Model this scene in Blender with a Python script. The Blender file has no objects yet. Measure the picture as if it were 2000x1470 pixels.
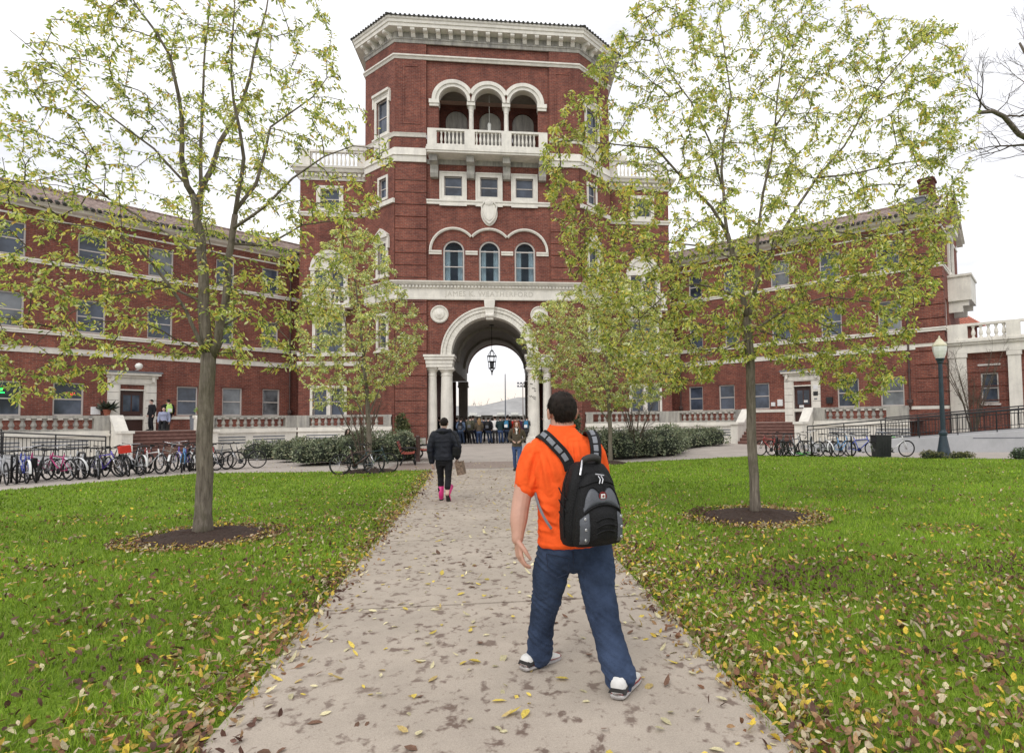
import bpy, bmesh, math, random
import numpy as np
from mathutils import Vector, Matrix, noise as mnoise
sin, cos, pi, sqrt = math.sin, math.cos, math.pi, math.sqrt
R = math.radians
S2 = sqrt(.5)
scene = bpy.context.scene
C = scene.collection
random.seed(7)
rng = np.random.default_rng(7)

# ------------------------------------------------------------------ helpers
class MB:
    """collects geometry; build() links it as ONE mesh object"""
    def __init__(s): s.v = []; s.f = []; s.c = None
    def add(s, vs, fs):
        o = len(s.v); s.v += [tuple(v) for v in vs]; s.f += [tuple(i + o for i in f) for f in fs]; return s
    def hexa(s, p):
        return s.add(p, [(0,3,2,1),(4,5,6,7),(0,1,5,4),(1,2,6,5),(2,3,7,6),(3,0,4,7)])
    def box(s, x0, x1, y0, y1, z0, z1):
        return s.hexa([(x0,y0,z0),(x1,y0,z0),(x1,y1,z0),(x0,y1,z0),(x0,y0,z1),(x1,y0,z1),(x1,y1,z1),(x0,y1,z1)])
    def fbox(s, fr, u0, u1, w0, w1, z0, z1):
        return s.hexa([fr(u0,w0,z0),fr(u1,w0,z0),fr(u1,w1,z0),fr(u0,w1,z0),fr(u0,w0,z1),fr(u1,w0,z1),fr(u1,w1,z1),fr(u0,w1,z1)])
    def quad(s, a, b, c, d): return s.add([a,b,c,d],[(0,1,2,3)])
    def tube(s, pts, rad, n=6, cap=True, flat=1.0):
        pts = [Vector(p) for p in pts]; m = len(pts)
        if not hasattr(rad,'__len__'): rad = [rad]*m
        rings = []; up = None
        for i in range(m):
            t = (pts[min(i+1,m-1)] - pts[max(i-1,0)])
            if t.length < 1e-9: t = Vector((0,0,1))
            t.normalize()
            if up is None:
                up = Vector((0,0,1)) if abs(t.z) < .9 else Vector((1,0,0))
            a = t.cross(up)
            if a.length < 1e-6: a = t.orthogonal()
            a.normalize(); b = a.cross(t).normalized(); up = b
            rings.append([pts[i] + a*(rad[i]*cos(2*pi*k/n)) + b*(rad[i]*flat*sin(2*pi*k/n)) for k in range(n)])
        vs = [v for r in rings for v in r]; fs = []
        for i in range(m-1):
            for k in range(n):
                fs.append((i*n+k, i*n+(k+1)%n, (i+1)*n+(k+1)%n, (i+1)*n+k))
        if cap: fs += [tuple(range(n-1,-1,-1)), tuple((m-1)*n+k for k in range(n))]
        return s.add(vs, fs)
    def lathe(s, prof, loc=(0,0,0), n=12, ax=None):
        """prof: (r, z) list about the z axis at loc, or ax=(u,v,w) vectors"""
        L = Vector(loc)
        U,V,W = [Vector(a) for a in ax] if ax else (Vector((1,0,0)),Vector((0,1,0)),Vector((0,0,1)))
        vs = [L + U*(r*cos(2*pi*k/n)) + V*(r*sin(2*pi*k/n)) + W*z for r,z in prof for k in range(n)]
        m = len(prof); fs = []
        for i in range(m-1):
            for k in range(n): fs.append((i*n+k,i*n+(k+1)%n,(i+1)*n+(k+1)%n,(i+1)*n+k))
        fs += [tuple(range(n-1,-1,-1)), tuple((m-1)*n+k for k in range(n))]
        return s.add(vs, fs)
    def prism(s, poly, fr, w0, w1):
        """poly in (u,z), extruded between w0 and w1 of frame fr"""
        n = len(poly)
        vs = [fr(u,w0,z) for u,z in poly] + [fr(u,w1,z) for u,z in poly]
        fs = [tuple(range(n)), tuple(range(2*n-1,n-1,-1))] + [(i,(i+1)%n,n+(i+1)%n,n+i) for i in range(n)]
        return s.add(vs, fs)
    def band(s, plan, prof, closed=False):
        """sweep profile (out, z) along a plan polyline [(x,y)..]; out is to the right of travel"""
        P = [Vector((p[0],p[1])) for p in plan]; n = len(P); rows = []
        for i in range(n):
            if closed: a, b = P[i]-P[i-1], P[(i+1)%n]-P[i]
            else:
                a = P[i]-P[i-1] if i > 0 else P[1]-P[0]; b = P[i+1]-P[i] if i < n-1 else P[-1]-P[-2]
            a = a.normalized(); b = b.normalized()
            na = Vector((a.y,-a.x)); nb = Vector((b.y,-b.x)); m = (na+nb)
            m = m / max(1e-6, m.dot(na)) if m.length > 1e-6 else na
            rows.append([(P[i].x+m.x*o, P[i].y+m.y*o, z) for o,z in prof])
        k = len(prof); vs = [v for r in rows for v in r]; fs = []
        for i in range(n if closed else n-1):
            j = (i+1) % n
            for q in range(k): fs.append((i*k+q, j*k+q, j*k+(q+1)%k, i*k+(q+1)%k))
        if not closed: fs += [tuple(range(k)), tuple((n-1)*k+q for q in range(k-1,-1,-1))]
        return s.add(vs, fs)
    def build(s, name, mat, parent=None, smooth=False, recalc=True, world=True, bevel=0):
        me = bpy.data.meshes.new(name)
        off = Vector((0,0,0))
        if parent is not None and world:
            q = parent
            while q is not None: off += q.location; q = q.parent
        if off.length: vs = [(v[0]-off.x, v[1]-off.y, v[2]-off.z) for v in s.v]
        else: vs = s.v
        me.from_pydata(vs, [], s.f)
        if recalc:
            bm = bmesh.new(); bm.from_mesh(me); bmesh.ops.recalc_face_normals(bm, faces=bm.faces); bm.to_mesh(me); bm.free()
        return link(name, me, mat, parent, smooth, bevel)

def link(name, me, mat, parent=None, smooth=False, bevel=0):
    if smooth: me.polygons.foreach_set('use_smooth', [True]*len(me.polygons))
    if mat is not None: me.materials.append(mat)
    o = bpy.data.objects.new(name, me); C.objects.link(o)
    if parent is not None: o.parent = parent
    if bevel:
        b = o.modifiers.new('bevel','BEVEL'); b.width = bevel; b.segments = 2; b.limit_method = 'ANGLE'
    return o

def npmesh(name, V, F, mat, parent=None, smooth=False, col=None, nloop=None):
    """numpy mesh: V (n,3), F (m,k) ; col per-face (m,3) -> colour attribute 'Col' on corners"""
    V = np.asarray(V, np.float32); F = np.asarray(F, np.int32); m, k = F.shape
    me = bpy.data.meshes.new(name)
    me.vertices.add(len(V)); me.vertices.foreach_set('co', V.ravel())
    me.loops.add(m*k); me.loops.foreach_set('vertex_index', F.ravel())
    me.polygons.add(m); me.polygons.foreach_set('loop_start', np.arange(m, dtype=np.int32)*k)
    try: me.polygons.foreach_set('loop_total', np.full(m, k, np.int32))
    except Exception: pass
    me.update(calc_edges=True)
    if col is not None:
        a = me.color_attributes.new('Col', 'FLOAT_COLOR', 'CORNER')
        c = np.ones((m*k, 4), np.float32); c[:, :3] = np.repeat(np.asarray(col, np.float32), k, axis=0)
        a.data.foreach_set('color', c.ravel())
    return link(name, me, mat, parent, smooth)

def tag(o, label=None, cat=None, group=None, kind=None):
    if label: o['label'] = label
    if cat: o['category'] = cat
    if group: o['group'] = group
    if kind: o['kind'] = kind
    return o
def thing(name, label, cat, loc=(0,0,0), rz=0, group=None):
    o = bpy.data.objects.new(name, None); C.objects.link(o); o.location = loc; o.rotation_euler = (0,0,rz)
    o.empty_display_size = .2
    return tag(o, label, cat, group)
def kids(o): return [c for c in bpy.data.objects if c.parent == o]
def copy_tree(o, parent=None):
    c = o.copy(); C.objects.link(c); c.parent = parent
    for ch in kids(o): copy_tree(ch, c)
    return c
def frame(ox, oy, ux, uy, nx, ny):
    def fr(u, w, z): return (ox + ux*u + nx*w, oy + uy*u + ny*w, z)
    return fr
def arc(cx, cz, r, a0, a1, n): return [(cx + r*cos(R(a0+(a1-a0)*i/n)), cz + r*sin(R(a0+(a1-a0)*i/n))) for i in range(n+1)]

# ------------------------------------------------------------------ materials
def nodes(name):
    m = bpy.data.materials.new(name); m.use_nodes = True; nt = m.node_tree
    return m, nt, nt.nodes['Principled BSDF']
def N(nt, t, **kw):
    n = nt.nodes.new(t)
    for k, v in kw.items():
        if k == 'inp':
            for a, b in v.items(): n.inputs[a].default_value = b
        else: setattr(n, k, v)
    return n
def L(nt, a, b): nt.links.new(a, b)
def ramp(nt, fac, stops):
    r = N(nt, 'ShaderNodeValToRGB'); e = r.color_ramp.elements
    while len(e) > len(stops): e.remove(e[-1])
    while len(e) < len(stops): e.new(.5)
    for i, (p, c) in enumerate(stops):
        e[i].position = p; e[i].color = (*c, 1) if len(c) == 3 else c
    L(nt, fac, r.inputs['Fac']); return r.outputs['Color']
def noise_tex(nt, vec, scale, detail=4, rough=.6, dist=0):
    n = N(nt, 'ShaderNodeTexNoise', inp={'Scale':scale,'Detail':detail,'Roughness':rough,'Distortion':dist}); L(nt, vec, n.inputs['Vector']); return n.outputs['Fac']
def mixc(nt, fac, a, b, mode='MIX'):
    m = N(nt, 'ShaderNodeMix', data_type='RGBA', blend_type=mode)
    for sock, val in ((m.inputs[0], fac), (m.inputs[6], a), (m.inputs[7], b)):
        if hasattr(val, 'links') or hasattr(val, 'is_linked'): L(nt, val, sock)
        elif isinstance(val, (int, float)): sock.default_value = val
        else: sock.default_value = (*val, 1)
    return m.outputs[2]
def bump(nt, bs, h, strength=.3, dist=.02):
    b = N(nt, 'ShaderNodeBump', inp={'Strength':strength,'Distance':dist}); L(nt, h, b.inputs['Height']); L(nt, b.outputs[0], bs.inputs['Normal'])
def coords(nt, kind='Object'):
    return N(nt, 'ShaderNodeTexCoord').outputs[kind]
def worldpos(nt): return N(nt, 'ShaderNodeNewGeometry').outputs['Position']
def mul(c, k): return tuple(min(1, x*k) for x in c)

def mat(name, col, rough=.6, var=.18, scale=6, bmp=.15, bscale=40, metal=0, spec=.4, col2=None, world=False, coat=0):
    m, nt, bs = nodes(name)
    vec = worldpos(nt) if world else coords(nt)
    f = noise_tex(nt, vec, scale, 5, .65)
    L(nt, ramp(nt, f, [(.28, mul(col, 1-var)), (.72, col2 if col2 else mul(col, 1+var))]), bs.inputs['Base Color'])
    bs.inputs['Roughness'].default_value = rough; bs.inputs['Metallic'].default_value = metal
    bs.inputs['Specular IOR Level'].default_value = spec
    bs.inputs['Coat Weight'].default_value = coat
    if bmp: bump(nt, bs, noise_tex(nt, vec, bscale, 3), bmp, .01)
    return m

def brick_mat(name, c1, c2, mortar, dark=1.0):
    m, nt, bs = nodes(name)
    g = N(nt, 'ShaderNodeNewGeometry')
    cr = N(nt, 'ShaderNodeVectorMath', operation='CROSS_PRODUCT'); L(nt, g.outputs['True Normal'], cr.inputs[0]); cr.inputs[1].default_value = (0,0,1)
    dt = N(nt, 'ShaderNodeVectorMath', operation='DOT_PRODUCT'); L(nt, g.outputs['Position'], dt.inputs[0]); L(nt, cr.outputs[0], dt.inputs[1])
    sp = N(nt, 'ShaderNodeSeparateXYZ'); L(nt, g.outputs['Position'], sp.inputs[0])
    cb = N(nt, 'ShaderNodeCombineXYZ'); L(nt, dt.outputs['Value'], cb.inputs[0]); L(nt, sp.outputs['Z'], cb.inputs[1])
    b = N(nt, 'ShaderNodeTexBrick', inp={'Scale':1.0,'Mortar Size':.011,'Mortar Smooth':.2,'Brick Width':.27,'Row Height':.095,'Bias':-.1})
    b.inputs['Color1'].default_value = (*c1,1); b.inputs['Color2'].default_value = (*c2,1); b.inputs['Mortar'].default_value = (*mortar,1)
    L(nt, cb.outputs[0], b.inputs['Vector'])
    f = noise_tex(nt, g.outputs['Position'], .55, 5, .7)
    sc = ramp(nt, f, [(.3, (.72*dark,.70*dark,.72*dark)), (.7, (1.12*dark,1.1*dark,1.08*dark))])
    f2 = noise_tex(nt, cb.outputs[0], 9, 3, .8)
    sc2 = ramp(nt, f2, [(.3,(.5,.5,.54)),(.72,(1.4,1.34,1.26))])
    c = mixc(nt, 1.0, b.outputs['Color'], sc, 'MULTIPLY')
    c = mixc(nt, .75, c, sc2, 'MULTIPLY')
    f3 = noise_tex(nt, cb.outputs[0], 2.6, 4, .7)
    c = mixc(nt, .8, c, ramp(nt, f3, [(.33,(.72,.72,.75)),(.66,(1.2,1.17,1.12))]), 'MULTIPLY')
    # rain streaks darken the wall in vertical bands
    mp = N(nt, 'ShaderNodeMapping'); mp.inputs['Scale'].default_value = (1.3, .1, 1); L(nt, cb.outputs[0], mp.inputs['Vector'])
    st = noise_tex(nt, mp.outputs[0], 1.0, 4, .6)
    c = mixc(nt, 1.0, c, ramp(nt, st, [(.32,(.80,.80,.83)),(.6,(1.05,1.05,1.05))]), 'MULTIPLY')
    L(nt, c, bs.inputs['Base Color']); bs.inputs['Roughness'].default_value = .85; bs.inputs['Specular IOR Level'].default_value = .2
    bump(nt, bs, b.outputs['Fac'], -.4, .01)
    return m

def stone_mat(name, col, grime=.35):
    m, nt, bs = nodes(name)
    p = worldpos(nt)
    f = noise_tex(nt, p, 1.6, 6, .7)
    c = ramp(nt, f, [(.3, mul(col,.8)), (.65, col)])
    mp = N(nt, 'ShaderNodeMapping'); mp.inputs['Scale'].default_value = (2.5,2.5,.35); L(nt, p, mp.inputs['Vector'])
    st = noise_tex(nt, mp.outputs[0], 1.4, 6, .75)
    c = mixc(nt, 1.0, c, ramp(nt, st, [(.3,(1-grime,1-grime,1-grime*.9)),(.58,(1,1,1))]), 'MULTIPLY')
    L(nt, c, bs.inputs['Base Color']); bs.inputs['Roughness'].default_value = .75; bs.inputs['Specular IOR Level'].default_value = .25
    bump(nt, bs, noise_tex(nt, p, 30, 4), .2, .01)
    return m

def attr_mat(name, rough=.6, trans=.35, var=.25, spec=.3, scale=60):
    """leaf-like material coloured by the face colour attribute, with some light passing through"""
    m, nt, bs = nodes(name)
    a = N(nt, 'ShaderNodeAttribute', attribute_name='Col')
    f = noise_tex(nt, worldpos(nt), scale, 3)
    c = mixc(nt, 1.0, a.outputs['Color'], ramp(nt, f, [(.3,(1-var,)*3),(.7,(1+var,)*3)]), 'MULTIPLY')
    L(nt, c, bs.inputs['Base Color']); bs.inputs['Roughness'].default_value = rough; bs.inputs['Specular IOR Level'].default_value = spec
    if trans:
        t = N(nt, 'ShaderNodeBsdfTranslucent'); L(nt, c, t.inputs['Color'])
        mx = N(nt, 'ShaderNodeMixShader', inp={0:trans}); L(nt, bs.outputs[0], mx.inputs[1]); L(nt, t.outputs[0], mx.inputs[2])
        L(nt, mx.outputs[0], nt.nodes['Material Output'].inputs['Surface'])
    return m

def glass_mat(name, tint=(.035,.045,.06), clear=0):
    m, nt, bs = nodes(name)
    g = N(nt, 'ShaderNodeNewGeometry')
    f = noise_tex(nt, g.outputs['Position'], .9, 3)
    L(nt, ramp(nt, f, [(.35, mul(tint,.45)), (.65, mul(tint,1.6))]), bs.inputs['Base Color'])
    bs.inputs['Roughness'].default_value = .06; bs.inputs['Specular IOR Level'].default_value = .5
    bump(nt, bs, noise_tex(nt, g.outputs['Position'], 1.7, 2), .12, .05)
    if clear:
        t = N(nt, 'ShaderNodeBsdfTransparent'); t.inputs['Color'].default_value = (.92,.95,.98,1)
        mx = N(nt, 'ShaderNodeMixShader', inp={0:clear}); L(nt, bs.outputs[0], mx.inputs[1]); L(nt, t.outputs[0], mx.inputs[2])
        L(nt, mx.outputs[0], nt.nodes['Material Output'].inputs['Surface'])
    return m
def emit_mat(name, col, k):
    m, nt, bs = nodes(name); bs.inputs['Base Color'].default_value = (*mul(col,.5),1)
    bs.inputs['Emission Color'].default_value = (*col,1); bs.inputs['Emission Strength'].default_value = k; return m

M = {}
M['brick'] = brick_mat('red_brick', (.255,.083,.057), (.165,.056,.043), (.235,.16,.135))
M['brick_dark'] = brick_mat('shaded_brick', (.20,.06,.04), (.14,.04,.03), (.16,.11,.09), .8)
M['stone'] = stone_mat('cream_stone', (.80,.765,.69), .16)
M['stone_grey'] = stone_mat('weathered_stone', (.45,.43,.38), .55)
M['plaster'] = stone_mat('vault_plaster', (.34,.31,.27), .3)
M['frame'] = mat('window_paint', (.50,.46,.43), .5, .1)
M['glass'] = glass_mat('window_glass', (.048,.060,.085))
M['glass_blind'] = glass_mat('blind_behind_glass', (.13,.14,.15))
M['glass_clear'] = glass_mat('clear_glass', (.02,.03,.04), .82)
M['curtain'] = mat('pale_blue_curtain', (.74,.84,.87), .8, .2, 3)
M['dark'] = mat('dark_interior', (.02,.02,.022), .9)
M['door'] = mat('brown_door_wood', (.055,.022,.017), .45, .25, 5)
M['metal_dark'] = mat('dark_metal', (.025,.026,.028), .45, .3, spec=.5)
M['iron'] = mat('black_iron', (.012,.012,.014), .5, .3, spec=.5)
M['lead'] = mat('grey_lead', (.16,.17,.19), .55, .25)
M['pipe'] = mat('brown_downpipe', (.075,.045,.04), .5, .25)
M['teal'] = mat('blue_green_post_paint', (.018,.035,.05), .4, .3, spec=.5)
M['globe'] = mat('milk_glass', (.78,.78,.74), .3, .06)
M['concrete'] = None
M['paper'] = mat('white_paper', (.7,.7,.7), .7, .06)

# ------------------------------------------------------------------ camera
W_, H_ = 2000, 1470
def cam_axes(pan, pit, rol):
    f = Vector((sin(pan)*cos(pit), cos(pan)*cos(pit), sin(pit))); r = Vector((cos(pan), -sin(pan), 0)); u = r.cross(f)
    return r*cos(rol)+u*sin(rol), u*cos(rol)-r*sin(rol), f
cr_, cu_, cf_ = cam_axes(.118781, .0463357, -.0132578)
cam = bpy.data.cameras.new('camera'); co = bpy.data.objects.new('camera', cam); C.objects.link(co); scene.camera = co
mm = Matrix.Identity(4)
for i, a in enumerate((cr_, cu_, -cf_)):
    for j in range(3): mm[j][i] = a[j]
mm.translation = Vector((0,0,1.6)); co.matrix_world = mm
cam.sensor_fit = 'HORIZONTAL'; cam.sensor_width = 36; cam.lens = 36*1169.81/W_
cam.shift_x = -(1142.38-1000)/W_; cam.shift_y = (768.15-735)/W_
cam.clip_start = .05; cam.clip_end = 3000

# ------------------------------------------------------------------ light
SUN_EL, SUN_AZ = R(48), R(205)      # azimuth clockwise from +Y: behind the viewer, a little to the left
w = bpy.data.worlds.new('World'); scene.world = w; w.use_nodes = True; nt = w.node_tree; bg = nt.nodes['Background']
sky = N(nt, 'ShaderNodeTexSky', sky_type='NISHITA'); sky.sun_disc = False; sky.sun_elevation = SUN_EL; sky.sun_rotation = SUN_AZ
sky.air_density = 1.0; sky.dust_density = 4.0; sky.ozone_density = 1.0
tc = coords(nt, 'Generated')
skm = N(nt, 'ShaderNodeVectorMath', operation='SCALE'); L(nt, sky.outputs[0], skm.inputs[0]); skm.inputs['Scale'].default_value = .9
# broken overcast: a white veil with faint grey-lilac bars, warm towards the horizon behind the arch
mp = N(nt, 'ShaderNodeMapping'); mp.inputs['Scale'].default_value = (1.2,1.2,4.5); L(nt, tc, mp.inputs['Vector'])
cl = noise_tex(nt, mp.outputs[0], 2.2, 6, .62, .3)
veil = ramp(nt, cl, [(.32,(10.0,10.1,10.8)), (.58,(13.6,13.6,13.7))])
sp = N(nt, 'ShaderNodeSeparateXYZ'); L(nt, tc, sp.inputs[0])
def mth(op, a, b=None, c=None):
    n = N(nt, 'ShaderNodeMath', operation=op)
    for s_, v_ in zip(n.inputs, (a,b,c)):
        if v_ is None: continue
        if isinstance(v_, (int,float)): s_.default_value = v_
        else: L(nt, v_, s_)
    return n.outputs[0]
dot = N(nt, 'ShaderNodeVectorMath', operation='DOT_PRODUCT'); L(nt, tc, dot.inputs[0]); dot.inputs[1].default_value = (0.0,.9996,.03)
glow = mth('POWER', mth('MAXIMUM', dot.outputs['Value'], 0.0), 90.0)
low = mth('SUBTRACT', 1.0, mth('SMOOTH_MIN', mth('MULTIPLY', mth('ABSOLUTE', sp.outputs['Z']), 11.0), 1.0, .1))
veil2 = mixc(nt, mth('MULTIPLY', mth('MULTIPLY', glow, low),   .7), veil, (13.0,10.0,6.2))
over = mixc(nt, .93, skm.outputs[0], veil2)
L(nt, over, bg.inputs['Color']); bg.inputs['Strength'].default_value = .1
sl = bpy.data.lights.new('sun','SUN'); sl.energy = 1.25; sl.angle = R(28); sl.color = (1,.965,.91)
so = bpy.data.objects.new('sun', sl); C.objects.link(so)
sd = Vector((sin(SUN_AZ)*cos(SUN_EL), cos(SUN_AZ)*cos(SUN_EL), sin(SUN_EL)))
so.rotation_euler = sd.to_track_quat('Z','Y').to_euler(); so.location = sd*60
scene.view_settings.view_transform = 'Standard'; scene.view_settings.look = 'None'; scene.view_settings.exposure = 0; scene.view_settings.gamma = 1
scene.render.engine = 'CYCLES'; scene.cycles.max_bounces = 6; scene.cycles.transparent_max_bounces = 6
scene.cycles.use_denoising = True

# ------------------------------------------------------------------ ground
def g(y):
    t = min(1, max(0, (y-24)/12.0)); return .25*t*t*(3-2*t)
PATH_L = [(-1.3,-3),(-1.42,0),(-1.54,3.2),(-1.85,8.4),(-2.06,12.3),(-2.4,17),(-2.76,20.6)]
PATH_R = [(1.62,-3),(1.5,0),(1.34,2.8),(1.15,7),(.86,12.3),(.6,17),(.5,20.6)]
def interp(poly, y):
    for (x0,y0),(x1,y1) in zip(poly, poly[1:]):
        if y <= y1: return x0 + (x1-x0)*(y-y0)/(y1-y0)
    return poly[-1][0]
def concrete_mat(name, base, stains, pink=(1.0,.93,.88)):
    m, nt, bs = nodes(name); p = worldpos(nt)
    c = ramp(nt, noise_tex(nt, p, .9, 6, .7), [(.3, mul(base,.82)), (.7, mul(base,1.1))])
    fine = noise_tex(nt, p, 140, 2, .8)
    c = mixc(nt, 1.0, c, ramp(nt, fine, [(.3,(.8,.8,.8)),(.7,(1.15,1.14,1.13))]), 'MULTIPLY')
    if stains:
        # tannin marks left by wet leaves: warped blotches of leaf size, and broader damp patches
        mp = N(nt, 'ShaderNodeMapping'); mp.inputs['Scale'].default_value = (1,.8,1); mp.inputs['Rotation'].default_value = (0,0,.5); L(nt, p, mp.inputs['Vector'])
        n1 = noise_tex(nt, mp.outputs[0], 10.5, 3, .6, .2)
        n0 = noise_tex(nt, p, .55, 3, .5)
        s1 = mixc(nt, .5, ramp(nt, n1, [(.555,(0,0,0)),(.65,(1,1,1))]), ramp(nt, n0, [(.28,(.2,.2,.2)),(.55,(1,1,1))]), 'MULTIPLY')
        sep = N(nt, 'ShaderNodeRGBToBW'); L(nt, s1, sep.inputs[0])
        k_ = N(nt,'ShaderNodeMath',operation='MULTIPLY'); L(nt,sep.outputs[0],k_.inputs[0]); k_.inputs[1].default_value=.85
        c = mixc(nt, k_.outputs[0], c, (.115,.072,.056))
        n2 = noise_tex(nt, p, 17, 4, .7, .4)
        c = mixc(nt, ramp(nt, n2, [(.60,(0,0,0)),(.74,(.6,.6,.6))]), c, (.15,.10,.08))
    L(nt, c, bs.inputs['Base Color']); bs.inputs['Roughness'].default_value = .82; bs.inputs['Specular IOR Level'].default_value = .3
    bump(nt, bs, fine, .25, .004)
    return m
M['path'] = concrete_mat('path_concrete', (.43,.372,.312), True)
M['plaza'] = concrete_mat('plaza_concrete', (.44,.395,.355), False)
M['wallconc'] = concrete_mat('ramp_concrete', (.44,.445,.46), False)

def sheet(name, xs, ys, zf, mt, keep=None):
    V = []; F = []
    for j,y in enumerate(ys):
        for i,x in enumerate(xs): V.append((x,y,zf(x,y)))
    nx = len(xs)
    for j in range(len(ys)-1):
        for i in range(nx-1): F.append((j*nx+i,j*nx+i+1,(j+1)*nx+i+1,(j+1)*nx+i))
    o = npmesh(name, V, F, mt); o['kind'] = 'structure'; return o
M['far'] = mat('far_ground', (.16,.155,.13), .9, .3, .05, world=True)
sheet('ground', [-1500,-400,-100,-30,30,100,400,1500], [-60,0,24,28,32,36,60,120,400,2500], lambda x,y: g(y)-.05, M['far']); tag(bpy.data.objects['ground'],'flat grey brown ground stretching to the skyline beyond the arch','ground')
sheet('plaza', list(np.linspace(-40,40,41)), list(np.arange(10,62,1.0)), lambda x,y: g(y)-.012, M['plaza']); tag(bpy.data.objects['plaza'],'pale concrete forecourt in front of the tower and terraces','forecourt')
# the path: slabs with open joints every three metres
m = MB(); ys = [-3,-.6,2.4,5.4,8.4,11.4,14.4,17.4,20.6]
for a,b in zip(ys, ys[1:]):
    sub = np.linspace(a+.017, b-.017, 7)
    for p,q in zip(sub, sub[1:]):
        m.hexa([(interp(PATH_L,p),p,-.06),(interp(PATH_R,p),p,-.06),(interp(PATH_R,q),q,-.06),(interp(PATH_L,q),q,-.06),
                (interp(PATH_L,p),p,.02),(interp(PATH_R,p),p,.02),(interp(PATH_R,q),q,.02),(interp(PATH_L,q),q,.02)])
o = m.build('path', M['path']); o['kind'] = 'structure'; tag(o,'straight stained concrete path leading to the arch','path')
# brick band across the mouth of the path and a paler apron before the arch
M['pave_brick'] = mat('paving_brick', (.27,.215,.185), .8, .35, 9, world=True)
m = MB()
for a,b in zip(np.arange(21.5,25,.5), np.arange(22,25.5,.5)):
    m.quad((-4.6,a,g(a)-.006),(3.9,a,g(a)-.006),(3.9,b,g(b)-.006),(-4.6,b,g(b)-.006))
o = m.build('brick_paving', M['pave_brick'], recalc=False); o['kind'] = 'structure'; tag(o,'band of brown brick paving across the far end of the path','paving')
# ------------------------------------------------------------------ building pieces
AX = -1.45
FT = frame(AX, 38, 1, 0, 0, -1)
M['room'] = mat('pale_room_wall', (.20,.235,.27), .9, .2, 2)  # pale blue-grey stands in for sky reflection in the arched panes
FS = frame(AX, 41, 1, 0, 0, -1)
CHL = frame(-7.3, 38, -S2, S2, -S2, -S2)
CHR = frame(4.4, 38, S2, S2, S2, -S2)
LW = frame(-16.2, 41.35, -S2, -S2, S2, -S2)
RW = frame(13.3, 41.35, S2, -S2, -S2, -S2)

def wall(mb, fr, u0, u1, z0, z1, holes=(), w=0, depth=.22):
    H = []
    for h in holes:
        a,b,c,d = h[:4]; arch = len(h) > 4
        H.append((a,b,c,d, d+(b-a)/2 if arch else d, arch))
    us = sorted({u0,u1,*[h[0] for h in H],*[h[1] for h in H]}); zs = sorted({z0,z1,*[h[2] for h in H],*[h[4] for h in H]})
    us = [u for u in us if u0 <= u <= u1]; zs = [z for z in zs if z0 <= z <= z1]
    for a,b in zip(us, us[1:]):
        for c,d in zip(zs, zs[1:]):
            uc, zc = (a+b)/2, (c+d)/2
            if any(h[0] < uc < h[1] and h[2] < zc < h[4] for h in H): continue
            mb.quad(fr(a,w,c), fr(b,w,c), fr(b,w,d), fr(a,w,d))
    for a,b,c,d,t,arch in H:
        q = [(a,c),(a,d)] if arch else [(a,c),(a,d),(b,d),(b,c)]
        for (p0,q0),(p1,q1) in zip(q,q[1:]): mb.quad(fr(p0,w,q0),fr(p1,w,q1),fr(p1,w-depth,q1),fr(p0,w-depth,q0))
        if arch: mb.quad(fr(b,w,d),fr(b,w,c),fr(b,w-depth,c),fr(b,w-depth,d))
        if c > z0: mb.quad(fr(a,w,c),fr(b,w,c),fr(b,w-depth,c),fr(a,w-depth,c))
        if arch:
            r = (b-a)/2; P = arc((a+b)/2, d, r, 180, 0, 24)
            for (p0,q0),(p1,q1) in zip(P,P[1:]):
                mb.quad(fr(p0,w,q0),fr(p1,w,q1),fr(p1,w,t),fr(p0,w,t))
                mb.quad(fr(p0,w,q0),fr(p1,w,q1),fr(p1,w-depth,q1),fr(p0,w-depth,q0))
    return mb
def ring(mb, fr, cu, cz, r0, r1, w0, w1, a0=0, a1=180, n=24, clip=None):
    A = arc(cu,cz,r0,a0,a1,n); B = arc(cu,cz,r1,a0,a1,n)
    for i in range(n):
        q = [A[i],A[i+1],B[i+1],B[i]]
        if clip:
            um = sum(p[0] for p in q)/4
            if not clip[0] <= um <= clip[1]: continue
            q = [(min(max(p[0],clip[0]),clip[1]),p[1]) for p in q]
        mb.hexa([fr(q[0][0],w0,q[0][1]),fr(q[1][0],w0,q[1][1]),fr(q[1][0],w1,q[1][1]),fr(q[0][0],w1,q[0][1]),
                 fr(q[3][0],w0,q[3][1]),fr(q[2][0],w0,q[2][1]),fr(q[2][0],w1,q[2][1]),fr(q[3][0],w1,q[3][1])])
def surround(mb, fr, a, b, c, d, t, w0, w1, bottom=True):
    mb.fbox(fr,a-t,a,w0,w1,c,d); mb.fbox(fr,b,b+t,w0,w1,c,d); mb.fbox(fr,a-t,b+t,w0,w1,d,d+t)
    if bottom: mb.fbox(fr,a-t,b+t,w0,w1,c-t,c)
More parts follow.
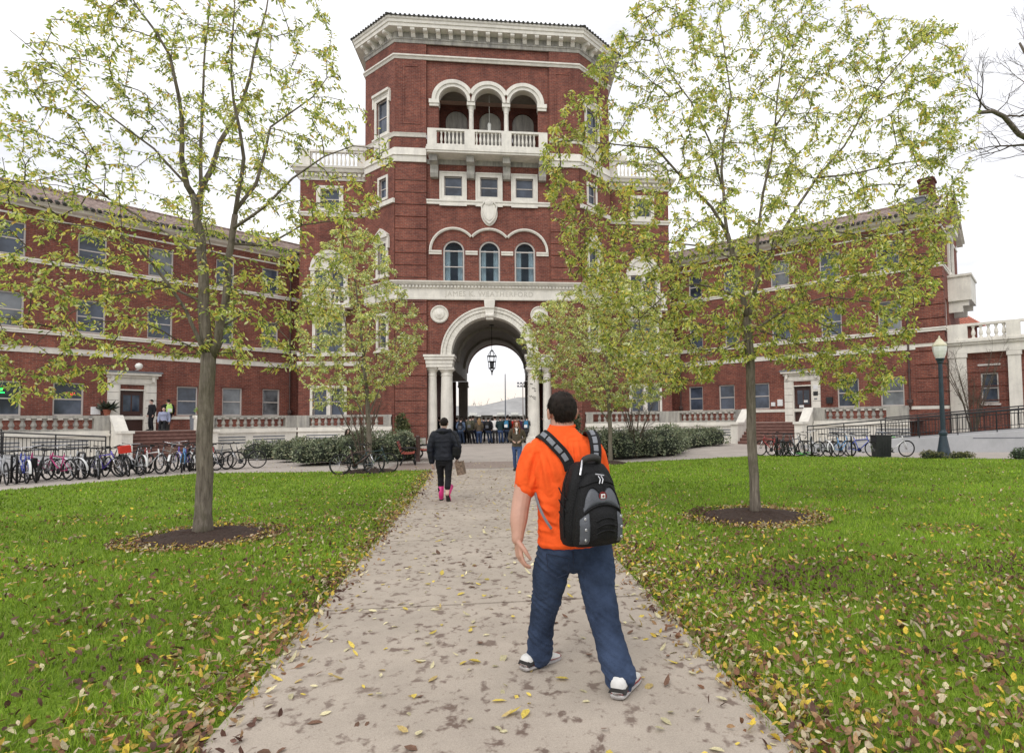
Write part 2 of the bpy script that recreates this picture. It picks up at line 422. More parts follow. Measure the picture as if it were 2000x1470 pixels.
def window(par, fr, a, b, c, d, w=0, arch=False, t=.075, mid=.5, glass='glass', fmat='frame', curtain=False, mull=False):
    m = MB(); r = (b-a)/2
    w0, w1 = w-.17, w-.06
    m.fbox(fr,a,a+t,w0,w1,c,d); m.fbox(fr,b-t,b,w0,w1,c,d); m.fbox(fr,a+t,b-t,w0,w1,c,c+t*1.1)
    if arch:
        ring(m, fr, (a+b)/2, d, r-t, r, w0, w1, 0, 180, 20); m.fbox(fr,a+t,b-t,w0,w1-.02,d-.04,d+.03)
    else: m.fbox(fr,a+t,b-t,w0,w1,d-t,d)
    z = c+(d-c)*mid; m.fbox(fr,a+t,b-t,w0,w1-.03,z-.03,z+.03)
    if mull: u=(a+b)/2; m.fbox(fr,u-.03,u+.03,w0,w1-.03,c+t*1.1,d-t)
    f = m.build('window', M[fmat], par)
    p = MB(); wg = w-.13
    if arch:
        P = [(a+.01,c+.01),(b-.01,c+.01)] + arc((a+b)/2,d,r-.01,0,180,20)
    else: P = [(a+.01,c+.01),(b-.01,c+.01),(b-.01,d-.01),(a+.01,d-.01)]
    p.prism(P, fr, wg-.012, wg)
    p.build('pane', M['glass_clear' if curtain else glass], f)
    if curtain:
        q = MB(); n = 26; zt = d+(r*.2 if arch else -.1)
        for s in (-1,1):
            for i in range(n):
                def cp(k):
                    u = (a+b)/2 + s*r*(.98-.62*k/n); return u, w-.30+.035*sin(k*1.5)+.02*sin(k*.7)
                (ua,wa),(ub,wb) = cp(i),cp(i+1)
                q.quad(fr(ua,wa,c+.02),fr(ub,wb,c+.02),fr(ub,wb,zt),fr(ua,wa,zt))
        q.build('curtain', M['curtain'], f)
        q = MB(); q.fbox(fr,a,b,w-1.3,w-1.28,c,d+r); q.build('room_back', M['room'], f)
    return f
BAL = [(.075,0),(.075,.05),(.045,.08),(.05,.12),(.085,.24),(.08,.32),(.05,.48),(.04,.56),(.06,.60),(.06,.64),(.075,.66),(.075,.72)]
def balusters(mb, pts, z0, z1, k=1.0, n=8, fat=1.0):
    h = z1-z0
    for p in pts: mb.lathe([(r*fat,z0+z/.72*h) for r,z in BAL], (p[0],p[1],0), n)
def balustrade(mb, fr, u0, u1, w, z0, z1, step=.3, th=.26, pier=(), fat=1.0, n=8):
    """rail z1 top, plinth z0 bottom, balusters between; piers = list of (ua,ub)"""
    mb.fbox(fr,u0,u1,w-th/2,w+th/2,z1-.13,z1); mb.fbox(fr,u0,u1,w-th/2+.03,w+th/2-.03,z0,z0+.1)
    for a,b in pier: mb.fbox(fr,a,b,w-th/2-.02,w+th/2+.02,z0+.002,z1-.132)
    k = max(1,int((u1-u0)/step)); P=[]
    for i in range(k):
        u = u0+(i+.5)*(u1-u0)/k
        if any(a-.07<u<b+.07 for a,b in pier): continue
        P.append(fr(u,w,0))
    balusters(mb,P,z0+.1,z1-.13,1,n,fat)
def tile_edge(mb, p0, p1, step=.28, r=.09, length=.5, slope=(0,0,.18)):
    """a row of round barrel tile ends along the eave from p0 to p1, running back along `slope` direction"""
    p0, p1 = Vector(p0), Vector(p1); n = int((p1-p0).length/step); d = Vector(slope)
    for i in range(n+1):
        p = p0 + (p1-p0)*(i/max(1,n)); mb.tube([p, p+d*length], r, 6)

# ------------------------------------------------------------------ the tower
T = thing('brick_tower', 'tall octagonal red brick tower with triple arched loggia over the open archway', 'tower', (AX,45,.25))
OCT = [(-9.63,50),(-9.63,40.33),(-7.3,38),(4.4,38),(6.73,40.33),(6.73,50)]
m = MB()
win2 = [(u-.66,u+.66,10.46,12.48,True) for u in (-2.24,0,2.24)]
win3 = [(u-.56,u+.56,15.98,17.24) for u in (-2.25,0,2.25)]
log_ = [(u-.92,u+.92,18.8,22.18,True) for u in (-2.24,0,2.24)]
wall(m, FT, -3.9, 3.9, 5.85, 9.4, [(-2.42,2.42,5.85,5.85,True)], w=-.15, depth=.75)
wall(m, FT, -3.9, 3.9, 9.4, 18.8, win2+win3, w=-.15, depth=.25)
wall(m, FT, -3.9, 3.9, 18.8, 22.18, [(-3.16,3.16,18.8,22.18)], w=-.15, depth=.5)
wall(m, FT, -3.9, 3.9, 22.18, 26.3, [(u-.92,u+.92,22.18,22.18,True) for u in (-2.24,0,2.24)], w=-.15, depth=.5)
for s in (-1,1):
    a,b = sorted((s*3.9,s*5.85)); wall(m, FT, a, b, .25, 26.3, w=-.06)
    # inner cheek of the pilaster beside the recess
    m.quad(FT(s*3.9,-.06,.25),FT(s*3.9,-.9,.25),FT(s*3.9,-.9,5.85),FT(s*3.9,-.06,5.85))
chw = [(.85,1.75,11.1,13.0),(.85,1.65,15.98,17.24),(.75,1.95,20.2,22.4),(.8,1.7,6.4,8.4)]
wall(m, CHL, 0, 3.3, .25, 26.3, chw); wall(m, CHR, 0, 3.3, .25, 26.3, chw)
m.quad((-9.63,40.33,.25),(-9.63,50,.25),(-9.63,50,26.3),(-9.63,40.33,26.3)); m.quad((6.73,40.33,.25),(6.73,50,.25),(6.73,50,26.3),(6.73,40.33,26.3))
FB = frame(AX, 52.3, -1, 0, 0, 1)
wall(m, FB, -5.85, 5.85, 5.85, 26.3, [(-2.42,2.42,5.85,5.85,True)], depth=.75)
for s in (-1,1):
    a,b = sorted((s*3.9,s*5.85)); wall(m, FB, a, b, .25, 5.85)
m.quad((-9.63,50,.25),(-7.3,52.3,.25),(-7.3,52.3,26.3),(-9.63,50,26.3)); m.quad((6.73,50,.25),(4.4,52.3,.25),(4.4,52.3,26.3),(6.73,50,26.3))
m.build('wall', M['brick'], T)
# rusticated corner piers, plain above the white band
for s in (-1,1):
    m = MB()
    for k in range(22):
        z0 = .72 + .77*k
        a,b = sorted((s*3.9,s*5.82)); m.fbox(FT,a,b,-.07,.0,z0,z0+.71)
    a,b = sorted((s*3.9,s*5.85)); m.fbox(FT,a,b,-.065,-.005,18.95,26.2)
    a,b = sorted((s*4.25,s*5.35))
    surround(m, FT, a+.12, b-.12, 20.6, 24.2, .12, -.02, .025)
    m.build('corner_pier', M['brick'], T)
# arch: archivolt, keystone, medallions, impost blocks, columns
m = MB()
ring(m, FT, 0, 5.86, 2.395, 2.72, -.93, -.02, n=40); ring(m, FT, 0, 5.86, 2.722, 2.93, -.3, .05, n=40); ring(m, FT, 0, 5.86, 2.932, 3.04, -.3, .11, n=40)
m.build('archivolt', M['stone'], T, bevel=.015)
m = MB(); m.prism([(-.22,8.05),(.22,8.05),(.34,9.3),(-.34,9.3)], FT, -.2, .3); m.prism([(-.3,8.75),(.3,8.75),(.34,9.28),(-.34,9.28)], FT, .3, .38)
m.tube([FT(-.26,.3,8.3),FT(.26,.3,8.3)], .13, 10); m.build('keystone', M['stone'], T, bevel=.02)
for s in (-1,1):
    m = MB(); fx = [(1,0,0),(0,0,1),(0,-1,0)]
    m.lathe([(.56,0),(.56,.08),(.5,.13),(.46,.08),(.44,.05),(.33,.06),(.28,.12),(.16,.16),(.05,.22)], FT(s*3.12,-.15,8.42), 28, fx)
    m.build('medallion', M['stone'], T, smooth=False)
for s in (-1,1):
    m = MB(); a,b = sorted((s*2.33,s*3.93))
    m.fbox(FT,a,b,-1.0,.04,5.08,5.3); m.fbox(FT,a-.03,b+.03,-1.03,.08,5.3,5.55); m.fbox(FT,a-.1,b+.1,-1.1,.16,5.55,5.72); m.fbox(FT,a-.16,b+.16,-1.16,.22,5.72,5.86)
    m.build('impost', M['stone'], T, bevel=.012)
    for u, r in ((2.72,.39),(3.62,.30)):
        m = MB(); p = FT(s*u,-.5,0)
        m.box(p[0]-r*1.25,p[0]+r*1.25,p[1]-r*1.25,p[1]+r*1.25,.25,.55)
        m.lathe([(r*1.2,.55),(r*1.2,.62),(r*1.05,.66),(r,.72),(r,1.6),(r*.97,2.8),(r*.88,4.55),(r*.95,4.58),(r*.95,4.64),(r*.88,4.67),(r*.9,4.78),(r*1.15,4.9),(r*1.2,4.94)], (p[0],p[1],0), 24)
        m.box(p[0]-r*1.22,p[0]+r*1.22,p[1]-r*1.22,p[1]+r*1.22,4.94,5.078)
        m.build('column', M['stone'], T, smooth=False)
# the open hall under the tower
m = MB(); P = arc(0,5.86,2.44,0,180,28)
for (p0,q0),(p1,q1) in zip(P,P[1:]): m.quad(FT(p0,-.9,q0),FT(p1,-.9,q1),FT(p1,-13.6,q1),FT(p0,-13.6,q0))
for s in (-1,1):
    a,b = sorted((s*2.44,s*3.2)); m.fbox(FT,a,b,-13.5,-1.03,5.1,5.9)
    m.quad(FT(s*3.2,-1.0,5.1),FT(s*3.95,-1.0,5.1),FT(s*3.95,-13.6,5.1),FT(s*3.2,-13.6,5.1))
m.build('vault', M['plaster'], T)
for w_ in (-4.4,-9.6):
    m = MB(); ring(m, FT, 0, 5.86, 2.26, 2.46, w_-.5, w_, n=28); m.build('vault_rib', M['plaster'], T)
for s in (-1,1):
    m = MB(); a,b = sorted((s*3.42,s*3.95)); m.fbox(FT,a,b,-14.2,-13.7,.25,5.1)
    m.quad(FT(s*3.95,-.9,.25),FT(s*3.95,-14.3,.25),FT(s*3.95,-14.3,5.1),FT(s*3.95,-.9,5.1))
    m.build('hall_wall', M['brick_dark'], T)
for s in (-1,1):
    m = MB(); a,b = sorted((s*2.44,s*3.16)); m.fbox(FT,a,b,-14.3,-13.55,.25,4.6); m.fbox(FT,a-.08,b+.08,-14.35,-13.5,4.6,4.75); m.fbox(FT,a-.05,b+.05,-14.33,-13.53,4.75,5.09)
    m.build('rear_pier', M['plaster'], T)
m = MB(); m.fbox(FT,-3.95,3.95,-14.6,.4,.1,.262); m.build('hall_floor', M['plaza'], T)
# plinth
m = MB(); m.band(OCT[1:3]+[FT(-3.95,0,0)[:2]], [(-.02,.2),(.14,.2),(.14,.6),(.08,.7),(-.02,.7)]); m.band([FT(3.95,0,0)[:2]]+OCT[3:5], [(-.02,.2),(.14,.2),(.14,.6),(.08,.7),(-.02,.7)])
m.build('plinth', M['stone_grey'], T)
# entablature with dentils and carved name
m = MB(); m.band(OCT[1:5], [(-.05,9.32),(.04,9.32),(.06,9.42),(.04,9.44),(.04,10.02),(.08,10.03),(.08,10.22),(.22,10.24),(.26,10.34),(.34,10.36),(.36,10.45),(-.05,10.47)])
m.build('entablature', M['stone'], T)
def along(plan, step):
    out = []
    for (x0,y0),(x1,y1) in zip(plan, plan[1:]):
        l = math.hypot(x1-x0,y1-y0); n = int(l/step)
        for i in range(n):
            t = (i+.5)/n; dx,dy = (x1-x0)/l,(y1-y0)/l; out.append((x0+(x1-x0)*t, y0+(y1-y0)*t, dx, dy))
    return out
m = MB()
for x,y,dx,dy in along(OCT[1:5], .21):
    fr = frame(x,y,dx,dy,dy,-dx); m.fbox(fr,-.06,.06,.08,.19,10.06,10.2)
o = m.build('dentil_row', M['stone'], T)
def text_part(s, fr, u, w, z, size, mt, par, name='lettering', depth=.02, align='CENTER', rx=None, spacing=1.0):
    cu = bpy.data.curves.new(name,'FONT'); cu.body = s; cu.size = size; cu.align_x = align; cu.extrude = depth; cu.space_character = spacing
    tmp = bpy.data.objects.new('tmp', cu); C.objects.link(tmp)
    bpy.context.view_layer.update()
    me = bpy.data.meshes.new_from_object(tmp.evaluated_get(bpy.context.evaluated_depsgraph_get()))
    C.objects.unlink(tmp); bpy.data.objects.remove(tmp)
    off = Vector((0,0,0)); q = par
    while q is not None: off += q.location; q = q.parent
    for v in me.vertices:
        p = fr(u+v.co.x, w+v.co.z, z+v.co.y); v.co = Vector(p)-off
    me.name = name; me.materials.clear()
    return link(name, me, mt, par)
M['letter'] = mat('carved_shadow', (.49,.465,.41), .8, .1)
text_part('JAMES K. WEATHERFORD', FT, 0, .042, 9.55, .44, M['letter'], T, depth=.012, spacing=1.12)
# second storey triple window: hood mould, imposts, windows
m = MB()
for u in (-2.24,0,2.24):
    cl = (u-1.5 if u < -1 else u-1.119, u+1.5 if u > 1 else u+1.119)
    ring(m, FT, u, 12.45, 1.36, 1.5, -.16, -.02, 0, 180, 36, cl); ring(m, FT, u, 12.45, 1.42, 1.5, -.02, .03, 0, 180, 36, cl)
m.build('hood_mould', M['stone'], T)
for a,b in ((-3.76,-2.98),(-1.5,-.74),(.74,1.5),(2.98,3.76)):
    m = MB(); m.fbox(FT,a,b,-.16,-.06,12.22,12.36); m.fbox(FT,a-.0,b+.0,-.16,-.01,12.36,12.46); m.build('impost_band', M['stone'], T)
for k,(a,b,c,d,_) in enumerate(win2): window(T, FT, a, b, c, d, -.15, True, .1, .5, 'glass', 'frame', curtain=True)
# third storey
m = MB(); m.fbox(FT,-3.9,3.9,-.2,-.02,15.42,15.6); m.fbox(FT,-3.9,3.9,-.2,.03,15.6,15.7)
for u in (-2.25,0,2.25): m.fbox(FT,u-.85,u+.85,-.02,.0,15.32,15.43)
m.build('sill_band', M['stone'], T)
for a,b,c,d in win3:
    m = MB(); surround(m, FT, a, b, c, d, .28, -.2, -.06); surround(m, FT, a-.2, b+.2, c-.2, d+.2, .09, -.06, -.01)
    m.build('window_surround', M['stone'], T); window(T, FT, a, b, c, d, -.17, t=.05)
# cartouche
m = MB(); n = 28
for r_, w0, w1, kz in ((1.0,-.2,-.04,1),(.84,-.2,.05,1),(.62,-.2,.09,1)):
    P = []
    for i in range(n):
        a = 2*pi*i/n; x = .53*sin(a)*(1-.18*max(0,-cos(a))**2); z = 14.92+.82*cos(a); P.append((x*r_, 14.92+(z-14.92)*r_))
    m.prism(P, FT, min(w0,w1), max(w0,w1))
m.lathe([(.02,0),(.2,.02),(.26,.08),(.1,.16)], FT(0,0.0,15.55), 12, [(1,0,0),(0,0,1),(0,-1,0)])
for s in (-1,1): m.tube([FT(s*.3,.03,15.6),FT(s*.48,.05,15.35),FT(s*.42,.05,14.9),FT(s*.25,.05,14.45),FT(0,.05,14.2)], .05, 6)
m.build('cartouche', M['stone'], T)
# balcony
B = MB(); B.fbox(FT,-3.74,3.74,-.2,1.0,18.3,18.42); B.fbox(FT,-3.8,3.8,-.2,1.06,18.42,18.6); B.fbox(FT,-3.76,3.76,-.2,1.02,18.6,18.75)
B.build('balcony_slab', M['stone'], T)
m = MB(); balustrade(m, FT, -3.7, 3.7, .88, 18.75, 19.8, .235, .24, [(-3.7,-3.15),(-1.45,-.82),(.82,1.45),(3.15,3.7)], fat=.9)
m.build('balustrade', M['stone'], T)
for u in (-3.4,-1.13,1.13,3.4):
    m = MB(); P = [(0,17.05),(.3,17.07),(.4,17.3),(.36,17.55),(.42,17.8),(.82,17.9),(.86,18.3),(0,18.3)]
    vs = [FT(u-.24,-.15+a,z) for a,z in P]+[FT(u+.24,-.15+a,z) for a,z in P]; k=len(P)
    m.add(vs,[tuple(range(k)),tuple(range(2*k-1,k-1,-1))]+[(i,(i+1)%k,k+(i+1)%k,k+i) for i in range(k)])
    m.build('corbel', M['stone_grey'], T, bevel=.01)
m = MB(); m.fbox(FT,-3.88,3.88,-.2,-.1,18.0,18.3); m.build('balcony_frieze', M['stone_grey'], T)
# white bands round the corners
for s in (0,1):
    pl = OCT[1:3]+[FT(-3.9,0,0)[:2]] if s == 0 else [FT(3.9,0,0)[:2]]+OCT[3:5]
    m = MB(); m.band(pl,[(-.05,18.04),(.06,18.04),(.08,18.4),(.16,18.44),(.1,18.5),(.04,18.94),(-.05,18.96)]); m.build('white_band', M['stone'], T)
    m = MB(); m.band(pl,[(-.05,19.63),(.06,19.63),(.1,19.75),(.16,19.86),(-.05,19.9)]); m.build('sill_string', M['stone'], T)
# loggia: arches, columns, back wall
m = MB()
for u in (-2.24,0,2.24):
    cl = (u-1.5 if u < -1 else u-1.119, u+1.5 if u > 1 else u+1.119)
    ring(m, FT, u, 22.18, .9, 1.1, -.68, -.06, 0, 180, 32, cl); ring(m, FT, u, 22.18, 1.1, 1.33, -.3, .02, 0, 180, 32, cl)
m.build('loggia_archivolt', M['stone'], T)
for u in (-1.12,1.12):
    m = MB(); p = FT(u,-.38,0)
    m.box(p[0]-.22,p[0]+.22,p[1]-.22,p[1]+.22,18.75,19.0); m.lathe([(.2,19.0),(.17,19.08),(.165,19.2),(.14,21.55),(.16,21.58),(.15,21.65),(.22,21.95)], (p[0],p[1],0), 14); m.box(p[0]-.26,p[0]+.26,p[1]-.26,p[1]+.26,21.95,22.17)
    m.build('loggia_column', M['stone'], T)
for s in (-1,1):
    m = MB(); a,b = sorted((s*3.14,s*3.72)); m.fbox(FT,a,b,-.6,-.03,21.75,21.92); m.fbox(FT,a-.03,b+.03,-.62,.03,21.92,22.17); m.build('loggia_impost', M['stone'], T)
FLg = frame(AX, 40.4, 1, 0, 0, -1)
m = MB(); wall(m, FLg, -3.5, 3.5, 18.6, 23.4, [(u-.74,u+.74,18.75,22.0,True) for u in (-2.24,0,2.24)], depth=.2)
m.quad(FT(-3.3,-.6,18.6),FLg(-3.3,0,18.6),FLg(-3.3,0,23.4),FT(-3.3,-.6,23.4)); m.quad(FT(3.3,-.6,18.6),FLg(3.3,0,18.6),FLg(3.3,0,23.4),FT(3.3,-.6,23.4))
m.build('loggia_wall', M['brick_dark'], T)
m = MB(); m.quad(FT(-3.5,-.6,23.25),FT(3.5,-.6,23.25),FLg(3.5,0,23.25),FLg(-3.5,0,23.25)); m.build('loggia_ceiling', M['plaster'], T)
m = MB(); m.quad(FT(-3.5,-.1,18.74),FT(3.5,-.1,18.74),FLg(3.5,0,18.74),FLg(-3.5,0,18.74)); m.build('loggia_floor', M['plaster'], T)
for u in (-2.24,0,2.24):
    m = MB(); m.prism([(u-.71,18.76),(u+.71,18.76)]+arc(u,22.0,.73,0,180,16), FLg, -.18,-.14); o = m.build('loggia_door', M['stone_grey'], T)
    m = MB(); m.fbox(FLg,u-.55,u+.55,-.139,-.12,18.9,19.7); surround(m,FLg,u-.45,u+.45,19.95,21.3,.06,-.139,-.11); m.build('door_panel', M['stone_grey'], o)
m = MB(); m.tube([FT(0,-1.2,23.24),FT(0,-1.2,21.4)], .015, 5); m.lathe([(.02,21.4),(.12,21.3),(.13,21.25),(.1,20.75),(.03,20.7)], FT(0,-1.2,0), 8); m.build('loggia_lamp', M['globe'], T)
# string course, cornice, brackets, tiles
m = MB(); m.band(OCT,[(-.05,24.68),(.03,24.68),(.08,24.8),(.16,24.84),(.16,24.93),(-.05,24.97)]); m.build('string_course', M['stone'], T)
m = MB(); m.band(OCT,[(-.05,25.72),(.04,25.72),(.06,25.9),(.12,25.94),(.12,26.0),(.02,26.04),(.02,26.42),(-.05,26.42)]); m.build('frieze', M['stone_grey'], T)
m = MB(); m.band(OCT,[(-.05,26.42),(.6,26.42),(.62,26.62),(.68,26.64),(.70,26.80),(.76,26.84),(.80,26.95),(-.05,26.97)]); m.build('cornice', M['stone'], T)
first = None
for i,(x,y,dx,dy) in enumerate(along(OCT[1:5], .765)):
    fr = frame(x,y,dx,dy,dy,-dx); m = MB()
    P = [(.02,26.02),(.16,26.02),(.22,26.1),(.3,26.2),(.5,26.24),(.56,26.3),(.56,26.418),(.02,26.418)]; k=len(P)
    m.add([fr(-.13,a,z) for a,z in P]+[fr(.13,a,z) for a,z in P],[tuple(range(k)),tuple(range(2*k-1,k-1,-1))]+[(q,(q+1)%k,k+(q+1)%k,k+q) for q in range(k)])
    m.build('bracket', M['stone'], T)
M['tile'] = mat('clay_roof_tile', (.20,.125,.105), .8, .5, 2.2, .3, 25, world=True, col2=(.36,.27,.235))
M['tile_dark'] = mat('mossy_tile', (.045,.045,.038), .85, .4, 3, world=True)
m = MB()
ed = [(p[0],p[1]) for p in OCT]
def offset(plan,o):
    P=[Vector(p) for p in plan]; out=[]
    for i in range(len(P)):
        a=(P[i]-P[i-1] if i else P[1]-P[0]).normalized(); b=(P[i+1]-P[i] if i<len(P)-1 else P[-1]-P[-2]).normalized()
        na=Vector((a.y,-a.x)); nb=Vector((b.y,-b.x)); q=na+nb; q=q/q.dot(na); out.append((P[i]+q*o))
    return out
eo = offset(ed,.86)
for p,q in zip(eo,eo[1:]):
    d=(q-p).normalized(); nrm=Vector((-d.y,d.x))
    tile_edge(m,(p.x,p.y,26.99),(q.x,q.y,26.99),.28,.085,1.2,(nrm.x,nrm.y,.3))
m.build('tile_edge', M['tile_dark'], T)
m = MB(); top = [(AX-2,45),(AX+2,45)]
bk = [(-7.6,53),(4.7,53)]
ro = [tuple(p) for p in eo]+[(eo[-1].x-2.3,53),(eo[0].x+2.3,53)]
n=len(ro); m.add([(x,y,26.98) for x,y in ro]+[(AX,45,29.2)],[(i,(i+1)%n,n) for i in range(n)]); m.build('roof', M['tile'], T)
# chamfer windows with pediments
for fr in (CHL,CHR):
    for k,(a,b,c,d) in enumerate(chw):
        m = MB()
        if k in (0,2,3): surround(m, fr, a, b, c, d, .2, -.02, .07, True); m.fbox(fr,a-.35,b+.35,-.02,.16,c-.3,c-.2)
        else: surround(m, fr, a, b, c, d, .16, -.02, .05); m.fbox(fr,0,3.3,-.02,.12,15.42,15.7)
        if k in (0,2):
            m.fbox(fr,a-.3,b+.3,-.02,.22,d+.34,d+.5); m.fbox(fr,a-.24,b+.24,-.02,.1,d+.2,d+.34)
            m.fbox(fr,a-.34,a-.2,-.02,.14,d-.35,d+.34); m.fbox(fr,b+.2,b+.34,-.02,.14,d-.35,d+.34)
        if k == 0: u=(a+b)/2; m.prism([(a-.34,d+.5),(b+.34,d+.5),(u,d+1.0)], fr, -.02, .2)
        if k == 2: m.fbox(fr,a-.2,b+.2,-.02,.1,18.98,c-.3)
        m.build('window_surround', M['stone'], T); window(T, fr, a, b, c, d, -.02, t=.05)
# shoulder blocks either side of the octagon
for s in (-1,1):
    def X(u): return s*u
    m = MB()
    a,b = sorted((s*8.18,s*12.5)); cu = s*10.6
    aw = (cu-.95,cu+.95,9.75,11.75); w3 = (cu-.6,cu+.6,15.98,17.24); w1 = (cu-.85,cu+.85,6.35,8.5); w0_ = (cu-1.0,cu+1.0,2.2,4.0)
    wall(m, FS, a, b, .25, 18, [aw,w3,w1,w0_])
    e = s*12.5; m.quad(FS(e,0,.25),FS(e,-10,.25),FS(e,-10,18),FS(e,0,18)); m.quad(FS(a,0,18),FS(b,0,18),FS(b,-10,18),FS(a,-10,18))
    m.build('shoulder_wall', M['brick'], T)
    pl = [FS(-12.5,-9,0)[:2],FS(-12.5,0,0)[:2],FS(-8.19,0,0)[:2]] if s<0 else [FS(8.19,0,0)[:2],FS(12.5,0,0)[:2],FS(12.5,-9,0)[:2]]
    m = MB(); m.band(pl,[(-.05,17.86),(.05,17.86),(.07,18.0),(.1,18.02),(.1,18.3),(.34,18.34),(.42,18.5),(.5,18.56),(.52,18.68),(-.05,18.7)]); m.build('shoulder_cornice', M['stone'], T)
    m = MB()
    for x,y,dx,dy in along(pl,.3):
        fr=frame(x,y,dx,dy,dy,-dx); m.fbox(fr,-.09,.09,.1,.26,18.08,18.28)
    m.build('dentil_row', M['stone'], T)
    m = MB(); balustrade(m, FS, a, b, -.15, 18.7, 19.95, .27, .26, [(a,a+.6),(b-.6,b)] if s<0 else [(a,a+.6),(b-.6,b)], fat=.95); m.fbox(FS,*sorted((s*8.19,s*9.6)),-.4,.05,19.96,20.35)
    m.build('shoulder_balustrade', M['stone'], T)
    m = MB(); m.band(pl,[(-.05,15.42),(.05,15.42),(.09,15.58),(.14,15.6),(.14,15.7),(-.05,15.72)]); m.build('sill_band', M['stone'], T)
    m = MB(); m.band(pl,[(-.05,5.45),(.05,5.45),(.1,5.74),(-.05,5.76)]); m.band(pl,[(-.05,6.1),(.07,6.1),(.1,6.33),(-.05,6.34)]); m.build('floor_band', M['stone'], T)
    m = MB(); surround(m, FS, *w3, .26, -.05, .06); m.build('window_surround', M['stone'], T); window(T, FS, *w3, -.02, t=.05)
    # arched double window with white lunette and little balcony
    m = MB(); m.prism([(cu-1.0,11.78),(cu+1.0,11.78)]+arc(cu,11.95,1.0,0,180,20), FS, .0, .05)
    ring(m, FS, cu, 11.95, .98, 1.2, -.02, .14, 0, 180, 24); m.fbox(FS,cu-1.25,cu+1.25,-.02,.16,11.76,11.95)
    for u in (-1.05,0,1.05): m.fbox(FS,cu+u-.13,cu+u+.13,-.2,.1,9.75,11.76)
    m.build('arched_surround', M['stone'], T)
    window(T, FS, cu-.92,cu-.13,9.75,11.75,-.03,t=.05); window(T, FS, cu+.13,cu+.92,9.75,11.75,-.03,t=.05)
    m = MB(); m.fbox(FS,cu-1.5,cu+1.5,-.05,.75,9.2,9.42); balustrade(m, FS, cu-1.45, cu+1.45, .6, 9.42, 10.4, .26, .2, [(cu-1.45,cu-1.1),(cu+1.1,cu+1.45)])
    for u in (-1,1): m.fbox(FS,cu+u-.15,cu+u+.15,-.05,.6,8.75,9.2)
    m.build('small_balcony', M['stone'], T)
    m = MB(); surround(m, FS, *w1, .2, -.05, .07); m.build('window_surround', M['stone'], T); window(T, FS, *w1, -.02, t=.06)
    m = MB(); surround(m, FS, *w0_, .16, -.05, .07); m.fbox(FS,cu-.12,cu+.12,-.2,.06,2.2,4.0); m.build('window_surround', M['stone'], T)
    window(T, FS, cu-.98,cu-.12,2.2,4.0,-.03,t=.05); window(T, FS, cu+.12,cu+.98,2.2,4.0,-.03,t=.05)

# hanging lantern in the arch: a thing of its own
Ln = thing('hanging_lantern', 'black iron cage lantern hanging on a long rod in the archway', 'lantern', (AX,41.3,5.2))
m = MB(); P0 = (AX,41.3)
m.tube([(AX,41.3,8.25),(AX,41.3,6.55)], .022, 6); m.lathe([(.16,8.22),(.16,8.27)], (AX,41.3,0), 10); m.build('rod', M['iron'], Ln)
m = MB()
for k in range(6):
    a = 2*pi*k/6; c_,s_ = cos(a),sin(a)
    m.tube([(AX+.05*c_,41.3+.05*s_,6.55),(AX+.30*c_,41.3+.30*s_,6.12),(AX+.2*c_,41.3+.2*s_,5.3),(AX+.06*c_,41.3+.06*s_,5.15)], .022, 5)
for z,r in ((6.12,.32),(5.75,.26),(5.3,.21),(6.5,.07)): m.lathe([(r-.02,z-.025),(r+.02,z-.025),(r+.02,z+.025),(r-.02,z+.025)], (AX,41.3,0), 12)
m.lathe([(.1,5.15),(.03,4.95),(.05,4.9),(.01,4.82)], (AX,41.3,0), 8); m.build('cage', M['iron'], Ln)
m = MB(); m.lathe([(.09,5.35),(.11,5.5),(.1,5.75),(.03,5.8)], (AX,41.3,0), 8); m.build('lamp', M['lead'], Ln)
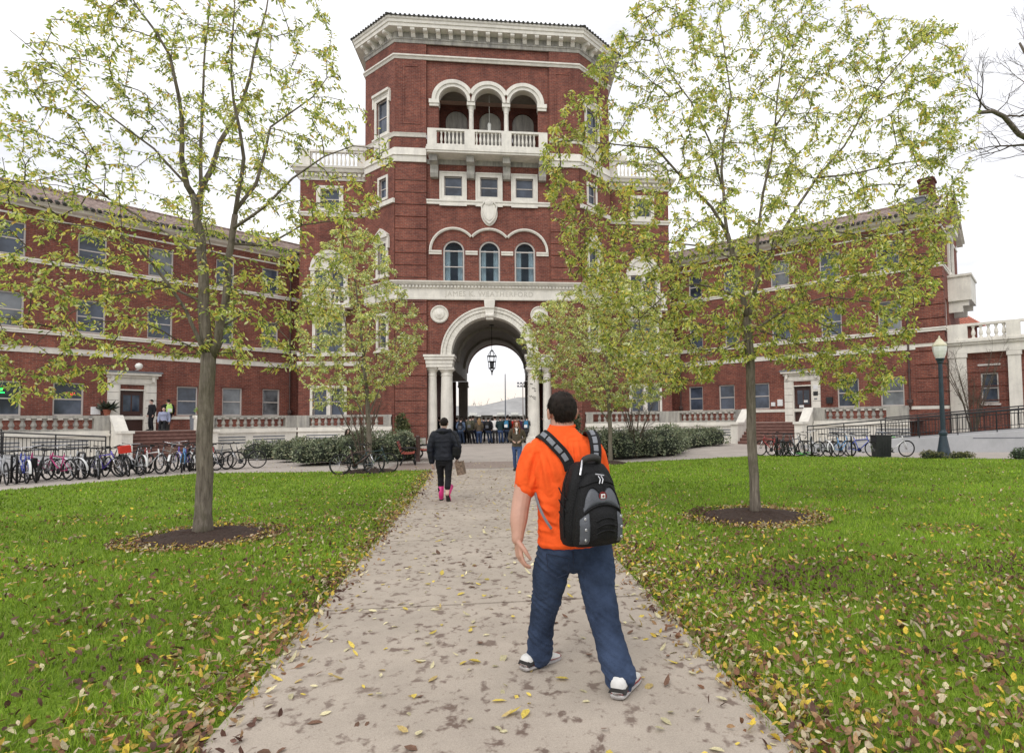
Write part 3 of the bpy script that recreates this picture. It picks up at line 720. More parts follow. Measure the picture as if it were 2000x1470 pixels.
# ------------------------------------------------------------------ the two wings
WIN1 = [(-1.0,.1),(1.35,2.5),(3.85,4.95),(9.25,10.5),(11.7,12.95)]
WIN2 = [(-.85,.2),(1.9,2.95),(5.24,6.48),(8.4,9.64),(11.7,12.95)]
END = 15.06
def wing(side):
    fr = LW if side < 0 else RW
    name = ('long three storey brick wing with green and red neon signs in its left windows' if side < 0
            else 'three storey brick wing with gabled end and chimney beside the white colonnade')
    p = fr(6,-3.5,0); Wg = thing('brick_wing', name, 'building', (p[0],p[1],.25))
    m = MB()
    H = [(a,b,2.25,3.98) for a,b in WIN1] + [(a,b,6.68,8.45) for a,b in WIN2] + [(a,b,10.3,12.0) for a,b in WIN2] + [(6.55,7.7,1.4,3.65)]
    wall(m, fr, -3.3, END, .2, 13.2, H)
    # gable end
    c = fr(END,0,0); ge = frame(c[0],c[1], -fr(0,1,0)[0]+fr(0,0,0)[0], -fr(0,1,0)[1]+fr(0,0,0)[1], fr(1,0,0)[0]-fr(0,0,0)[0], fr(1,0,0)[1]-fr(0,0,0)[1])
    wall(m, ge, 0, 7.2, .2, 13.0, [(1.0,2.0,6.7,8.4),(2.9,4.3,9.9,12.4),(1.0,2.0,2.25,3.98)])
    m.add([ge(0,0,13.0),ge(7.2,0,13.0),ge(3.6,0,15.0)],[(0,1,2)])
    m.quad(fr(END,-7.2,.2),fr(-6,-7.2,.2),fr(-6,-7.2,13),fr(END,-7.2,13))
    m.build('wall', M['brick'], Wg)
    m = MB()
    for k in range(14):
        z = .72+.77*k + (.3 if k > 6 else 0)
        if z+.7 > 11.6: break
        m.fbox(fr,END-1.45,END+.06,-.02,.06,z,z+.7); m.fbox(ge,0,1.0 if k>50 else .55,-.02,.06,z,z+.7)
    m.build('corner_quoins', M['brick'], Wg)
    def bnd(nm, prof, u0=-3.3, mt='stone'):
        m = MB(); P=[fr(u0,0,0)[:2],fr(END+.0,0,0)[:2],ge(7.2,0,0)[:2]]
        if side<0: P = P[::-1]
        m.band(P, prof); return m.build(nm, M[mt], Wg)
    bnd('floor_band',[(-.02,5.45),(.05,5.45),(.07,5.7),(.1,5.75),(-.02,5.77)])
    bnd('sill_band',[(-.02,6.42),(.07,6.42),(.07,6.54),(.11,6.55),(.11,6.64),(-.02,6.66)])
    bnd('sill_band',[(-.02,10.04),(.07,10.04),(.07,10.16),(.11,10.17),(.11,10.26),(-.02,10.28)])
    bnd('frieze_line',[(-.02,12.34),(.05,12.34),(.07,12.43),(-.02,12.45)])
    bnd('ground_sill',[(-.02,2.03),(.06,2.03),(.08,2.2),(-.02,2.22)])
    m = MB(); P=[fr(-3.3,0,0)[:2],fr(END+.0,0,0)[:2]]
    if side<0: P=P[::-1]
    m.band(P,[(-.05,12.82),(.05,12.82),(.08,12.9),(.42,12.98),(.5,13.06),(.56,13.08),(.6,13.2),(-.05,13.22)]); m.build('eave_cornice', M['stone'], Wg)
    # windows: casing, sash rail and pane, each one its own part
    for i,(a,b) in enumerate(WIN1):
        window(Wg, fr, a, b, 2.25, 3.98, -.02, t=.07, glass='glass_blind' if (i in (0,1) and side<0) or i==4 and side>0 else 'glass')
    for i,(a,b) in enumerate(WIN2):
        window(Wg, fr, a, b, 6.68, 8.45, -.02, t=.07, glass='glass_blind' if (i == 0 and side<0) or i==4 else 'glass')
        window(Wg, fr, a, b, 10.3, 12.0, -.02, t=.07, glass='glass_blind' if i==2 else 'glass')
    for a,b in WIN1: m = MB(); m.fbox(fr,a-.06,b+.06,-.03,.03,4.0,4.22); m.build('flat_arch', M['brick'], Wg)
    # doorway: rusticated stone surround, hood, transom, leaf
    m = MB()
    for u0,u1 in ((6.0,6.5),(7.75,8.25)):
        for k in range(6): m.fbox(fr,u0,u1,-.05,.12+.0*k,1.4+.43*k,1.4+.43*k+.41)
    m.fbox(fr,6.0,8.25,-.05,.1,3.98,4.35); m.fbox(fr,6.05,8.2,.1,.14,4.05,4.28); m.fbox(fr,5.95,8.3,-.05,.2,4.35,4.5); m.fbox(fr,5.86,8.4,-.05,.42,4.5,4.62)
    for u in (6.12,8.0): m.fbox(fr,u,u+.14,.1,.3,4.15,4.5)
    m.fbox(fr,6.5,6.57,-.2,.06,1.4,3.98); m.fbox(fr,7.68,7.75,-.2,.06,1.4,3.98); m.fbox(fr,6.57,7.68,-.2,.06,3.65,3.72)
    ds = m.build('door_surround', M['stone'], Wg)
    m = MB(); m.fbox(fr,5.8,8.45,-.05,.46,4.62,4.72); m.build('hood', M['lead'], ds)
    m = MB(); m.prism([(6.57,3.73),(7.68,3.73),(7.68,3.97),(6.57,3.97)], fr, -.16,-.14); m.build('transom', M['glass'], ds)
    m = MB(); m.fbox(fr,6.57,7.68,-.2,-.14,1.41,3.64); d = m.build('door', M['door'], Wg)
    m = MB(); m.fbox(fr,6.72,7.53,-.139,-.13,2.5,3.4); m.build('door_glass', M['glass'], d)
    m = MB()
    for u in (6.72,7.53,7.12): m.fbox(fr,u-.03,u+.03,-.139,-.12,2.5,3.4)
    m.fbox(fr,6.75,7.5,-.139,-.12,1.6,2.3); m.build('door_rail', M['door'], d)
    m = MB(); m.lathe([(.03,0),(.035,.03),(.02,.06)], fr(6.66,-.13,2.3), 8, [(1,0,0),(0,0,1),tuple(Vector(fr(0,1,0))-Vector(fr(0,0,0)))]); m.build('handle', M['lead'], d)
    if side > 0:
        m = MB(); m.fbox(fr,7.15,7.4,-.128,-.12,2.62,2.76); m.fbox(fr,6.85,7.15,-.128,-.12,2.25,2.45); m.build('notice', M['paper'], d)
    # roof with barrel tiles
    m = MB(); nw = 74; u0, u1 = -6.0, END+.35; st = (u1-u0)/(nw*6)
    rows = [(.68,13.12),(.0,13.48),(-1.8,14.27),(-3.6,15.0)]
    vs = []; k = nw*6+1
    for w_,z_ in rows:
        for i in range(k):
            b_ = abs(sin(pi*(i/6.0)))**.7*.085
            vs.append(fr(u0+i*st, w_, z_+b_))
    fs = [(r_*k+i, r_*k+i+1, (r_+1)*k+i+1, (r_+1)*k+i) for r_ in range(3) for i in range(k-1)]
    m.add(vs, fs); m.quad(fr(u0,-3.6,15.02),fr(u1,-3.6,15.02),fr(u1,-7.9,13.1),fr(u0,-7.9,13.1)); rf = m.build('roof', M['tile'], Wg)
    m = MB(); m.tube([fr(u0,-3.6,15.05),fr(u1-.3,-3.6,15.05)], .13, 8); m.build('ridge', M['tile'], rf)
    m = MB()
    for i in range(nw): m.tube([fr(u0+(i+.5)*6*st,.72,13.17),fr(u0+(i+.5)*6*st,.35,13.33)], .1, 6)
    m.build('tile_edge', M['tile_dark'], rf)
    # raking cornice, balcony and chimney at the gable end
    m = MB()
    for a,b in (((-.7,13.0),(3.6,15.25)),((7.9,13.0),(3.6,15.25))):
        for z_,o_,t_ in ((0,.42,.16),(-.17,.3,.15)):
            m.hexa([ge(a[0],-.05,a[1]+z_),ge(b[0],-.05,b[1]+z_),ge(b[0],o_,b[1]+z_),ge(a[0],o_,a[1]+z_),ge(a[0],-.05,a[1]+z_+t_),ge(b[0],-.05,b[1]+z_+t_),ge(b[0],o_,b[1]+z_+t_),ge(a[0],o_,a[1]+z_+t_)])
    m.build('raking_cornice', M['stone'], Wg)
    m = MB(); m.fbox(ge,2.2,5.0,-.05,1.15,8.35,8.6); m.fbox(ge,2.2,5.0,.95,1.15,8.6,9.75); m.fbox(ge,2.2,2.4,0,.95,8.6,9.75); m.fbox(ge,4.8,5.0,0,.95,8.6,9.75); m.fbox(ge,2.1,5.1,-.05,1.22,9.75,9.88)
    for u in (2.35,4.6): m.fbox(ge,u,u+.3,-.05,.7,7.7,8.35); m.fbox(ge,u,u+.3,.7,1.0,8.05,8.35)
    m.build('gable_balcony', M['stone'], Wg)
    m = MB(); surround(m, ge, 2.9, 4.3, 9.9, 12.4, .3, -.05, .12); m.fbox(ge,2.4,4.8,-.05,.35,12.7,12.95); m.build('window_surround', M['stone'], Wg)
    window(Wg, ge, 2.9, 4.3, 9.9, 12.4, -.02)
    window(Wg, ge, 1.0, 2.0, 6.7, 8.4, -.02); window(Wg, ge, 1.0, 2.0, 2.25, 3.98, -.02)
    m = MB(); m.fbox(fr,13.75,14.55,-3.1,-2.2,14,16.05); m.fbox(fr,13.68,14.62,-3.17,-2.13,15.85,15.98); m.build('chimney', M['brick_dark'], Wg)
    m = MB(); m.fbox(fr,13.35,14.25,-1.5,-.7,13.5,14.4); m.fbox(fr,13.3,14.3,-1.55,-.65,14.4,14.46); m.build('roof_vent', M['lead'], Wg)
    m = MB(); m.hexa([fr(13.4,-2.2,14.3),fr(14.3,-2.2,14.3),fr(14.3,-1.5,14.1),fr(13.4,-1.5,14.1),fr(13.4,-2.2,15.0),fr(14.3,-2.2,15.0),fr(14.3,-1.5,14.5),fr(13.4,-1.5,14.5)]); m.build('chimney_flashing', M['stone_grey'], Wg)
    # downpipes with hoppers
    for u in (-1.62, 13.25):
        m = MB(); m.tube([fr(u,.09,12.8),fr(u,.09,2.0)], .055, 8); m.lathe([(.06,2.62),(.16,2.6),(.17,2.42),(.08,2.3),(.07,2.2)], fr(u,.12,0), 8)
        for z in (4.2,6.0,8.4,10.6): m.lathe([(.085,z),(.085,z+.1)], fr(u,.09,0), 8)
        m.build('downpipe', M['pipe'], Wg)
    return Wg, fr
WL, _ = wing(-1)
WR, _ = wing(1)

# neon signs behind the left-hand ground-floor windows
def neon(name, label, pts_list, mt, r=.02):
    m = MB()
    for P in pts_list: m.tube([LW(u,-.02,z) for u,z in P], r, 5)
    o = m.build(name, mt); return tag(o, label, 'neon sign')
M['neon_g'] = emit_mat('green_neon', (.02,1.0,.16), 3.0)
M['neon_r'] = emit_mat('red_neon', (1.0,.04,.06), 2.2)
def scr(u, z, k, P): return [(u - x*k, z + y*k) for x,y in P]
g0, gz = 12.93, 3.52
S = [scr(g0,gz,.30,[(0,-.4),(.05,.2),(.1,.7),(.3,.85),(.42,.6),(.15,.3),(.45,.15),(.4,-.2),(.05,-.3)]),
     scr(g0-.16,gz,.22,[(0,.2),(.15,.45),(.35,.3),(.3,-.1),(.1,-.1),(.0,.2)]), scr(g0-.27,gz,.22,[(0,.4),(.08,-.15),(.25,.3),(.4,-.15),(.55,.45)]),
     scr(g0-.41,gz,.22,[(0,.15),(.3,.25),(.2,.45),(.03,.25),(.15,-.15),(.4,0)]), scr(g0-.52,gz,.22,[(0,-.15),(.05,.4),(.15,.25),(.3,.42)]),
     [(g0-.02,gz-.14),(g0-.62,gz-.13)]]
neon('neon_sign','green neon script sign with a bar below it in the leftmost window', S, M['neon_g'], .024)
oz_ = 3.4
S = [[(9.98-.0,oz_),(9.94,oz_+.06),(9.9,oz_),(9.94,oz_-.06),(9.98,oz_)], [(9.87,oz_-.06),(9.87,oz_+.06),(9.81,oz_+.05),(9.81,oz_+.0),(9.87,oz_)],
     [(9.73,oz_+.06),(9.78,oz_+.06),(9.78,oz_),(9.74,oz_),(9.78,oz_),(9.78,oz_-.06),(9.73,oz_-.06)], [(9.7,oz_-.06),(9.7,oz_+.06),(9.63,oz_-.06),(9.63,oz_+.06)]]
neon('neon_sign','small red neon OPEN sign in the window left of the door', S, M['neon_r'], .014)

# small wall fixtures
def fixture(name, label, cat, fr, u0, u1, w1, z0, z1, mt, extra=None):
    m = MB(); m.fbox(fr,u0,u1,.005,w1,z0,z1)
    b = min(.02,(z1-z0)*.1); m.fbox(fr,u0+b,u1-b,w1,w1+.012,z0+b,z1-b)
    o = m.build(name, mt, bevel=.006); tag(o, label, cat); return o
fixture('wall_box','white utility box on the brick left of the left wing door','wall box',LW,8.55,8.95,.14,2.3,2.72,M['paper'])
fixture('wall_box','small white box nearest the right wing door surround','wall box',RW,5.52,5.85,.14,2.42,2.85,M['paper'])
fixture('wall_box','small white notice box left of the white box by the right door','wall box',RW,5.08,5.35,.1,2.42,2.68,M['paper'])
fixture('wall_box','black letter box on brick right of the right wing door','wall box',RW,8.62,8.98,.16,2.5,2.9,M['iron'])
fixture('wall_notice','white notice sheet on the right jamb of the right door','notice',RW,7.83,8.12,.14,3.4,3.68,M['paper'])
fixture('wall_plaque','dark plaque below the notice on the right door jamb','plaque',RW,7.83,8.12,.14,3.02,3.28,M['iron'])
fixture('wall_plaque','small grey intercom plate on the right door jamb','plaque',RW,7.88,8.06,.14,2.78,2.86,M['lead'])
fixture('letter_box','black letter box on brick right of the left wing door','wall box',LW,5.3,5.72,.16,2.35,2.85,M['iron'])
m = MB(); p = LW(7.0,.62,4.98); m.lathe([(.02,-.18),(.1,-.15),(.18,-.05),(.19,.04),(.13,.15),(.03,.19)], p, 14); m.tube([LW(7.0,.0,4.8),LW(7.0,.62,4.8)], .025, 6)
tag(m.build('globe_light', M['globe'], smooth=True), 'round white globe light over the left wing door hood', 'lamp')

# ------------------------------------------------------------------ terraces in front of the wings
TW = 4.6
def terrace(side):
    fr = LW if side < 0 else RW
    lab = 'left stone terrace with balustrade and brown steps up to the wing door' if side < 0 else 'right stone terrace with balustrade and brown steps beside the ramp'
    p = fr(6,2,0); Tt = thing('terrace', lab, 'terrace', (p[0],p[1],0))
    fx = frame(AX, 38.02, side, 0, 0, -1)       # part parallel to the tower front, u measured outwards from the axis
    c0 = 11.45; sd = 13.9 if side > 0 else 15.06
    # floor
    m = MB(); m.add([fr(sd,0,1.395),fr(sd,TW,1.395),fr(.1,TW,1.395),fx(6.2,0,1.395),fx(6.2,-2.9,1.395),fx(12.4,-2.9,1.395),fr(-2,0,1.395)],[(0,1,2,3,4,5,6)])
    m.build('terrace_floor', M['plaza'], Tt)
    for a,b in ((.12,5.0),(9.2,sd)):
        m = MB(); m.fbox(fr,a,b,TW-.35,TW,-.1,1.2); m.fbox(fr,a-.02,b,TW-.36,TW+.08,1.2,1.3); m.fbox(fr,a,b,TW-.33,TW+.02,1.3,1.45); m.fbox(fr,a,b,TW-.3,TW+.06,-.1,.3); m.build('retaining_wall', M['stone'], Tt)
    m = MB(); m.fbox(fx,6.0,c0+.05,-.35,0,-.1,1.2); m.fbox(fx,6.0,c0+.1,-.36,.08,1.2,1.3); m.fbox(fx,6.0,c0+.05,-.33,.02,1.3,1.45)
    m.build('retaining_wall', M['stone'], Tt)
    for a,b in ((.8,2.6),(3.0,4.6),(10,12),(12.4,14)):
        m = MB()
        for z in (.62,.78,.94): m.fbox(fr,a,b,TW,TW+.015,z,z+.07)
        m.build('vent_slots', M['lead'], Tt)
    for a,b in ((7.0,8.6),(9.2,11.0)):
        m = MB()
        for z in (.62,.78,.94): m.fbox(fx,a,b,0,.015,z,z+.07)
        m.build('vent_slots', M['lead'], Tt)
    m = MB(); balustrade(m, fr, .1, 5.05, TW-.16, 1.45, 2.18, .36, .3, [(.0,.75),(4.6,5.05)], fat=1.35); m.build('balustrade', M['stone_grey'], Tt)
    m = MB(); balustrade(m, fr, 9.15, sd, TW-.16, 1.45, 2.18, .36, .3, [(9.15,9.8),(sd-(1.0 if side>0 else .6),sd)], fat=1.35); m.build('balustrade', M['stone_grey'], Tt)
    m = MB(); balustrade(m, fx, 6.0, c0+.15, -.16, 1.45, 2.18, .36, .3, [(6.05,6.5),(c0-.6,c0+.1)], fat=1.35); m.build('balustrade', M['stone_grey'], Tt)
    # steps and sloping cheek walls
    m = MB(); n = 8; rise = 1.395/n
    for k in range(n):
        z = 1.395-rise*(k+1); m.fbox(fr,5.5,8.7,TW-.3+.3*k if k else TW-1.0,TW+.3*(k+1)-.3,z-.6 if k<n-1 else -.1,z+rise-.002)
    m.build('steps', M['step'], Tt)
    for k in range(n):
        z = 1.395-rise*(k+1); m = MB(); m.fbox(fr,5.5,8.7,TW+.3*(k+1)-.345,TW+.3*(k+1)-.285,z+rise-.045,z+rise+.003); m.build('step_nosing', M['nosing'], Tt)
    for u in (5.05,8.72):
        m = MB(); P = [(TW-.35,-.1),(TW-.35,2.05),(TW-.05,2.05),(TW+.85,1.3),(TW+1.75,1.3),(TW+1.75,-.1)]
        k=len(P); m.add([fr(u,a,z) for a,z in P]+[fr(u+.43,a,z) for a,z in P],[tuple(range(k)),tuple(range(2*k-1,k-1,-1))]+[(q,(q+1)%k,k+(q+1)%k,k+q) for q in range(k)])
        P = [(TW-.4,2.05),(TW-.4,2.2),(TW-.02,2.2),(TW+.9,1.43),(TW+1.85,1.43),(TW+1.85,1.3),(TW+.84,1.3),(TW-.06,2.05)]
        k=len(P); m.add([fr(u-.05,a,z) for a,z in P]+[fr(u+.48,a,z) for a,z in P],[tuple(range(k)),tuple(range(2*k-1,k-1,-1))]+[(q,(q+1)%k,k+(q+1)%k,k+q) for q in range(k)])
        m.build('cheek_wall', M['stone'], Tt)
    return Tt
M['nosing'] = mat('pale_step_edge', (.27,.15,.125), .8, .35, 5, world=True)  # edge strips in a paler tone than the step brick
M['step'] = mat('brown_brick_step', (.13,.062,.05), .8, .35, 6, .3, 30, world=True)
terrace(-1); terrace(1)

# ------------------------------------------------------------------ ramps with iron railings
def rail_run(par, p0, p1, z0a, z0b, h=1.0, step=.125, post=1.6, mt=None):
    """railing between two plan points over a base rising from z0a to z0b"""
    p0,p1 = Vector(p0),Vector(p1); l = (p1-p0).length
    def at(t, dz): q = p0+(p1-p0)*t; return (q.x,q.y,z0a+(z0b-z0a)*t+dz)
    m = MB(); m.tube([at(0,h),at(1,h)], .034, 6); m.tube([at(0,h-.17),at(1,h-.17)], .021, 4); m.tube([at(0,.1),at(1,.1)], .016, 4)
    n = max(1,round(l/post))
    m.build('handrail', M['iron'], par)
    for i in range(n+1):
        m = MB(); m.tube([at(i/n,-.05),at(i/n,h)], .024, 6); m.build('post', M['iron'], par)
    m = MB(); k = int(l/step)
    for i in range(1,k): m.tube([at(i/k,.1),at(i/k,h-.17)], .013, 4, cap=False)
    o = m.build('baluster_bars', M['iron'], par)
def build_ramp(side):
    def P(x): return x if side > 0 else 2*AX - x
    A, B_ = Vector((P(13.6),26.5)), Vector((P(24.5),23.4)); nrm = Vector((0.27,.96)) if side > 0 else Vector((-.27,.96))
    lab = 'low concrete ramp wall rising behind the right bicycles and lamp post' if side>0 else 'low concrete ramp wall behind the left row of bicycles'
    Rp = thing('ramp', lab, 'ramp', (A.x,A.y,0))
    def wallseg(a,b,za,zb,t=.3):
        m=MB(); q=nrm*t
        m.hexa([(a.x,a.y,-.1),(b.x,b.y,-.1),(b.x+q.x,b.y+q.y,-.1),(a.x+q.x,a.y+q.y,-.1),(a.x,a.y,za),(b.x,b.y,zb),(b.x+q.x,b.y+q.y,zb),(a.x+q.x,a.y+q.y,za)])
        return m
    m = wallseg(A,B_,.28,1.12); m.build('ramp_wall', M['wallconc'], Rp, bevel=.02)
    a2,b2 = A+(B_-A)*.62, B_ ; m=MB(); q=nrm*-.01; r_=nrm*.05
    m.hexa([(a2.x+q.x,a2.y+q.y,.60),(b2.x+q.x,b2.y+q.y,.60),(b2.x+r_.x,b2.y+r_.y,.60),(a2.x+r_.x,a2.y+r_.y,.60),(a2.x+q.x,a2.y+q.y,.64),(b2.x+q.x,b2.y+q.y,.64),(b2.x+r_.x,b2.y+r_.y,.64),(a2.x+r_.x,a2.y+r_.y,.64)])
    m.build('wall_groove', M['lead'], Rp)
    m = MB(); q0=nrm*.3; q1=nrm*1.7
    m.hexa([(A.x+q0.x,A.y+q0.y,-.1),(B_.x+q0.x,B_.y+q0.y,-.1),(B_.x+q1.x,B_.y+q1.y,-.1),(A.x+q1.x,A.y+q1.y,-.1),(A.x+q0.x,A.y+q0.y,.13),(B_.x+q0.x,B_.y+q0.y,.95),(B_.x+q1.x,B_.y+q1.y,.95),(A.x+q1.x,A.y+q1.y,.13)])
    m.build('ramp_floor', M['plaza'], Rp)
    C1, C2 = A+nrm*1.75, B_+nrm*1.75
    m = wallseg(C1,C2,.28,1.12,.25); m.build('ramp_wall', M['wallconc'], Rp)
    lab2 = 'black iron railing along the front of the right ramp' if side>0 else 'black iron railing along the front of the left ramp'
    Rl = thing('iron_railing', lab2, 'railing', (A.x,A.y,.2), group=None)
    d=(B_-A); off=nrm*.15
    rail_run(Rl, A+off-d*.0, B_+off, .28, 1.12, .95)
    Rl = thing('iron_railing', ('back railing of the right ramp nearest the colonnade' if side>0 else 'back railing of the left ramp nearest the terrace'), 'railing', (C1.x,C1.y,.2))
    rail_run(Rl, C1+d*.35+nrm*.1, C2+nrm*.1, .62, 1.2, .95, .15)
build_ramp(-1); build_ramp(1)

# ------------------------------------------------------------------ white colonnade at the right
K = thing('colonnade', 'white one storey colonnade with balustraded roof beyond the right wing', 'colonnade', RW(20,-3,0.2))
m = MB(); wall(m, RW, END+.05, 27, .2, 5.1, [(16.62+2.5*k,17.42+2.5*k,2.3,3.95) for k in range(4)], w=-.75); m.build('wall', M['brick'], K)
m = MB()
for k in range(7):
    z=.9+.77*k
    if z+.05>5: break
    m.fbox(RW,END+.05,27,-.78,-.735,z,z+.05)
m.build('brick_groove', M['brick_dark'], K)
m = MB(); m.fbox(RW,END+.08,27,-1.6,-.42,5.08,5.55); m.fbox(RW,END+.1,27.1,-1.7,-.3,5.55,5.68); m.fbox(RW,END+.1,27.1,-1.7,-.2,5.68,5.8); m.build('beam', M['stone'], K)
m = MB(); balustrade(m, RW, END+.1, 27, -.55, 5.8, 6.72, .34, .3, [(END+.1,16.1)]+[(17.86+2.5*k,18.5+2.5*k) for k in range(4)], fat=1.25); m.build('balustrade', M['stone'], K)
for u0,u1 in [(END+.1,16.0)]+[(17.88+2.5*k,18.46+2.5*k) for k in range(4)]:
    m = MB(); m.fbox(RW,u0,u1,-1.0,-.48,.2,4.85); m.fbox(RW,u0-.05,u1+.05,-1.0,-.43,4.85,5.078); m.fbox(RW,u0-.04,u1+.04,-1.0,-.44,.2,.6); m.build('pier', M['stone'], K)
for k in range(4):
    window(K, RW, 16.62+2.5*k, 17.42+2.5*k, 2.3, 3.95, -.75, t=.07)
    m = MB(); m.fbox(RW,16.5+2.5*k,17.54+2.5*k,-.76,-.7,4.35,4.45); m.fbox(RW,16.55+2.5*k,17.49+2.5*k,-.78,-.66,2.18,2.28); m.build('lintel', M['frame'], K)
m = MB(); m.fbox(RW,END+.05,27,-7,-.75,5.1,5.79); m.build('flat_roof', M['lead'], K)
# house far behind the colonnade: tile roof and chimney above the balustrade
Hh = thing('far_house', 'far red tiled roof with a chimney seen over the colonnade', 'house', (40,62,0))
m = MB(); m.box(31.0,44,52,60,0,10.2); m.build('wall', M['brick'], Hh)
m = MB(); vs=[(30.6,51.4,10.1),(44.5,51.4,10.1),(44.5,60.6,10.1),(30.6,60.6,10.1),(33.5,56,12.9),(44.5,56,12.9)]
m.add(vs,[(0,1,5,4),(1,2,5),(2,3,4,5),(3,0,4)])
for i in range(40): m.tube([(30.8+i*.34,51.5,10.2),(33.5+i*.34*.78,55.7,12.85)], .09, 5)
M['tile_red'] = mat('red_roof_tile', (.42,.16,.11), .8, .3, 3, world=True)
m.build('roof', M['tile_red'], Hh)
m = MB(); m.box(37.9,39.3,53.6,55,10.5,12.9); m.build('chimney_base', M['globe'], Hh)
m = MB(); m.box(37.9,39.3,53.6,55,12.9,14.2); m.build('chimney', M['brick'], Hh)
# ------------------------------------------------------------------ trees and plants
LT = {'trunk': [(-4.45,9.28,-0.02),(-4.44,9.28,0.73),(-4.44,9.28,1.47),(-4.43,9.28,2.14),(-4.41,9.28,2.66)], 'A': [(-4.43,9.28,2.66),(-4.5,9.32,3.34),(-4.56,9.35,4.11),(-4.63,9.39,4.66),(-4.73,9.43,5.04)], 'A1': [(-4.73,9.43,5.04),(-4.77,9.35,5.17),(-4.82,9.27,5.57),(-4.78,9.19,6.11),(-4.78,9.11,6.37),(-4.87,9.02,6.92),(-5.02,8.94,7.22),(-5.23,8.86,7.51),(-5.37,8.78,7.84)], 'A2': [(-4.7,9.43,4.91),(-4.53,9.54,5.51),(-4.47,9.64,5.95),(-4.21,9.75,6.63),(-4.15,9.86,7.09),(-4.09,9.97,7.73),(-3.98,10.07,8.41),(-3.95,10.18,9.01)], 'A3': [(-4.61,9.38,4.67),(-4.63,9.42,5.5),(-4.64,9.46,6.49),(-4.64,9.5,7.31),(-4.59,9.54,8.07),(-4.58,9.58,8.59)], 'B': [(-4.36,9.28,2.62),(-4.26,9.21,2.82),(-4.1,9.13,3.53),(-4.03,9.05,4.22),(-3.94,8.98,4.62)], 'B1': [(-3.94,8.98,4.62),(-3.83,8.89,5.09),(-3.76,8.81,5.37),(-3.79,8.72,5.78),(-3.83,8.64,6.09),(-3.83,8.55,6.45),(-3.78,8.47,7.0),(-3.71,8.38,7.59)], 'B2': [(-3.94,8.98,4.67),(-3.7,9.06,5.09),(-3.64,9.15,5.49),(-3.57,9.23,6.05),(-3.37,9.31,6.28),(-3.03,9.4,6.62),(-2.83,9.48,7.0)], 'B3': [(-3.95,8.98,4.43),(-3.52,8.88,4.7),(-3.09,8.78,5.1),(-2.63,8.68,5.39),(-2.21,8.58,5.51),(-1.84,8.48,5.44)], 'C': [(-4.43,9.28,2.58),(-4.45,9.18,2.72),(-4.63,9.08,3.26),(-4.78,8.98,3.55),(-4.95,8.88,3.84),(-5.12,8.78,4.08),(-5.31,8.68,4.21),(-5.55,8.58,4.27),(-5.86,8.48,4.28),(-6.21,8.38,4.31)], 'D': [(-4.73,9.43,5.1),(-5.23,9.32,5.69),(-5.73,9.21,6.07),(-6.14,9.1,6.44),(-6.53,8.99,6.8),(-6.85,8.88,7.08)], 'E': [(-4.48,9.28,3.41),(-5.08,9.5,3.68),(-5.92,9.73,3.6),(-6.7,9.96,3.37),(-7.35,10.18,2.92)], 'F': [(-4.21,9.18,3.02),(-3.96,9.41,3.29),(-3.61,9.65,3.1),(-3.31,9.88,2.73)], 'G': [(-4.58,9.38,4.12),(-5.37,9.6,4.64),(-6.23,9.83,5.16),(-7.11,10.05,5.47),(-7.93,10.28,5.45)], 'H': [(-4.04,9.08,4.23),(-3.64,9.3,4.27),(-3.21,9.53,4.67),(-2.74,9.76,4.84),(-2.25,9.98,5.01)]}
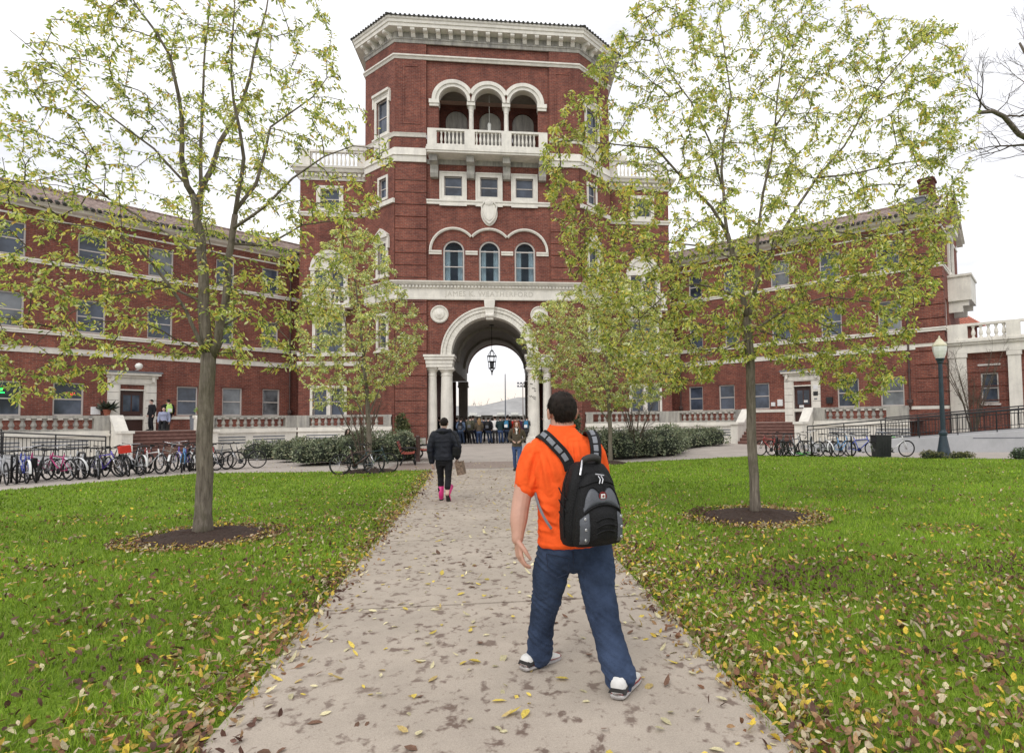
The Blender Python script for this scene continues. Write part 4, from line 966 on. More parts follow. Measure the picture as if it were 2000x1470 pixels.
RT = {'trunk': [(3.91,9.45,-0.01),(3.89,9.45,0.66),(3.87,9.45,1.33),(3.88,9.45,2.49),(3.84,9.45,3.28)], 'A': [(3.84,9.45,3.28),(3.76,9.48,3.74),(3.67,9.52,4.28),(3.58,9.55,4.7)], 'A1': [(3.58,9.55,4.7),(3.28,9.43,5.1),(2.96,9.32,5.34),(2.65,9.2,5.56),(2.27,9.08,5.89),(1.54,8.97,5.88),(0.85,8.85,5.85)], 'A2': [(3.58,9.55,4.7),(3.58,9.62,4.98),(3.55,9.68,5.84),(3.64,9.75,6.47),(3.81,9.82,7.21),(3.73,9.88,8.12),(3.64,9.95,8.86)], 'A3': [(3.55,9.65,5.5),(3.3,9.52,6.26),(2.96,9.4,6.85),(2.5,9.27,7.35),(2.23,9.15,7.85)], 'B': [(3.85,9.45,3.32),(4.03,9.5,3.79),(4.12,9.55,4.71),(4.24,9.6,5.4),(4.42,9.65,6.06),(4.54,9.7,6.65),(4.63,9.75,7.3),(4.78,9.8,8.08),(4.92,9.85,8.78)], 'B2': [(4.57,9.75,6.68),(5.28,10.05,7.7),(5.97,10.35,8.6)], 'C': [(3.87,9.45,3.23),(4.03,9.37,3.96),(4.34,9.29,4.55),(4.66,9.22,5.07),(4.97,9.14,5.53),(5.42,9.06,6.05),(5.68,8.98,6.51),(5.94,8.91,6.94),(6.32,8.83,7.39),(6.83,8.75,7.89)], 'C2': [(4.98,9.15,5.54),(5.73,9.27,5.69),(6.56,9.4,5.95),(7.43,9.52,6.13),(7.93,9.65,6.39)], 'D': [(3.88,9.45,3.02),(4.49,9.29,3.42),(5.12,9.13,3.57),(5.73,8.97,3.46),(6.34,8.81,3.68),(6.67,8.65,4.06)], 'D2': [(4.47,9.25,3.41),(5.26,9.42,3.11),(6.08,9.58,2.61),(6.74,9.75,2.09)], 'E': [(3.69,9.45,3.62),(3.33,9.55,3.79),(3.03,9.65,3.87),(2.64,9.75,3.78),(2.13,9.85,3.33),(1.7,9.95,2.82)], 'F': [(3.88,9.45,2.94),(3.39,9.18,2.73),(2.8,8.92,2.54),(2.24,8.65,2.21)], 'G': [(3.89,9.45,3.11),(4.61,9.75,2.98),(5.41,10.05,2.75),(6.15,10.35,2.22)], 'H': [(3.64,9.45,4.26),(3.06,9.62,4.51),(2.41,9.8,4.64),(1.73,9.97,4.41),(1.22,10.15,4.09)], 'I': [(4.37,9.35,4.57),(5.22,9.57,4.81),(6.3,9.8,4.82),(7.36,10.03,5.2),(8.06,10.25,5.59)]}
LP = [(-7.3,5.4),(-6.95,6.9),(-6.1,7.7),(-5.6,8.35),(-2.93,8.57),(-2.55,6.9),(-2.02,6.09),(-1.75,5.74),(-1.86,4.7),(-2.38,3.98),(-2.75,2.58),(-3.61,2.13),(-4.25,2.66),(-5.15,2.59),(-5.95,2.15),(-6.74,1.94),(-7.53,2.3)]
RP = [(1.96,8.39),(3.46,8.76),(4.92,8.82),(6.21,8.32),(7.48,8.49),(7.93,6.57),(7.51,4.83),(7.0,3.75),(6.35,2.1),(5.97,1.73),(4.72,2.42),(4.01,2.68),(3.13,2.26),(2.27,1.85),(1.53,2.6),(1.13,3.42),(0.73,4.41),(0.41,5.99),(1.26,7.39)]
L2P = [(-5.63,8.73),(-4.6,8.13),(-3.73,6.34),(-2.95,4.92),(-3.39,3.49),(-4.24,2.79),(-5.26,2.09),(-6.59,2.11),(-7.18,3.15),(-7.28,4.89),(-6.96,6.3),(-6.46,7.73)]
R2P = [(3.37,7.97),(4.45,7.1),(5.63,5.93),(6.4,4.35),(5.96,2.58),(4.56,2.01),(3.19,2.02),(1.85,2.8),(0.71,3.19),(0.15,4.72),(1.11,6.08),(2.28,6.67)]
def bark_mat(name, c1, c2, moss=(.07,.075,.03)):
    m, nt, bs = nodes(name); p = worldpos(nt)
    mp = N(nt,'ShaderNodeMapping'); mp.inputs['Scale'].default_value = (28,28,3.2); L(nt,p,mp.inputs['Vector'])
    f = noise_tex(nt, mp.outputs[0], 1.0, 5, .7, .6)
    c = ramp(nt, f, [(.3,c1),(.68,c2)])
    f2 = noise_tex(nt, p, 3.2, 4, .7); sp = N(nt,'ShaderNodeSeparateXYZ'); L(nt,p,sp.inputs[0])
    c = mixc(nt, ramp(nt,f2,[(.5,(0,0,0)),(.72,(.75,.75,.75))]), c, moss)
    L(nt,c,bs.inputs['Base Color']); bs.inputs['Roughness'].default_value=.9; bs.inputs['Specular IOR Level'].default_value=.2
    bump(nt,bs,f,.9,.02); return m
M['bark'] = bark_mat('grey_bark', (.07,.056,.044), (.25,.215,.175), (.085,.08,.045))
M['twig'] = bark_mat('twig_bark', (.06,.045,.035), (.15,.12,.095))
M['leaf'] = attr_mat('autumn_leaf', .55, .45, .2)
M['litter'] = attr_mat('fallen_leaf', .7, .1, .28, .25, 90)
M['blade'] = attr_mat('grass_blade', .55, .3, .15, .3, 8)
M['shrub'] = attr_mat('shrub_leaf', .45, .15, .2, .45)

def inpoly(px, pz, poly):
    x = np.asarray(px); y = np.asarray(pz); c = np.zeros(x.shape, bool); n = len(poly)
    for i in range(n):
        (x0,y0),(x1,y1) = poly[i],poly[(i+1)%n]
        cond = ((y0 > y) != (y1 > y)) & (x < (x1-x0)*(y-y0)/((y1-y0) if y1 != y0 else 1e-9)+x0); c ^= cond
    return c
def dpoly(px, pz, poly):
    d = np.full(len(px), 1e9); n = len(poly); P = np.stack([px,pz],1)
    for i in range(n):
        a = np.array(poly[i]); b = np.array(poly[(i+1)%n]); ab = b-a
        t = np.clip(((P-a)@ab)/(ab@ab),0,1); d = np.minimum(d, np.linalg.norm(P-(a+t[:,None]*ab),axis=1))
    return d
def leaf_mesh(pos, axis, nrm, length, width, rs, lod=2, curl=.25):
    """vectorised leaves: returns V, F(tri), per-leaf triangle count"""
    n = len(pos); axis = axis/np.linalg.norm(axis,axis=1,keepdims=True)
    side = np.cross(axis,nrm); side /= np.maximum(1e-6,np.linalg.norm(side,axis=1,keepdims=True)); up = np.cross(side,axis)
    Lh = length[:,None]; W = width[:,None]*.5; cu = (curl*rs.normal(0,1,(n,1)))*Lh; fo = W*.35*rs.normal(.6,.5,(n,1))
    def P(t,s,z): return pos + axis*(Lh*t) + side*(W*s) + up*(cu*t*t + fo*abs(s)*z)
    if lod == 2:
        vs = [P(0,0,0),P(.28,-.85,1),P(.3,0,0),P(.28,.85,1),P(.66,-.8,1),P(.68,0,0),P(.66,.8,1),P(1,0,0)]
        fs = [(0,1,2),(0,2,3),(1,4,5),(1,5,2),(2,5,6),(2,6,3),(4,7,5),(5,7,6)]
    else:
        vs = [P(0,0,0),P(.45,-1,1),P(.45,1,1),P(1,0,0)]; fs = [(0,1,2),(1,3,2)]
    k = len(vs); V = np.stack(vs,1).reshape(-1,3); F = (np.array(fs)[None]+np.arange(n)[:,None,None]*k).reshape(-1,3)
    return V, F, len(fs)
def frusta(p0, p1, r0, r1, n):
    d = p1-p0; l = np.linalg.norm(d,axis=1,keepdims=True); d = d/np.maximum(l,1e-6)
    ref = np.where(np.abs(d[:,2:3])<.9, np.array([[0,0,1.]]), np.array([[1.,0,0]])); a = np.cross(d,ref); a/=np.linalg.norm(a,axis=1,keepdims=True); b = np.cross(a,d)
    V=[];m=len(p0)
    for k in range(n): V.append(p0+(a*cos(2*pi*k/n)+b*sin(2*pi*k/n))*r0[:,None])
    for k in range(n): V.append(p1+(a*cos(2*pi*k/n)+b*sin(2*pi*k/n))*r1[:,None])
    V = np.stack(V,1).reshape(-1,3); f=[(k,(k+1)%n,n+(k+1)%n,n+k) for k in range(n)]
    F=(np.array(f)[None]+np.arange(m)[:,None,None]*2*n).reshape(-1,4); return V,F
def resample(P, step):
    P = [np.array(p,float) for p in P]; out=[P[0]]
    for a,b in zip(P,P[1:]):
        k=max(1,int(np.linalg.norm(b-a)/step)); out += [a+(b-a)*(i+1)/k for i in range(k)]
    return out
def grow_tree(name, label, skel, rad, poly, Y0, thick, ntips, per, llen, palette, seed, lod=2, group=None, tz=.3, inner=.35, shade=True, twig=.0042, droop=.55, low=0):
    rs = np.random.default_rng(seed)
    base = skel['trunk'][0]; T_ = thing(name, label, 'tree', base, 0, group); off = np.array(base)
    pos=[]; par=[]; wt=[]; tubes=[]
    for key,P in skel.items():
        P2 = resample(P,.18); tubes.append((key,P2))
        # start of a limb hangs on the nearest node already there
        if pos:
            q=int(np.argmin([np.linalg.norm(np.array(p)-P2[0]) for p in pos]))
        else: q=-1
        for p in P2:
            p=p+rs.normal(0,.012,3); pos.append(p); par.append(q); wt.append(0); q=len(pos)-1
    nsk=len(pos)
    xs=np.array([p[0] for p in poly]); zs=np.array([p[1] for p in poly]); tips=[]
    while len(tips)<ntips:
        x=rs.uniform(xs.min(),xs.max(),400); z=rs.uniform(zs.min(),zs.max(),400); ok=inpoly(x,z,poly)&(rs.uniform(0,1,400)<(np.where(z<zs.min()+.45*(zs.max()-zs.min()),1.0,low) if low else 1.0)); x=x[ok]; z=z[ok]
        d=dpoly(x,z,poly); t=thick*np.sqrt(np.clip(d/ (.9*thick),.05,1)); y=Y0+t*rs.uniform(-1,1,len(x))
        tips+= [np.array(v) for v in zip(x,y,z)]
    tips=tips[:ntips]
    sk=np.array(pos); tips.sort(key=lambda p: np.min(np.linalg.norm(sk-p,axis=1)))
    LP_,LA=[],[]
    A=np.zeros((nsk+ntips*24,3)); A[:nsk]=sk; cnt=nsk
    for p in tips:
        d=A[:cnt]-p; dist=np.linalg.norm(d,axis=1); cost=dist*(1+.9*np.clip(d[:,2]/np.maximum(dist,1e-6),0,1)); 
        q=int(np.argmin(cost)); a=A[q].copy(); D=np.linalg.norm(p-a)
        if D<.05: continue
        k=max(2,min(20,int(D/.16))); mid=(a+p)/2+np.array([rs.normal(0,.08*D),rs.normal(0,.08*D),.10*D])
        pts=[(1-t)**2*a+2*t*(1-t)*mid+t*t*p for t in np.linspace(0,1,k+1)[1:]]
        pr=q; start=cnt
        for b in pts:
            if cnt>=len(A): break
            A[cnt]=b; par.append(pr); pr=cnt; cnt+=1
        # leaves along the last part, in two hanging rows
        ln=min(D,rs.uniform(.35,.8)); t0=max(0,1-ln/D); n=int(per*rs.uniform(.6,1.4))
        for i in range(n):
            t=t0+(1-t0)*(i+.5)/n; b=(1-t)**2*a+2*t*(1-t)*mid+t*t*p
            tg=2*(1-t)*(mid-a)+2*t*(p-mid); tg/=max(1e-6,np.linalg.norm(tg))
            sd_=np.cross(tg,[0,0,1]); sd_/=max(1e-6,np.linalg.norm(sd_))
            ax=sd_*(1 if i%2 else -1)*rs.uniform(.3,.9)+np.array([0,0,-droop*rs.uniform(.5,1.6)])+tg*rs.uniform(.1,.6)+rs.normal(0,.2,3)
            LP_.append(b+rs.normal(0,.025,3)); LA.append(ax)
    A=A[:cnt]; par=np.array(par[:cnt])
    area=np.zeros(cnt); child=np.zeros(cnt,int)
    np.add.at(child,par[par>=0],1)
    for i in range(cnt-1,-1,-1):
        if child[i]==0: area[i]=max(area[i],twig**2)
        if par[i]>=0: area[par[i]]+=area[i]*.92
    r=np.sqrt(area); e=np.arange(nsk,cnt); e=e[par[e]>=0]
    r=np.minimum(r,.03)
    V,F=frusta(A[par[e]]-off,A[e]-off,np.minimum(r[par[e]],r[e]*1.35),r[e],4)
    npmesh('branches',V,F,M['twig'],T_)
    mb=MB()
    for key,P2 in tubes:
        r0,r1=rad[key]; n=len(P2); tr = key=='trunk'
        rr=[]
        for i in range(n):
            t=i/max(1,n-1); v=r0+(r1-r0)*t**.8
            if tr: v*=1+.28*max(0,1-i*.18/.35)
            rr.append(v)
        # small bends so that limbs do not read as pipes
        Q=[P2[i]+(rs.normal(0,(.05 if tr else .16)*rr[i],3) if 0<i<n-1 else 0) for i in range(n)]
        mb.tube([tuple(q) for q in Q],rr,14 if tr else 8)
    mb.build('trunk',M['bark'],T_,smooth=True)
    LP_=np.array(LP_); LA=np.array(LA); n=len(LP_)
    nr=rs.normal(0,1,(n,3)); nr[:,2]=np.abs(nr[:,2])*.6+.2
    ll=llen*rs.uniform(.65,1.25,n)
    V,F,k=leaf_mesh(LP_-off,LA,nr,ll,ll*rs.uniform(.30,.48,n),rs,lod,.2)
    pal=np.array([c for c,_ in palette]); pw=np.array([w_ for _,w_ in palette]); pw=pw/pw.sum()
    # colour drifts by clump as well as by leaf
    cl=np.array([mnoise.noise(Vector(p*1.3+seed)) for p in LP_])
    idx=rs.choice(len(pal),n,p=pw); pal=pal*.88+.12*pal.mean(1,keepdims=True); col=1.5*pal[idx]*np.clip(1+.32*cl+rs.normal(0,.09,n),.5,1.6)[:,None]
    o=npmesh('crown',V,F,M['leaf'],T_,col=np.repeat(col,k,axis=0))
    return T_
PAL=[((.24,.31,.045),3.2),((.36,.40,.06),3.4),((.48,.47,.08),2.8),((.60,.50,.06),1.6),((.13,.19,.035),1.5),((.55,.56,.27),1.5),((.50,.30,.05),.5)]
PAL2=[((.25,.28,.06),3),((.36,.37,.08),3),((.46,.43,.10),2.6),((.54,.44,.09),1.4),((.16,.18,.05),1.8),((.58,.57,.30),1.8),((.50,.30,.08),.7)]
PAL3=[((c[0]*1.12,c[1]*1.22,c[2]*1.5),w_) for c,w_ in PAL2]
lr={'trunk':(.158,.15),'A':(.12,.085),'A1':(.062,.012),'A2':(.062,.012),'A3':(.045,.01),'B':(.085,.06),'B1':(.045,.01),'B2':(.04,.01),'B3':(.032,.007),'C':(.045,.008),'D':(.028,.006),'E':(.028,.006),'F':(.025,.006),'G':(.03,.006),'H':(.028,.006)}
grow_tree('autumn_tree','tall slender yellow green tree with forked trunk on the left lawn',LT,{k:(a*.74,b*.66) for k,(a,b) in lr.items()},LP,9.3,1.5,1350,19,.069,PAL,11)
rr_={'trunk':(.128,.115),'A':(.085,.07),'A1':(.05,.008),'A2':(.052,.01),'A3':(.035,.008),'B':(.06,.01),'B2':(.03,.008),'C':(.062,.01),'C2':(.03,.007),'D':(.04,.007),'D2':(.025,.006),'E':(.035,.007),'F':(.03,.006),'G':(.03,.006),'H':(.03,.006),'I':(.03,.006)}
grow_tree('autumn_tree','broad yellow green tree with a straight furrowed trunk on the right lawn',RT,{k:(a*.64,b*.62) for k,(a,b) in rr_.items()},RP,9.45,1.9,3100,20,.071,PAL,23,low=.62)
L2={'trunk':[(-4.83,21.0,-.02),(-4.84,21,1.05),(-4.94,21,2.78)],'A':[(-4.94,21,2.78),(-5.13,21,4.7),(-5.36,21.05,6.63),(-5.5,21.1,8.5)],'B':[(-4.86,21,1.5),(-5.6,20.8,3.2),(-6.2,20.6,5.0)],'C':[(-4.88,21,1.9),(-4.3,21.2,3.4),(-3.9,21.4,5.2)],'D':[(-4.98,21,3.2),(-5.7,21.4,4.8),(-6.1,21.6,6.5)],'E':[(-5.05,21,3.8),(-4.6,20.6,5.4),(-4.4,20.5,6.8)]}
R2={'trunk':[(3.59,22.3,-.02),(3.6,22.3,1.06),(3.55,22.3,2.79)],'A':[(3.55,22.3,2.79),(3.5,22.3,4.34),(3.4,22.3,6.1),(3.35,22.3,7.8)],'B':[(3.6,22.3,1.5),(2.6,22.1,2.9),(1.5,21.9,4.2)],'C':[(3.58,22.3,1.8),(4.6,22.5,3.2),(5.5,22.6,4.6)],'D':[(3.55,22.3,2.6),(2.7,22.6,4.4),(2.2,22.8,6.0)],'E':[(3.52,22.3,3.0),(4.3,22.0,4.8),(4.6,21.9,6.2)]}
sr={'trunk':(.085,.07),'A':(.06,.012),'B':(.03,.008),'C':(.03,.008),'D':(.025,.007),'E':(.025,.007)}
grow_tree('young_tree','small dense yellow green tree behind the bicycles by the left benches',L2,sr,L2P,21.2,1.7,1300,17,.105,PAL3,31,1)
grow_tree('young_tree','small dense yellow green tree just right of the archway',R2,sr,R2P,22.3,2.1,2300,18,.10,PAL3,37,1)

def bare_tree(name, label, roots, seed, levels=4, r0=.1, spread=.6, mt='twig', cat='tree', base=None, parts='trunk', shrink=.68, kids_n=(2,4), up=.25, wob=.12, lenk=1.0):
    """leafless branching: roots = list of (polyline, r_start, r_end)"""
    rs=np.random.default_rng(seed); T_=thing(name,label,cat,base or roots[0][0][0]); off=np.array(T_.location)
    P0,P1,R0,R1=[],[],[],[]; tr=MB()
    def branch(p,d,l,r,lev):
        k=4; q=p
        for i in range(k):
            d=d+rs.normal(0,wob,3)+np.array([0,0,up*.1]); d/=np.linalg.norm(d); q2=q+d*l/k
            P0.append(q); P1.append(q2); R0.append(r*(1-.12*i)); R1.append(r*(1-.12*(i+1)))
            if lev>0 and i>0:
                for _ in range(rs.integers(*kids_n) if i==k-1 else rs.integers(0,2)):
                    e=d+rs.normal(0,spread,3)+np.array([0,0,up*.4]); branch(q2,e/np.linalg.norm(e),l*rs.uniform(.5,.85),r*shrink*(1-.12*i),lev-1)
            q=q2
    for P,ra,rb in roots:
        P=resample(P,.35); n=len(P); tr.tube([tuple(p) for p in P],[ra+(rb-ra)*i/(n-1) for i in range(n)],8)
        for i in range(max(1,n//4),n):
            if rs.uniform()<.75:
                d=P[i]-P[i-1]; d/=np.linalg.norm(d); e=d+rs.normal(0,spread,3)+np.array([0,0,up]); rad=(ra+(rb-ra)*i/(n-1))*.5
                branch(P[i],e/np.linalg.norm(e),lenk*rs.uniform(.5,1.0)*(.5+8*rad),rad,levels)
    tr.build(parts,M['bark'] if cat=='tree' else M[mt],T_,smooth=True)
    r0_=np.maximum(np.array(R0),.004); r1_=np.maximum(np.array(R1),.003)
    V,F=frusta(np.array(P0)-off,np.array(P1)-off,r0_,r1_,4); npmesh('branches',V,F,M[mt],T_)
    return T_
bare_tree('bare_tree','big leafless dark tree reaching in from the right edge',[
  ([(19.4,14.5,0),(19.3,14.4,3.5),(18.2,14.2,6.6),(16.9,14.1,7.9),(15.67,14,8.35),(14.6,14,8.62),(13.9,14,8.75),(13.2,13.9,8.95),(12.7,13.8,9.35),(12.3,13.7,9.42),(11.9,13.7,9.36)],.3,.045),
  ([(16.9,14.1,7.9),(15.6,14.6,9.4),(14.9,14.8,10.8),(14.4,15,12.2)],.13,.03),([(15.2,14,8.45),(14.4,13.5,9.6),(14.0,13.4,11.0)],.08,.02),([(18.2,14.2,6.6),(18.6,14,9),(18.2,13.8,12)],.16,.05),
  ([(17.4,14.2,7.4),(16.0,13.4,7.0),(14.9,13,6.9),(14.0,12.8,7.0)],.045,.012)],5,3,.1,.55,kids_n=(2,4),lenk=1.7)
def stems(x,y,z,n,h,sp,rs):
    out=[]
    for i in range(n):
        a=2*pi*i/n+rs.uniform(-.3,.3); s=sp*rs.uniform(.5,1.1)
        out.append(([(x+.05*cos(a),y+.05*sin(a),z),(x+s*.35*cos(a),y+s*.35*sin(a),z+h*.45),(x+s*cos(a),y+s*sin(a),z+h*rs.uniform(.8,1.1))],.035,.012))
    return out
rs_=np.random.default_rng(3)
bare_tree('bare_shrub','grey many stemmed leafless shrub in the left hedge',stems(-5.9,24.5,.05,7,2.4,1.2,rs_),41,2,.04,.5,cat='shrub',parts='stems',up=.35)
bare_tree('bare_shrub','grey many stemmed leafless shrub in the right hedge',stems(5.1,25.0,.05,7,2.3,1.2,rs_),43,2,.04,.5,cat='shrub',parts='stems',up=.35)
vx,vy,_=RW(16.3,.7,0)
bare_tree('bare_shrub','tall bare climbing shrub against the colonnade piers',stems(vx,vy,.4,10,4.2,1.7,rs_),47,2,.04,.5,cat='shrub',parts='stems',up=.35)

# ------------------------------------------------------------------ hedges
def bush(name, label, blobs, n, pal, seed, llen=.09, group=None, cat='shrub'):
    rs=np.random.default_rng(seed); c0=np.mean([b[0] for b in blobs],axis=0); T_=thing(name,label,cat,(c0[0],c0[1],g(c0[1])),0,group); off=np.array(T_.location)
    vol=np.array([b[1][0]*b[1][1]+b[1][0]*b[1][2] for b in blobs]); which=rs.choice(len(blobs),n,p=vol/vol.sum())
    C_=np.array([b[0] for b in blobs])[which]; Rr=np.array([b[1] for b in blobs])[which]
    d=rs.normal(0,1,(n,3)); d/=np.linalg.norm(d,axis=1,keepdims=True); d[:,2]=np.where(d[:,2]<-.35,-d[:,2],d[:,2])
    nz=np.array([mnoise.noise(Vector(v*2.2+c)) for v,c in zip(d,C_)]); rad=(.86+.26*nz+rs.normal(0,.05,n))
    P=C_+d*Rr*rad[:,None]; P[:,2]=np.maximum(P[:,2],off[2]+.03)
    keep=np.ones(n,bool)
    for c,r in blobs:
        keep&=(np.linalg.norm((P-np.array(c))/np.array(r),axis=1)>.62)
    P=P[keep]; d=d[keep]; nz=nz[keep]; n=len(P)
    ax=d*.7+rs.normal(0,.55,(n,3))+np.array([0,0,-.1]); nr=d+rs.normal(0,.4,(n,3)); ll=llen*rs.uniform(.7,1.3,n)
    V,F,k=leaf_mesh(P-off,ax,nr,ll,ll*rs.uniform(.4,.55,n),rs,1,.15)
    p=np.array([c for c,_ in pal]); w_=np.array([w for _,w in pal]); col=p[rs.choice(len(p),n,p=w_/w_.sum())]*np.clip(1+.5*nz+rs.normal(0,.15,n),.35,1.8)[:,None]
    npmesh('foliage',V,F,M['shrub'],T_,col=np.repeat(col,k,axis=0))
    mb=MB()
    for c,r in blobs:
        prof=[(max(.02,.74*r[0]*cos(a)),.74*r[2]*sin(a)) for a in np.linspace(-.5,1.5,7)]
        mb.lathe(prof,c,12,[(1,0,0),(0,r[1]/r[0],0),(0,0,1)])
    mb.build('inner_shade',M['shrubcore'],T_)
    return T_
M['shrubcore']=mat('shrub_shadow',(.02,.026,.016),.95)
RH=[((.15,.185,.10),3),((.21,.24,.14),3),((.095,.125,.07),2),((.31,.33,.22),1.6),((.32,.30,.17),.5)]
def blobs(line, n, rx, ry, rz, seed, zz=0):
    rs=np.random.default_rng(seed); P=resample(line,.05); out=[]
    for i in range(n):
        p=P[int((i+.5)/n*(len(P)-1))]; out.append(((p[0]+rs.normal(0,.15),p[1]+rs.normal(0,.25),rz*.45+g(p[1])),(rx*rs.uniform(.8,1.2),ry*rs.uniform(.85,1.15),rz*rs.uniform(.8,1.15))))
    return out
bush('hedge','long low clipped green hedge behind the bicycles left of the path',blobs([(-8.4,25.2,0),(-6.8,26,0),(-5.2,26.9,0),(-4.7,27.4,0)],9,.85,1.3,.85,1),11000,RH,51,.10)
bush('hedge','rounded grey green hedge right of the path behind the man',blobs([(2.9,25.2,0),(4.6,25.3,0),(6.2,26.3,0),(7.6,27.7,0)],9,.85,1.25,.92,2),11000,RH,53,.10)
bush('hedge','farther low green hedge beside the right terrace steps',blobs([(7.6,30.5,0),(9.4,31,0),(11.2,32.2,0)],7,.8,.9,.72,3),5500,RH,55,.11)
bush('small_bush','small green bush against the left terrace wall',blobs([(-11.6,28.6,0),(-10.2,29.0,0)],4,.6,.55,.58,4),2400,RH,57,.09)
bush('small_bush','round green bush at the left end of the long hedge',blobs([(-9.6,27.3,0),(-9.2,27.4,0)],2,.55,.6,.7,5),1600,RH,59,.09)
bush('tall_shrub','thin upright shrub by the brick pier left of the arch',[((-6.55,37.0,.9),(.42,.35,.95)),((-6.7,37.0,1.5),(.32,.3,.7))],1100,[((.07,.09,.03),2),((.13,.13,.05),1)],61,.14)
bush('tall_shrub','dark upright shrub by the brick pier right of the arch',[((3.7,37.0,.9),(.4,.35,.95)),((3.8,37.0,1.4),(.3,.3,.7))],1100,[((.05,.07,.03),2),((.1,.11,.05),1)],63,.14)
bush('small_bush','low bush at the lawn edge left of the lamp post foot',[((15.75,21.3,.1),(.35,.25,.22)),((16.1,21.2,.08),(.3,.22,.18))],500,[((.10,.11,.03),2),((.17,.15,.05),1)],65,.07)
bush('small_bush','low yellow green bush right at the foot of the lamp post',[((16.75,21.05,.08),(.32,.22,.17)),((17.1,21.0,.08),(.3,.2,.16))],450,[((.16,.16,.05),2),((.10,.11,.03),1)],67,.07)
bush('small_bush','dark green low bush at the right end of the lawn edge',[((18.55,20.05,.12),(.45,.3,.28)),((19.0,19.8,.1),(.35,.25,.2))],700,[((.05,.09,.035),2),((.09,.13,.05),1)],69,.08)

# ------------------------------------------------------------------ lawns, grass, fallen leaves
LAWN_L=[(interp(PATH_L,y),y) for y in (-3,0,3.2,8.4,12.3,17,20.6)]+[(-2.9,21.1),(-6,21.35),(-10.7,21.9),(-13.3,17.3),(-18.5,9),(-27,-3)]
LAWN_R=[(interp(PATH_R,y),y) for y in (-3,0,2.8,7,12.3,17,20.6)]+[(1.0,21.7),(2.0,22.3),(3.8,22.5),(10.7,25.1),(18.5,19.9),(30,12),(34,-3)]
def grassground():
    m,nt,bs=nodes('lawn_ground'); p=worldpos(nt)
    c=ramp(nt,noise_tex(nt,p,1.3,5,.7),[(.3,(.11,.18,.017)),(.7,(.21,.31,.032))])
    f=noise_tex(nt,p,45,3,.8); c=mixc(nt,1.0,c,ramp(nt,f,[(.3,(.45,.5,.45)),(.7,(1.3,1.3,1.2))]),'MULTIPLY')
    L(nt,c,bs.inputs['Base Color']); bs.inputs['Roughness'].default_value=.9; bs.inputs['Specular IOR Level'].default_value=.15; bump(nt,bs,f,.6,.03); return m
M['lawn']=grassground()
for poly,nm in ((LAWN_L,'lawn_left'),(LAWN_R,'lawn_right')):
    m=MB(); m.add([(x,y,.004) for x,y in poly],[tuple(range(len(poly)))]); o=m.build(nm,M['lawn'],recalc=False); o['kind']='structure'; tag(o,'green lawn on the '+('left' if nm.endswith('left') else 'right')+' side of the concrete path','lawn')
    if o.data.polygons[0].normal.z<0: o.data.flip_normals()
MUL=[(-4.45,9.28,.84),(3.9,9.45,.9),(-4.83,20.9,.9),(3.6,22.25,.6)]
def in_mulch(x,y,k=1.0):
    c=np.zeros(len(x),bool)
    for a,b,r in MUL: c|=((x-a)**2+(y-b)**2)<(r*k)**2
    return c
def scatter(rs,n,ya,yb,xl,xr,power=1.0):
    y=ya+(yb-ya)*rs.uniform(0,1,n)**power; x=rs.uniform(xl(y),xr(y)); return x,y
VL=lambda y: -1.15*y-2.2; VR=lambda y: .92*y+2.4      # what the lens can see of the ground, with room to step aside
def onlawn(x,y): return (inpoly(x,y,LAWN_L)|inpoly(x,y,LAWN_R))&~in_mulch(x,y,.92)
rs=np.random.default_rng(101)
def blades():
    X,Y,H_,W_b=[],[],[],[]
    for ya,yb,dens,h,w_ in ((2.2,3.6,3400,.050,.0045),(3.6,5.5,2300,.050,.0055),(5.5,8.5,1200,.05,.008),(8.5,13,520,.05,.013),(13,25.2,150,.05,.026)):
        area=(yb-ya)*(VR((ya+yb)/2)-VL((ya+yb)/2)); n=int(area*dens); x,y=scatter(rs,n,ya,yb,VL,VR); k=onlawn(x,y)|(onlawn(x+.05,y)&(rs.uniform(0,1,len(x))<.5))|(onlawn(x-.05,y)&(rs.uniform(0,1,len(x))<.5)); k&=~in_mulch(x,y,.92); x,y=x[k],y[k]
        X.append(x);Y.append(y);H_.append(h*rs.uniform(.55,1.35,len(x)));W_b.append(np.full(len(x),w_))
    X=np.concatenate(X);Y=np.concatenate(Y);H_=np.concatenate(H_);W_b=np.concatenate(W_b); n=len(X)
    nz=np.array([mnoise.noise(Vector((a*1.7,b*1.7,0))) for a,b in zip(X,Y)]); nz2=np.array([mnoise.noise(Vector((a*.45,b*.45,5))) for a,b in zip(X,Y)])
    H_*=1+.35*nz
    a=rs.uniform(0,2*pi,n); le=rs.uniform(.15,1.0,n)*H_; b=rs.uniform(0,2*pi,n)
    P=np.stack([X,Y,np.full(n,.0)],1); s=np.stack([np.cos(b),np.sin(b),np.zeros(n)],1)*(W_b*.5)[:,None]; t=np.stack([np.cos(a)*le,np.sin(a)*le,H_],1); md=np.stack([np.cos(a)*le*.3,np.sin(a)*le*.3,H_*.62],1)
    V=np.stack([P-s,P+s,P+md+s*.8,P+md-s*.8,P+t],1).reshape(-1,3)
    F=(np.array([(0,1,2),(0,2,3),(3,2,4)])[None]+np.arange(n)[:,None,None]*5).reshape(-1,3)
    base=np.array([(.20,.325,.026),(.265,.395,.034),(.135,.23,.022),(.32,.40,.065),(.36,.35,.13)]); idx=rs.choice(5,n,p=[.34,.34,.17,.12,.03])
    col=base[idx]*np.clip(1+.28*nz+.42*nz2+rs.normal(0,.14,n),.38,1.8)[:,None]
    o=npmesh('grass',V,F,M['blade'],col=np.repeat(col,3,axis=0)); o['kind']='stuff'; tag(o,'short bright green lawn grass on both sides of the path','grass')
blades()
